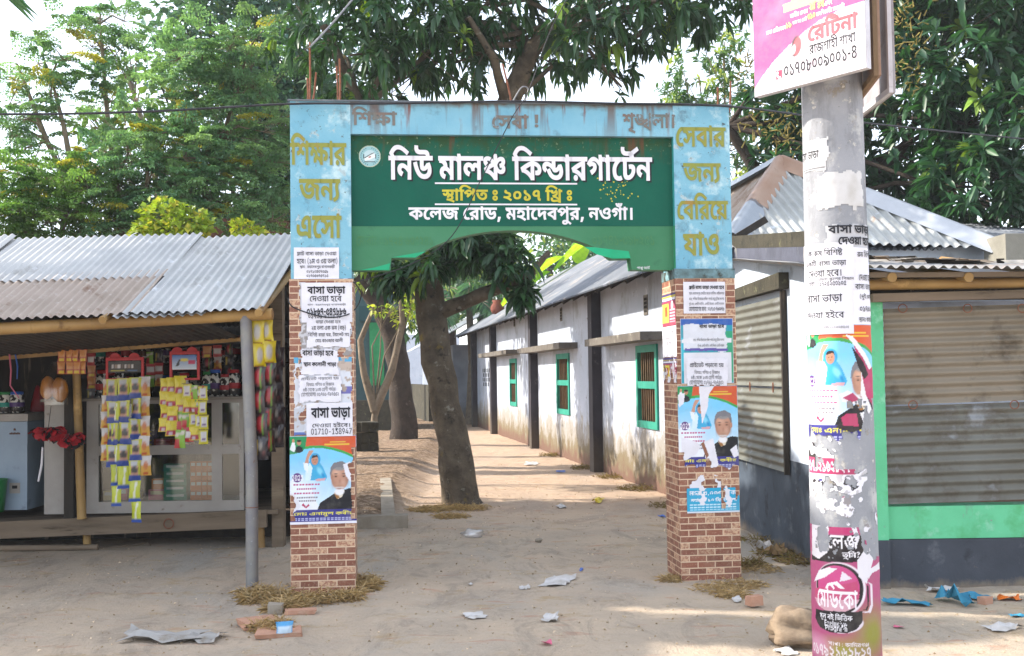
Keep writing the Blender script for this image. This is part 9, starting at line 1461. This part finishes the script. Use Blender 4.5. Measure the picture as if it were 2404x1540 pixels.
a_,b_,c_ = gp(842,1240),gp(958,1236),gp(905,1150);mb = MB();mb.bar(a_ + [-.2,0,.05],b_ + [0,0,.05],.16,.16);mb.bar(b_ + [-.22,.1,.055],c_ + [0,0,.1],.15,.14);mb.build('concrete_kerb',[CEM],origin=b_,label='broken L-shaped concrete kerb on the left bank of the lane',cat='kerb')
def brick(label,P,rot,m,sz=(.24,.115,.07),tilt=0,group=None,name='loose_brick'):
    c,s_ = math.cos(rot),math.sin(rot);mb = MB();rg_ = random.Random(label + str(P[0]));V = []
    for z in (-1,1):
        for i_,j_ in ((-1,-1),(1,-1),(1,1),(-1,1)): x,y = i_ * sz[0] / 2 * rg_.uniform(.85,1.05),j_ * sz[1] / 2 * rg_.uniform(.85,1.05);V.append((P[0] + x * c - y * s_,P[1] + x * s_ + y * c,P[2] + sz[2] / 2 + z * sz[2] / 2 * rg_.uniform(.8,1.05) + x * tilt))
    return mb.hexa(V).build(name,[m],origin=P,label=label,cat='brick',group=group)
for k in range(9): brick('dark mossy brick in the rough pile at the left edge of the lane',at(848 + 8 * (k % 3),1010 - 22 * (k // 3),21.5) * [1,1,0] + [0,0,.12 + .2 * (k // 3)],.2 * (k % 3),MOSS,(.36,.3,.2),group='bricks piled at the left of the lane')
brick('pale worn brick lying flat left of the blue packet',gp(612,1468),.5,CLAY,(.26,.22,.04));brick('worn brick half sunk right below the pale one',gp(655,1490),.2,CLAY,(.28,.22,.03));brick('grey brick stub in the straw under the left pillar',gp(648,1440),.1,CEM,(.1,.08,.07));brick('reddish brick just in front of the left pillar',gp(705,1440),.1,CLAY,(.22,.1,.03));brick('small orange brick chip on the ground before the mint shop front',gp(2312,1418),.6,CLAY,(.09,.07,.05));brick('pinkish brick bit between gate and pole',gp(1771,1422),.3,CLAY,(.1,.08,.07))
c_ = gp(1900,1528) + [0,.12,.09];mb,*_ = lump('','','',c_,.2,None,4,(1.05,.7,.6),.42,20,3.4);mb.build('concrete_lump',[mat('rough_rubble','#8f7d68','#6f5f50',7,.95,1,14,spots=[('#6d5f50',9,.58,.7)])],origin=c_,label='broken lump of old brick masonry at the foot of the pole',cat='rubble')
# ------------------------------------------------------------------ straw, weeds, grit
STRW = mat_leaf('dry_straw',.15,.9,.1);rng = np.random.default_rng(2)
def heap(name,label,cat,pts,n,L,cols,hgt=.05,wd_=.003,up=.35):
    Pn = np.array([gp(x,y) for x,y,_ in pts]);R = np.array([p[2] for p in pts]);i_ = rng.integers(0,len(pts),n);a_ = rng.random(n) * 6.28;r_ = R[i_] * np.sqrt(rng.random(n));B = Pn[i_] + np.stack([np.cos(a_) * r_,np.sin(a_) * r_ * .8,rng.random(n) ** 2 * hgt],1);D = rng.normal(0,1,(n,3));D[:,2] = rng.normal(up,.35,n);ll = rng.uniform(.5,1.3,n) * L
    leaves(name,B,D,ll,np.full(n,wd_),rng.uniform(0,.5,n),greens(n,rng,*cols),STRW,None,LEAF4,rng,origin=Pn[0],label=label,cat=cat,kind='stuff')
SC = ('#d6be95','#ad9168')
heap('straw_heap','brown dry straw heaped round the foot of the left gate pillar','straw',[(600,1412,.1),(640,1405,.14),(660,1432,.12),(700,1416,.15),(760,1412,.15),(820,1408,.09),(855,1372,.1),(860,1385,.1),(640,1480,.12),(600,1400,.12)],6000,.1,SC,.06)
heap('straw_heap','thin dry litter at the foot of the right gate pillar','straw',[(1690,1385,.2),(1740,1375,.2),(1770,1340,.2),(1580,1362,.1),(1720,1400,.12)],2000,.08,SC,.03)
heap('straw_heap','dry leaf litter round the foot of the leaning tree','straw',[(1040,1195,.3),(1100,1195,.25),(1000,1200,.25),(1060,1215,.2)],2600,.09,SC,.04)
heap('weeds','scattered weeds and dry leaves along the foot of the lane wall and shop side wall','weeds',[(1580,1190,.3),(1500,1150,.3),(1440,1122,.3),(1380,1100,.3),(1300,1070,.3),(1850,1300,.3),(1800,1275,.3),(1880,1320,.2),(1760,1330,.12),(880,1120,.5),(870,1170,.4),(860,1200,.3),(870,1100,.6),(900,1110,.4)],5200,.08,('#8d8456','#8a6f50'),.05,.01,.5)
n = 7000;B = np.array([(x,y,ground_z(x,y) + .002) for x,y in zip(rng.uniform(-5,5,n),3.8 + 16 * rng.random(n) ** 1.3)]);D = rng.normal(0,1,(n,3));D[:,2] *= .25;ll = rng.uniform(.006,.026,n)
leaves('grit',B,D,ll,ll * .7,rng.uniform(-.4,.3,n),greens(n,rng,'#b39f88','#94806a','#d2bea8',.3),STRW,None,LEAF4,rng,fold=.5,label='small stones, dry leaf bits and crumbs strewn over the dirt',cat='grit',kind='stuff')
# ------------------------------------------------------------------ litter, piece by piece
def scrap(name,label,cat,x,y,w_,d_,col,seed,h_=.02,group=None):
    P0_ = gp(x,y);k = P0_[1] / F;W_,D_ = w_ * k,d_ * k * P0_[1] / EYE;rg_ = random.Random(seed);n_ = 5;a0 = rg_.uniform(-.4,.4);V = []
    for i_ in range(n_ + 1):
        for j_ in range(n_ + 1):
            u,v = (i_ / n_ - .5) * W_,(j_ / n_ - .5) * D_;
            if i_ in (0,n_) or j_ in (0,n_): u *= rg_.uniform(.7,1.1);v *= rg_.uniform(.7,1.1)
            x_,y_ = P0_[0] + u * math.cos(a0) - v * math.sin(a0),P0_[1] + u * math.sin(a0) + v * math.cos(a0);V.append((x_,y_,ground_z(x_,y_) + .004 + h_ * abs(noise.noise((u * 14 + seed,v * 11,seed))) * 1.6))
    mb = MB();mb.add(V,[(i_ * (n_ + 1) + j_,(i_ + 1) * (n_ + 1) + j_,(i_ + 1) * (n_ + 1) + j_ + 1,i_ * (n_ + 1) + j_ + 1) for i_ in range(n_) for j_ in range(n_)]);return mb.build(name,[PLM.get(col) or MATS[col]],origin=P0_,label=label,cat=cat,group=group)
mat('litter_paper','#c6c3c2','#aba69f',7,.85,.2,30);mat('grey_sacking','#a5a29f','#8d8983',5,.9,.4,40,spots=[('#77695a',5,.58,.7)]);mat('blue_cloth','#3d86a3','#2f7490',9,.85,.3);mat('cardboard_scrap','#8d7452','#7a6244',5,.9)
for a in (('paper_scrap','large white paper sheet lying in the middle of the gateway','paper',1312,1365,66,24,'litter_paper',1,.04),('paper_scrap','narrow white paper strip lying before the gateway','paper',1115,1449,54,14,'litter_paper',2),('tissue','crumpled white tissue right of the paper strip','paper',1292,1455,36,16,'litter_paper',3,.05),('paper_scrap','tiny white paper bit near the clear bag','paper',1105,1372,10,6,'litter_paper',4),('paper_scrap','faint torn paper near the centre of the gateway','paper',1231,1380,24,10,'litter_paper',5),('wrapper','magenta wrapper near the bottom centre of the picture','wrapper',1283,1512,26,8,'pink',6),('wrapper','small blue wrapper beyond the large paper sheet','wrapper',1365,1338,9,8,'blue',7),('wrapper','yellow-green wrapper on the lane by the long house','wrapper',1405,1178,20,10,'yellow',8,.06),
          ('paper_scrap','pale paper on the lane below the middle window','paper',1248,1089,34,9,'litter_paper',9),('paper_scrap','white paper bit beside the yellow-green wrapper','paper',1318,1190,22,6,'litter_paper',10),('wrapper','bluish wrapper on the lane below the dark post','wrapper',1316,1107,22,6,'blue',11),('sack_scrap','largest grey torn sack flattened on the dirt before the stall','sack',385,1498,195,28,'grey_sacking',12,.05),('sack_scrap','smaller grey sack piece right of the largest one','sack',480,1500,90,22,'grey_sacking',13,.05),('cloth_scrap','long blue cloth shred before the mint shop','cloth',2130,1421,110,10,'blue_cloth',14,.05),('cloth_scrap','bunched blue cloth before the mint shop','cloth',2245,1418,46,22,'blue_cloth',15,.12),('cloth_scrap','blue rag at the right beside the brick chip','cloth',2300,1406,60,12,'blue_cloth',16,.06),('cloth_scrap','thin blue rag at the right picture edge','cloth',2385,1448,40,6,'blue_cloth',17),('wrapper','orange and yellow wrapper at the right picture edge','wrapper',2368,1408,56,8,'orange',18,.04),
          ('paper_scrap','white paper lying at the foot of the mint shop wall','paper',2208,1387,70,12,'litter_paper',19,.05),('paper_scrap','pale paper sheet in the lower right corner','paper',2355,1477,84,14,'litter_paper',20,.03),('wrapper','small pink wrapper right of the pole','wrapper',2110,1472,24,5,'pink',21),('paper_scrap','pale blue paper left of the pole foot','paper',1845,1534,40,14,'litter_paper',22),('foil_scrap','shiny foil scrap on the rubbish beside the shop side wall','wrapper',1802,1298,26,14,'litter_paper',23,.1),('cardboard_scrap','brown cardboard scrap on the rubbish beside the shop side wall','cardboard',1830,1305,50,16,'cardboard_scrap',24,.1),('paper_scrap','white paper by the right pillar foot in the dry litter','paper',1730,1410,22,10,'litter_paper',25,.05),('wrapper','small blue wrapper on the lane just left of the right pillar','wrapper',1555,1216,12,5,'blue',26)): scrap(*a)
c_ = gp(668,1497);sp2 = sachet_paint('lime');sp2.C[:] = lin('#3f8fc0');sp2.rect(.1,.9,.3,.7,'#b5c9d8');SP['bluepack'] = sp2
sk = thing('snack_packet','crumpled pale blue snack packet on the dirt before the left pillar','packet',c_);sachet('bluepack',c_ + [0,0,.1],.11,.1,.3,sk,.02)
c_ = gp(1112,1262);mb,*_ = lump('','','',c_ + [0,0,.04],.09,None,3,(1.2,.7,.55),.4);mb.build('plastic_bag',[mat_glass('thin_clear_film',(.95,.95,.96),.3,.3)],origin=c_,label='crumpled clear plastic bag lying inside the gateway',cat='plastic bag')
c_ = gp(1265,1272);mb,*_ = lump('','','',c_ + [0,0,.015],.032,None,8,(1.1,.8,.7),.4);mb.build('stone',[CEM],origin=c_,label='small brown stone lying inside the gateway',cat='stone')
# ------------------------------------------------------------------ wires
WIRE = mat('black_cable','#26262a','#35353a',9,.6)
def wire(label,pts,r=.006,name='cable',m=WIRE):
    P = [np.array(p,float) for p in pts];Q = []
    for i in range(len(P) - 1):
        a,b_,c,d = P[max(i - 1,0)],P[i],P[i + 1],P[min(i + 2,len(P) - 1)]
        for k in range(8): t = k / 8;Q.append(.5 * (2 * b_ + (c - a) * t + (2 * a - 5 * b_ + 4 * c - d) * t * t + (3 * b_ - a - 3 * c + d) * t ** 3))
    Q.append(P[-1]);MB().tube(Q,r,6).build(name,[m],origin=P[0],label=label,cat='cable')
gw = lambda x,y,dv=-.04: pl(x,y,G0 + GV * dv,GV)
wire('thick black cable sagging from the left edge across the top of the gate',[at(-700,262,8.4),at(0,268,8.3),at(340,262,8.25),gw(676,244),gw(900,243),gw(1190,238),gw(1450,243),gw(1715,250),at(2000,285,10),at(2404,326,12),at(2900,370,14)],.009)
wire('pale twisted wire running up from the left starter bar',[W(gpt(727,112,.08)[0],.07,gpt(727,112,.08)[1]),at(780,55,8.6),at(835,-10,8.9),at(920,-110,9.3)],.008,m=STEEL)
wire('thin cable hanging from the trees and crossing the name board diagonally',[at(1420,-140,8.6),at(1330,0,8.3),gw(1285,90,-.06),gw(1240,215,-.07),gw(1200,280,-.06),gw(1130,420,-.06),gw(1060,555,-.05),gw(960,622,-.05),gw(830,664,-.03)],.004,m=WIRE)
wire('dark wire looped over the notices of the left pillar',[gw(676,700),gw(690,722),gw(760,744),gw(812,740),gw(838,720,.1),gw(848,690,.1),gw(836,668,.05),gw(829,662)],.005)
wire('short bent cable end sticking up from the header top',[gw(1205,236,.1),gw(1225,205,.1),gw(1240,210,.1),gw(1232,238,.1)],.006,m=STEEL)

# ------------------------------------------------------------------ thin volume added for a lens-flare veil over the far trees
m = bpy.data.materials.new('veil_volume');m.use_nodes = True;m.node_tree.nodes.clear();o_ = m.node_tree.nodes.new('ShaderNodeOutputMaterial');v_ = m.node_tree.nodes.new('ShaderNodeVolumePrincipled')
v_.inputs['Density'].default_value = .001;v_.inputs['Color'].default_value = (.92,.95,1,1);m.node_tree.links.new(v_.outputs[0],o_.inputs['Volume'])
MB().box((-310,-45,-1.2),(310,610,14)).build('haze',[m],kind='stuff',label='pale added veil lying over the whole street',cat='haze')

# end of scene
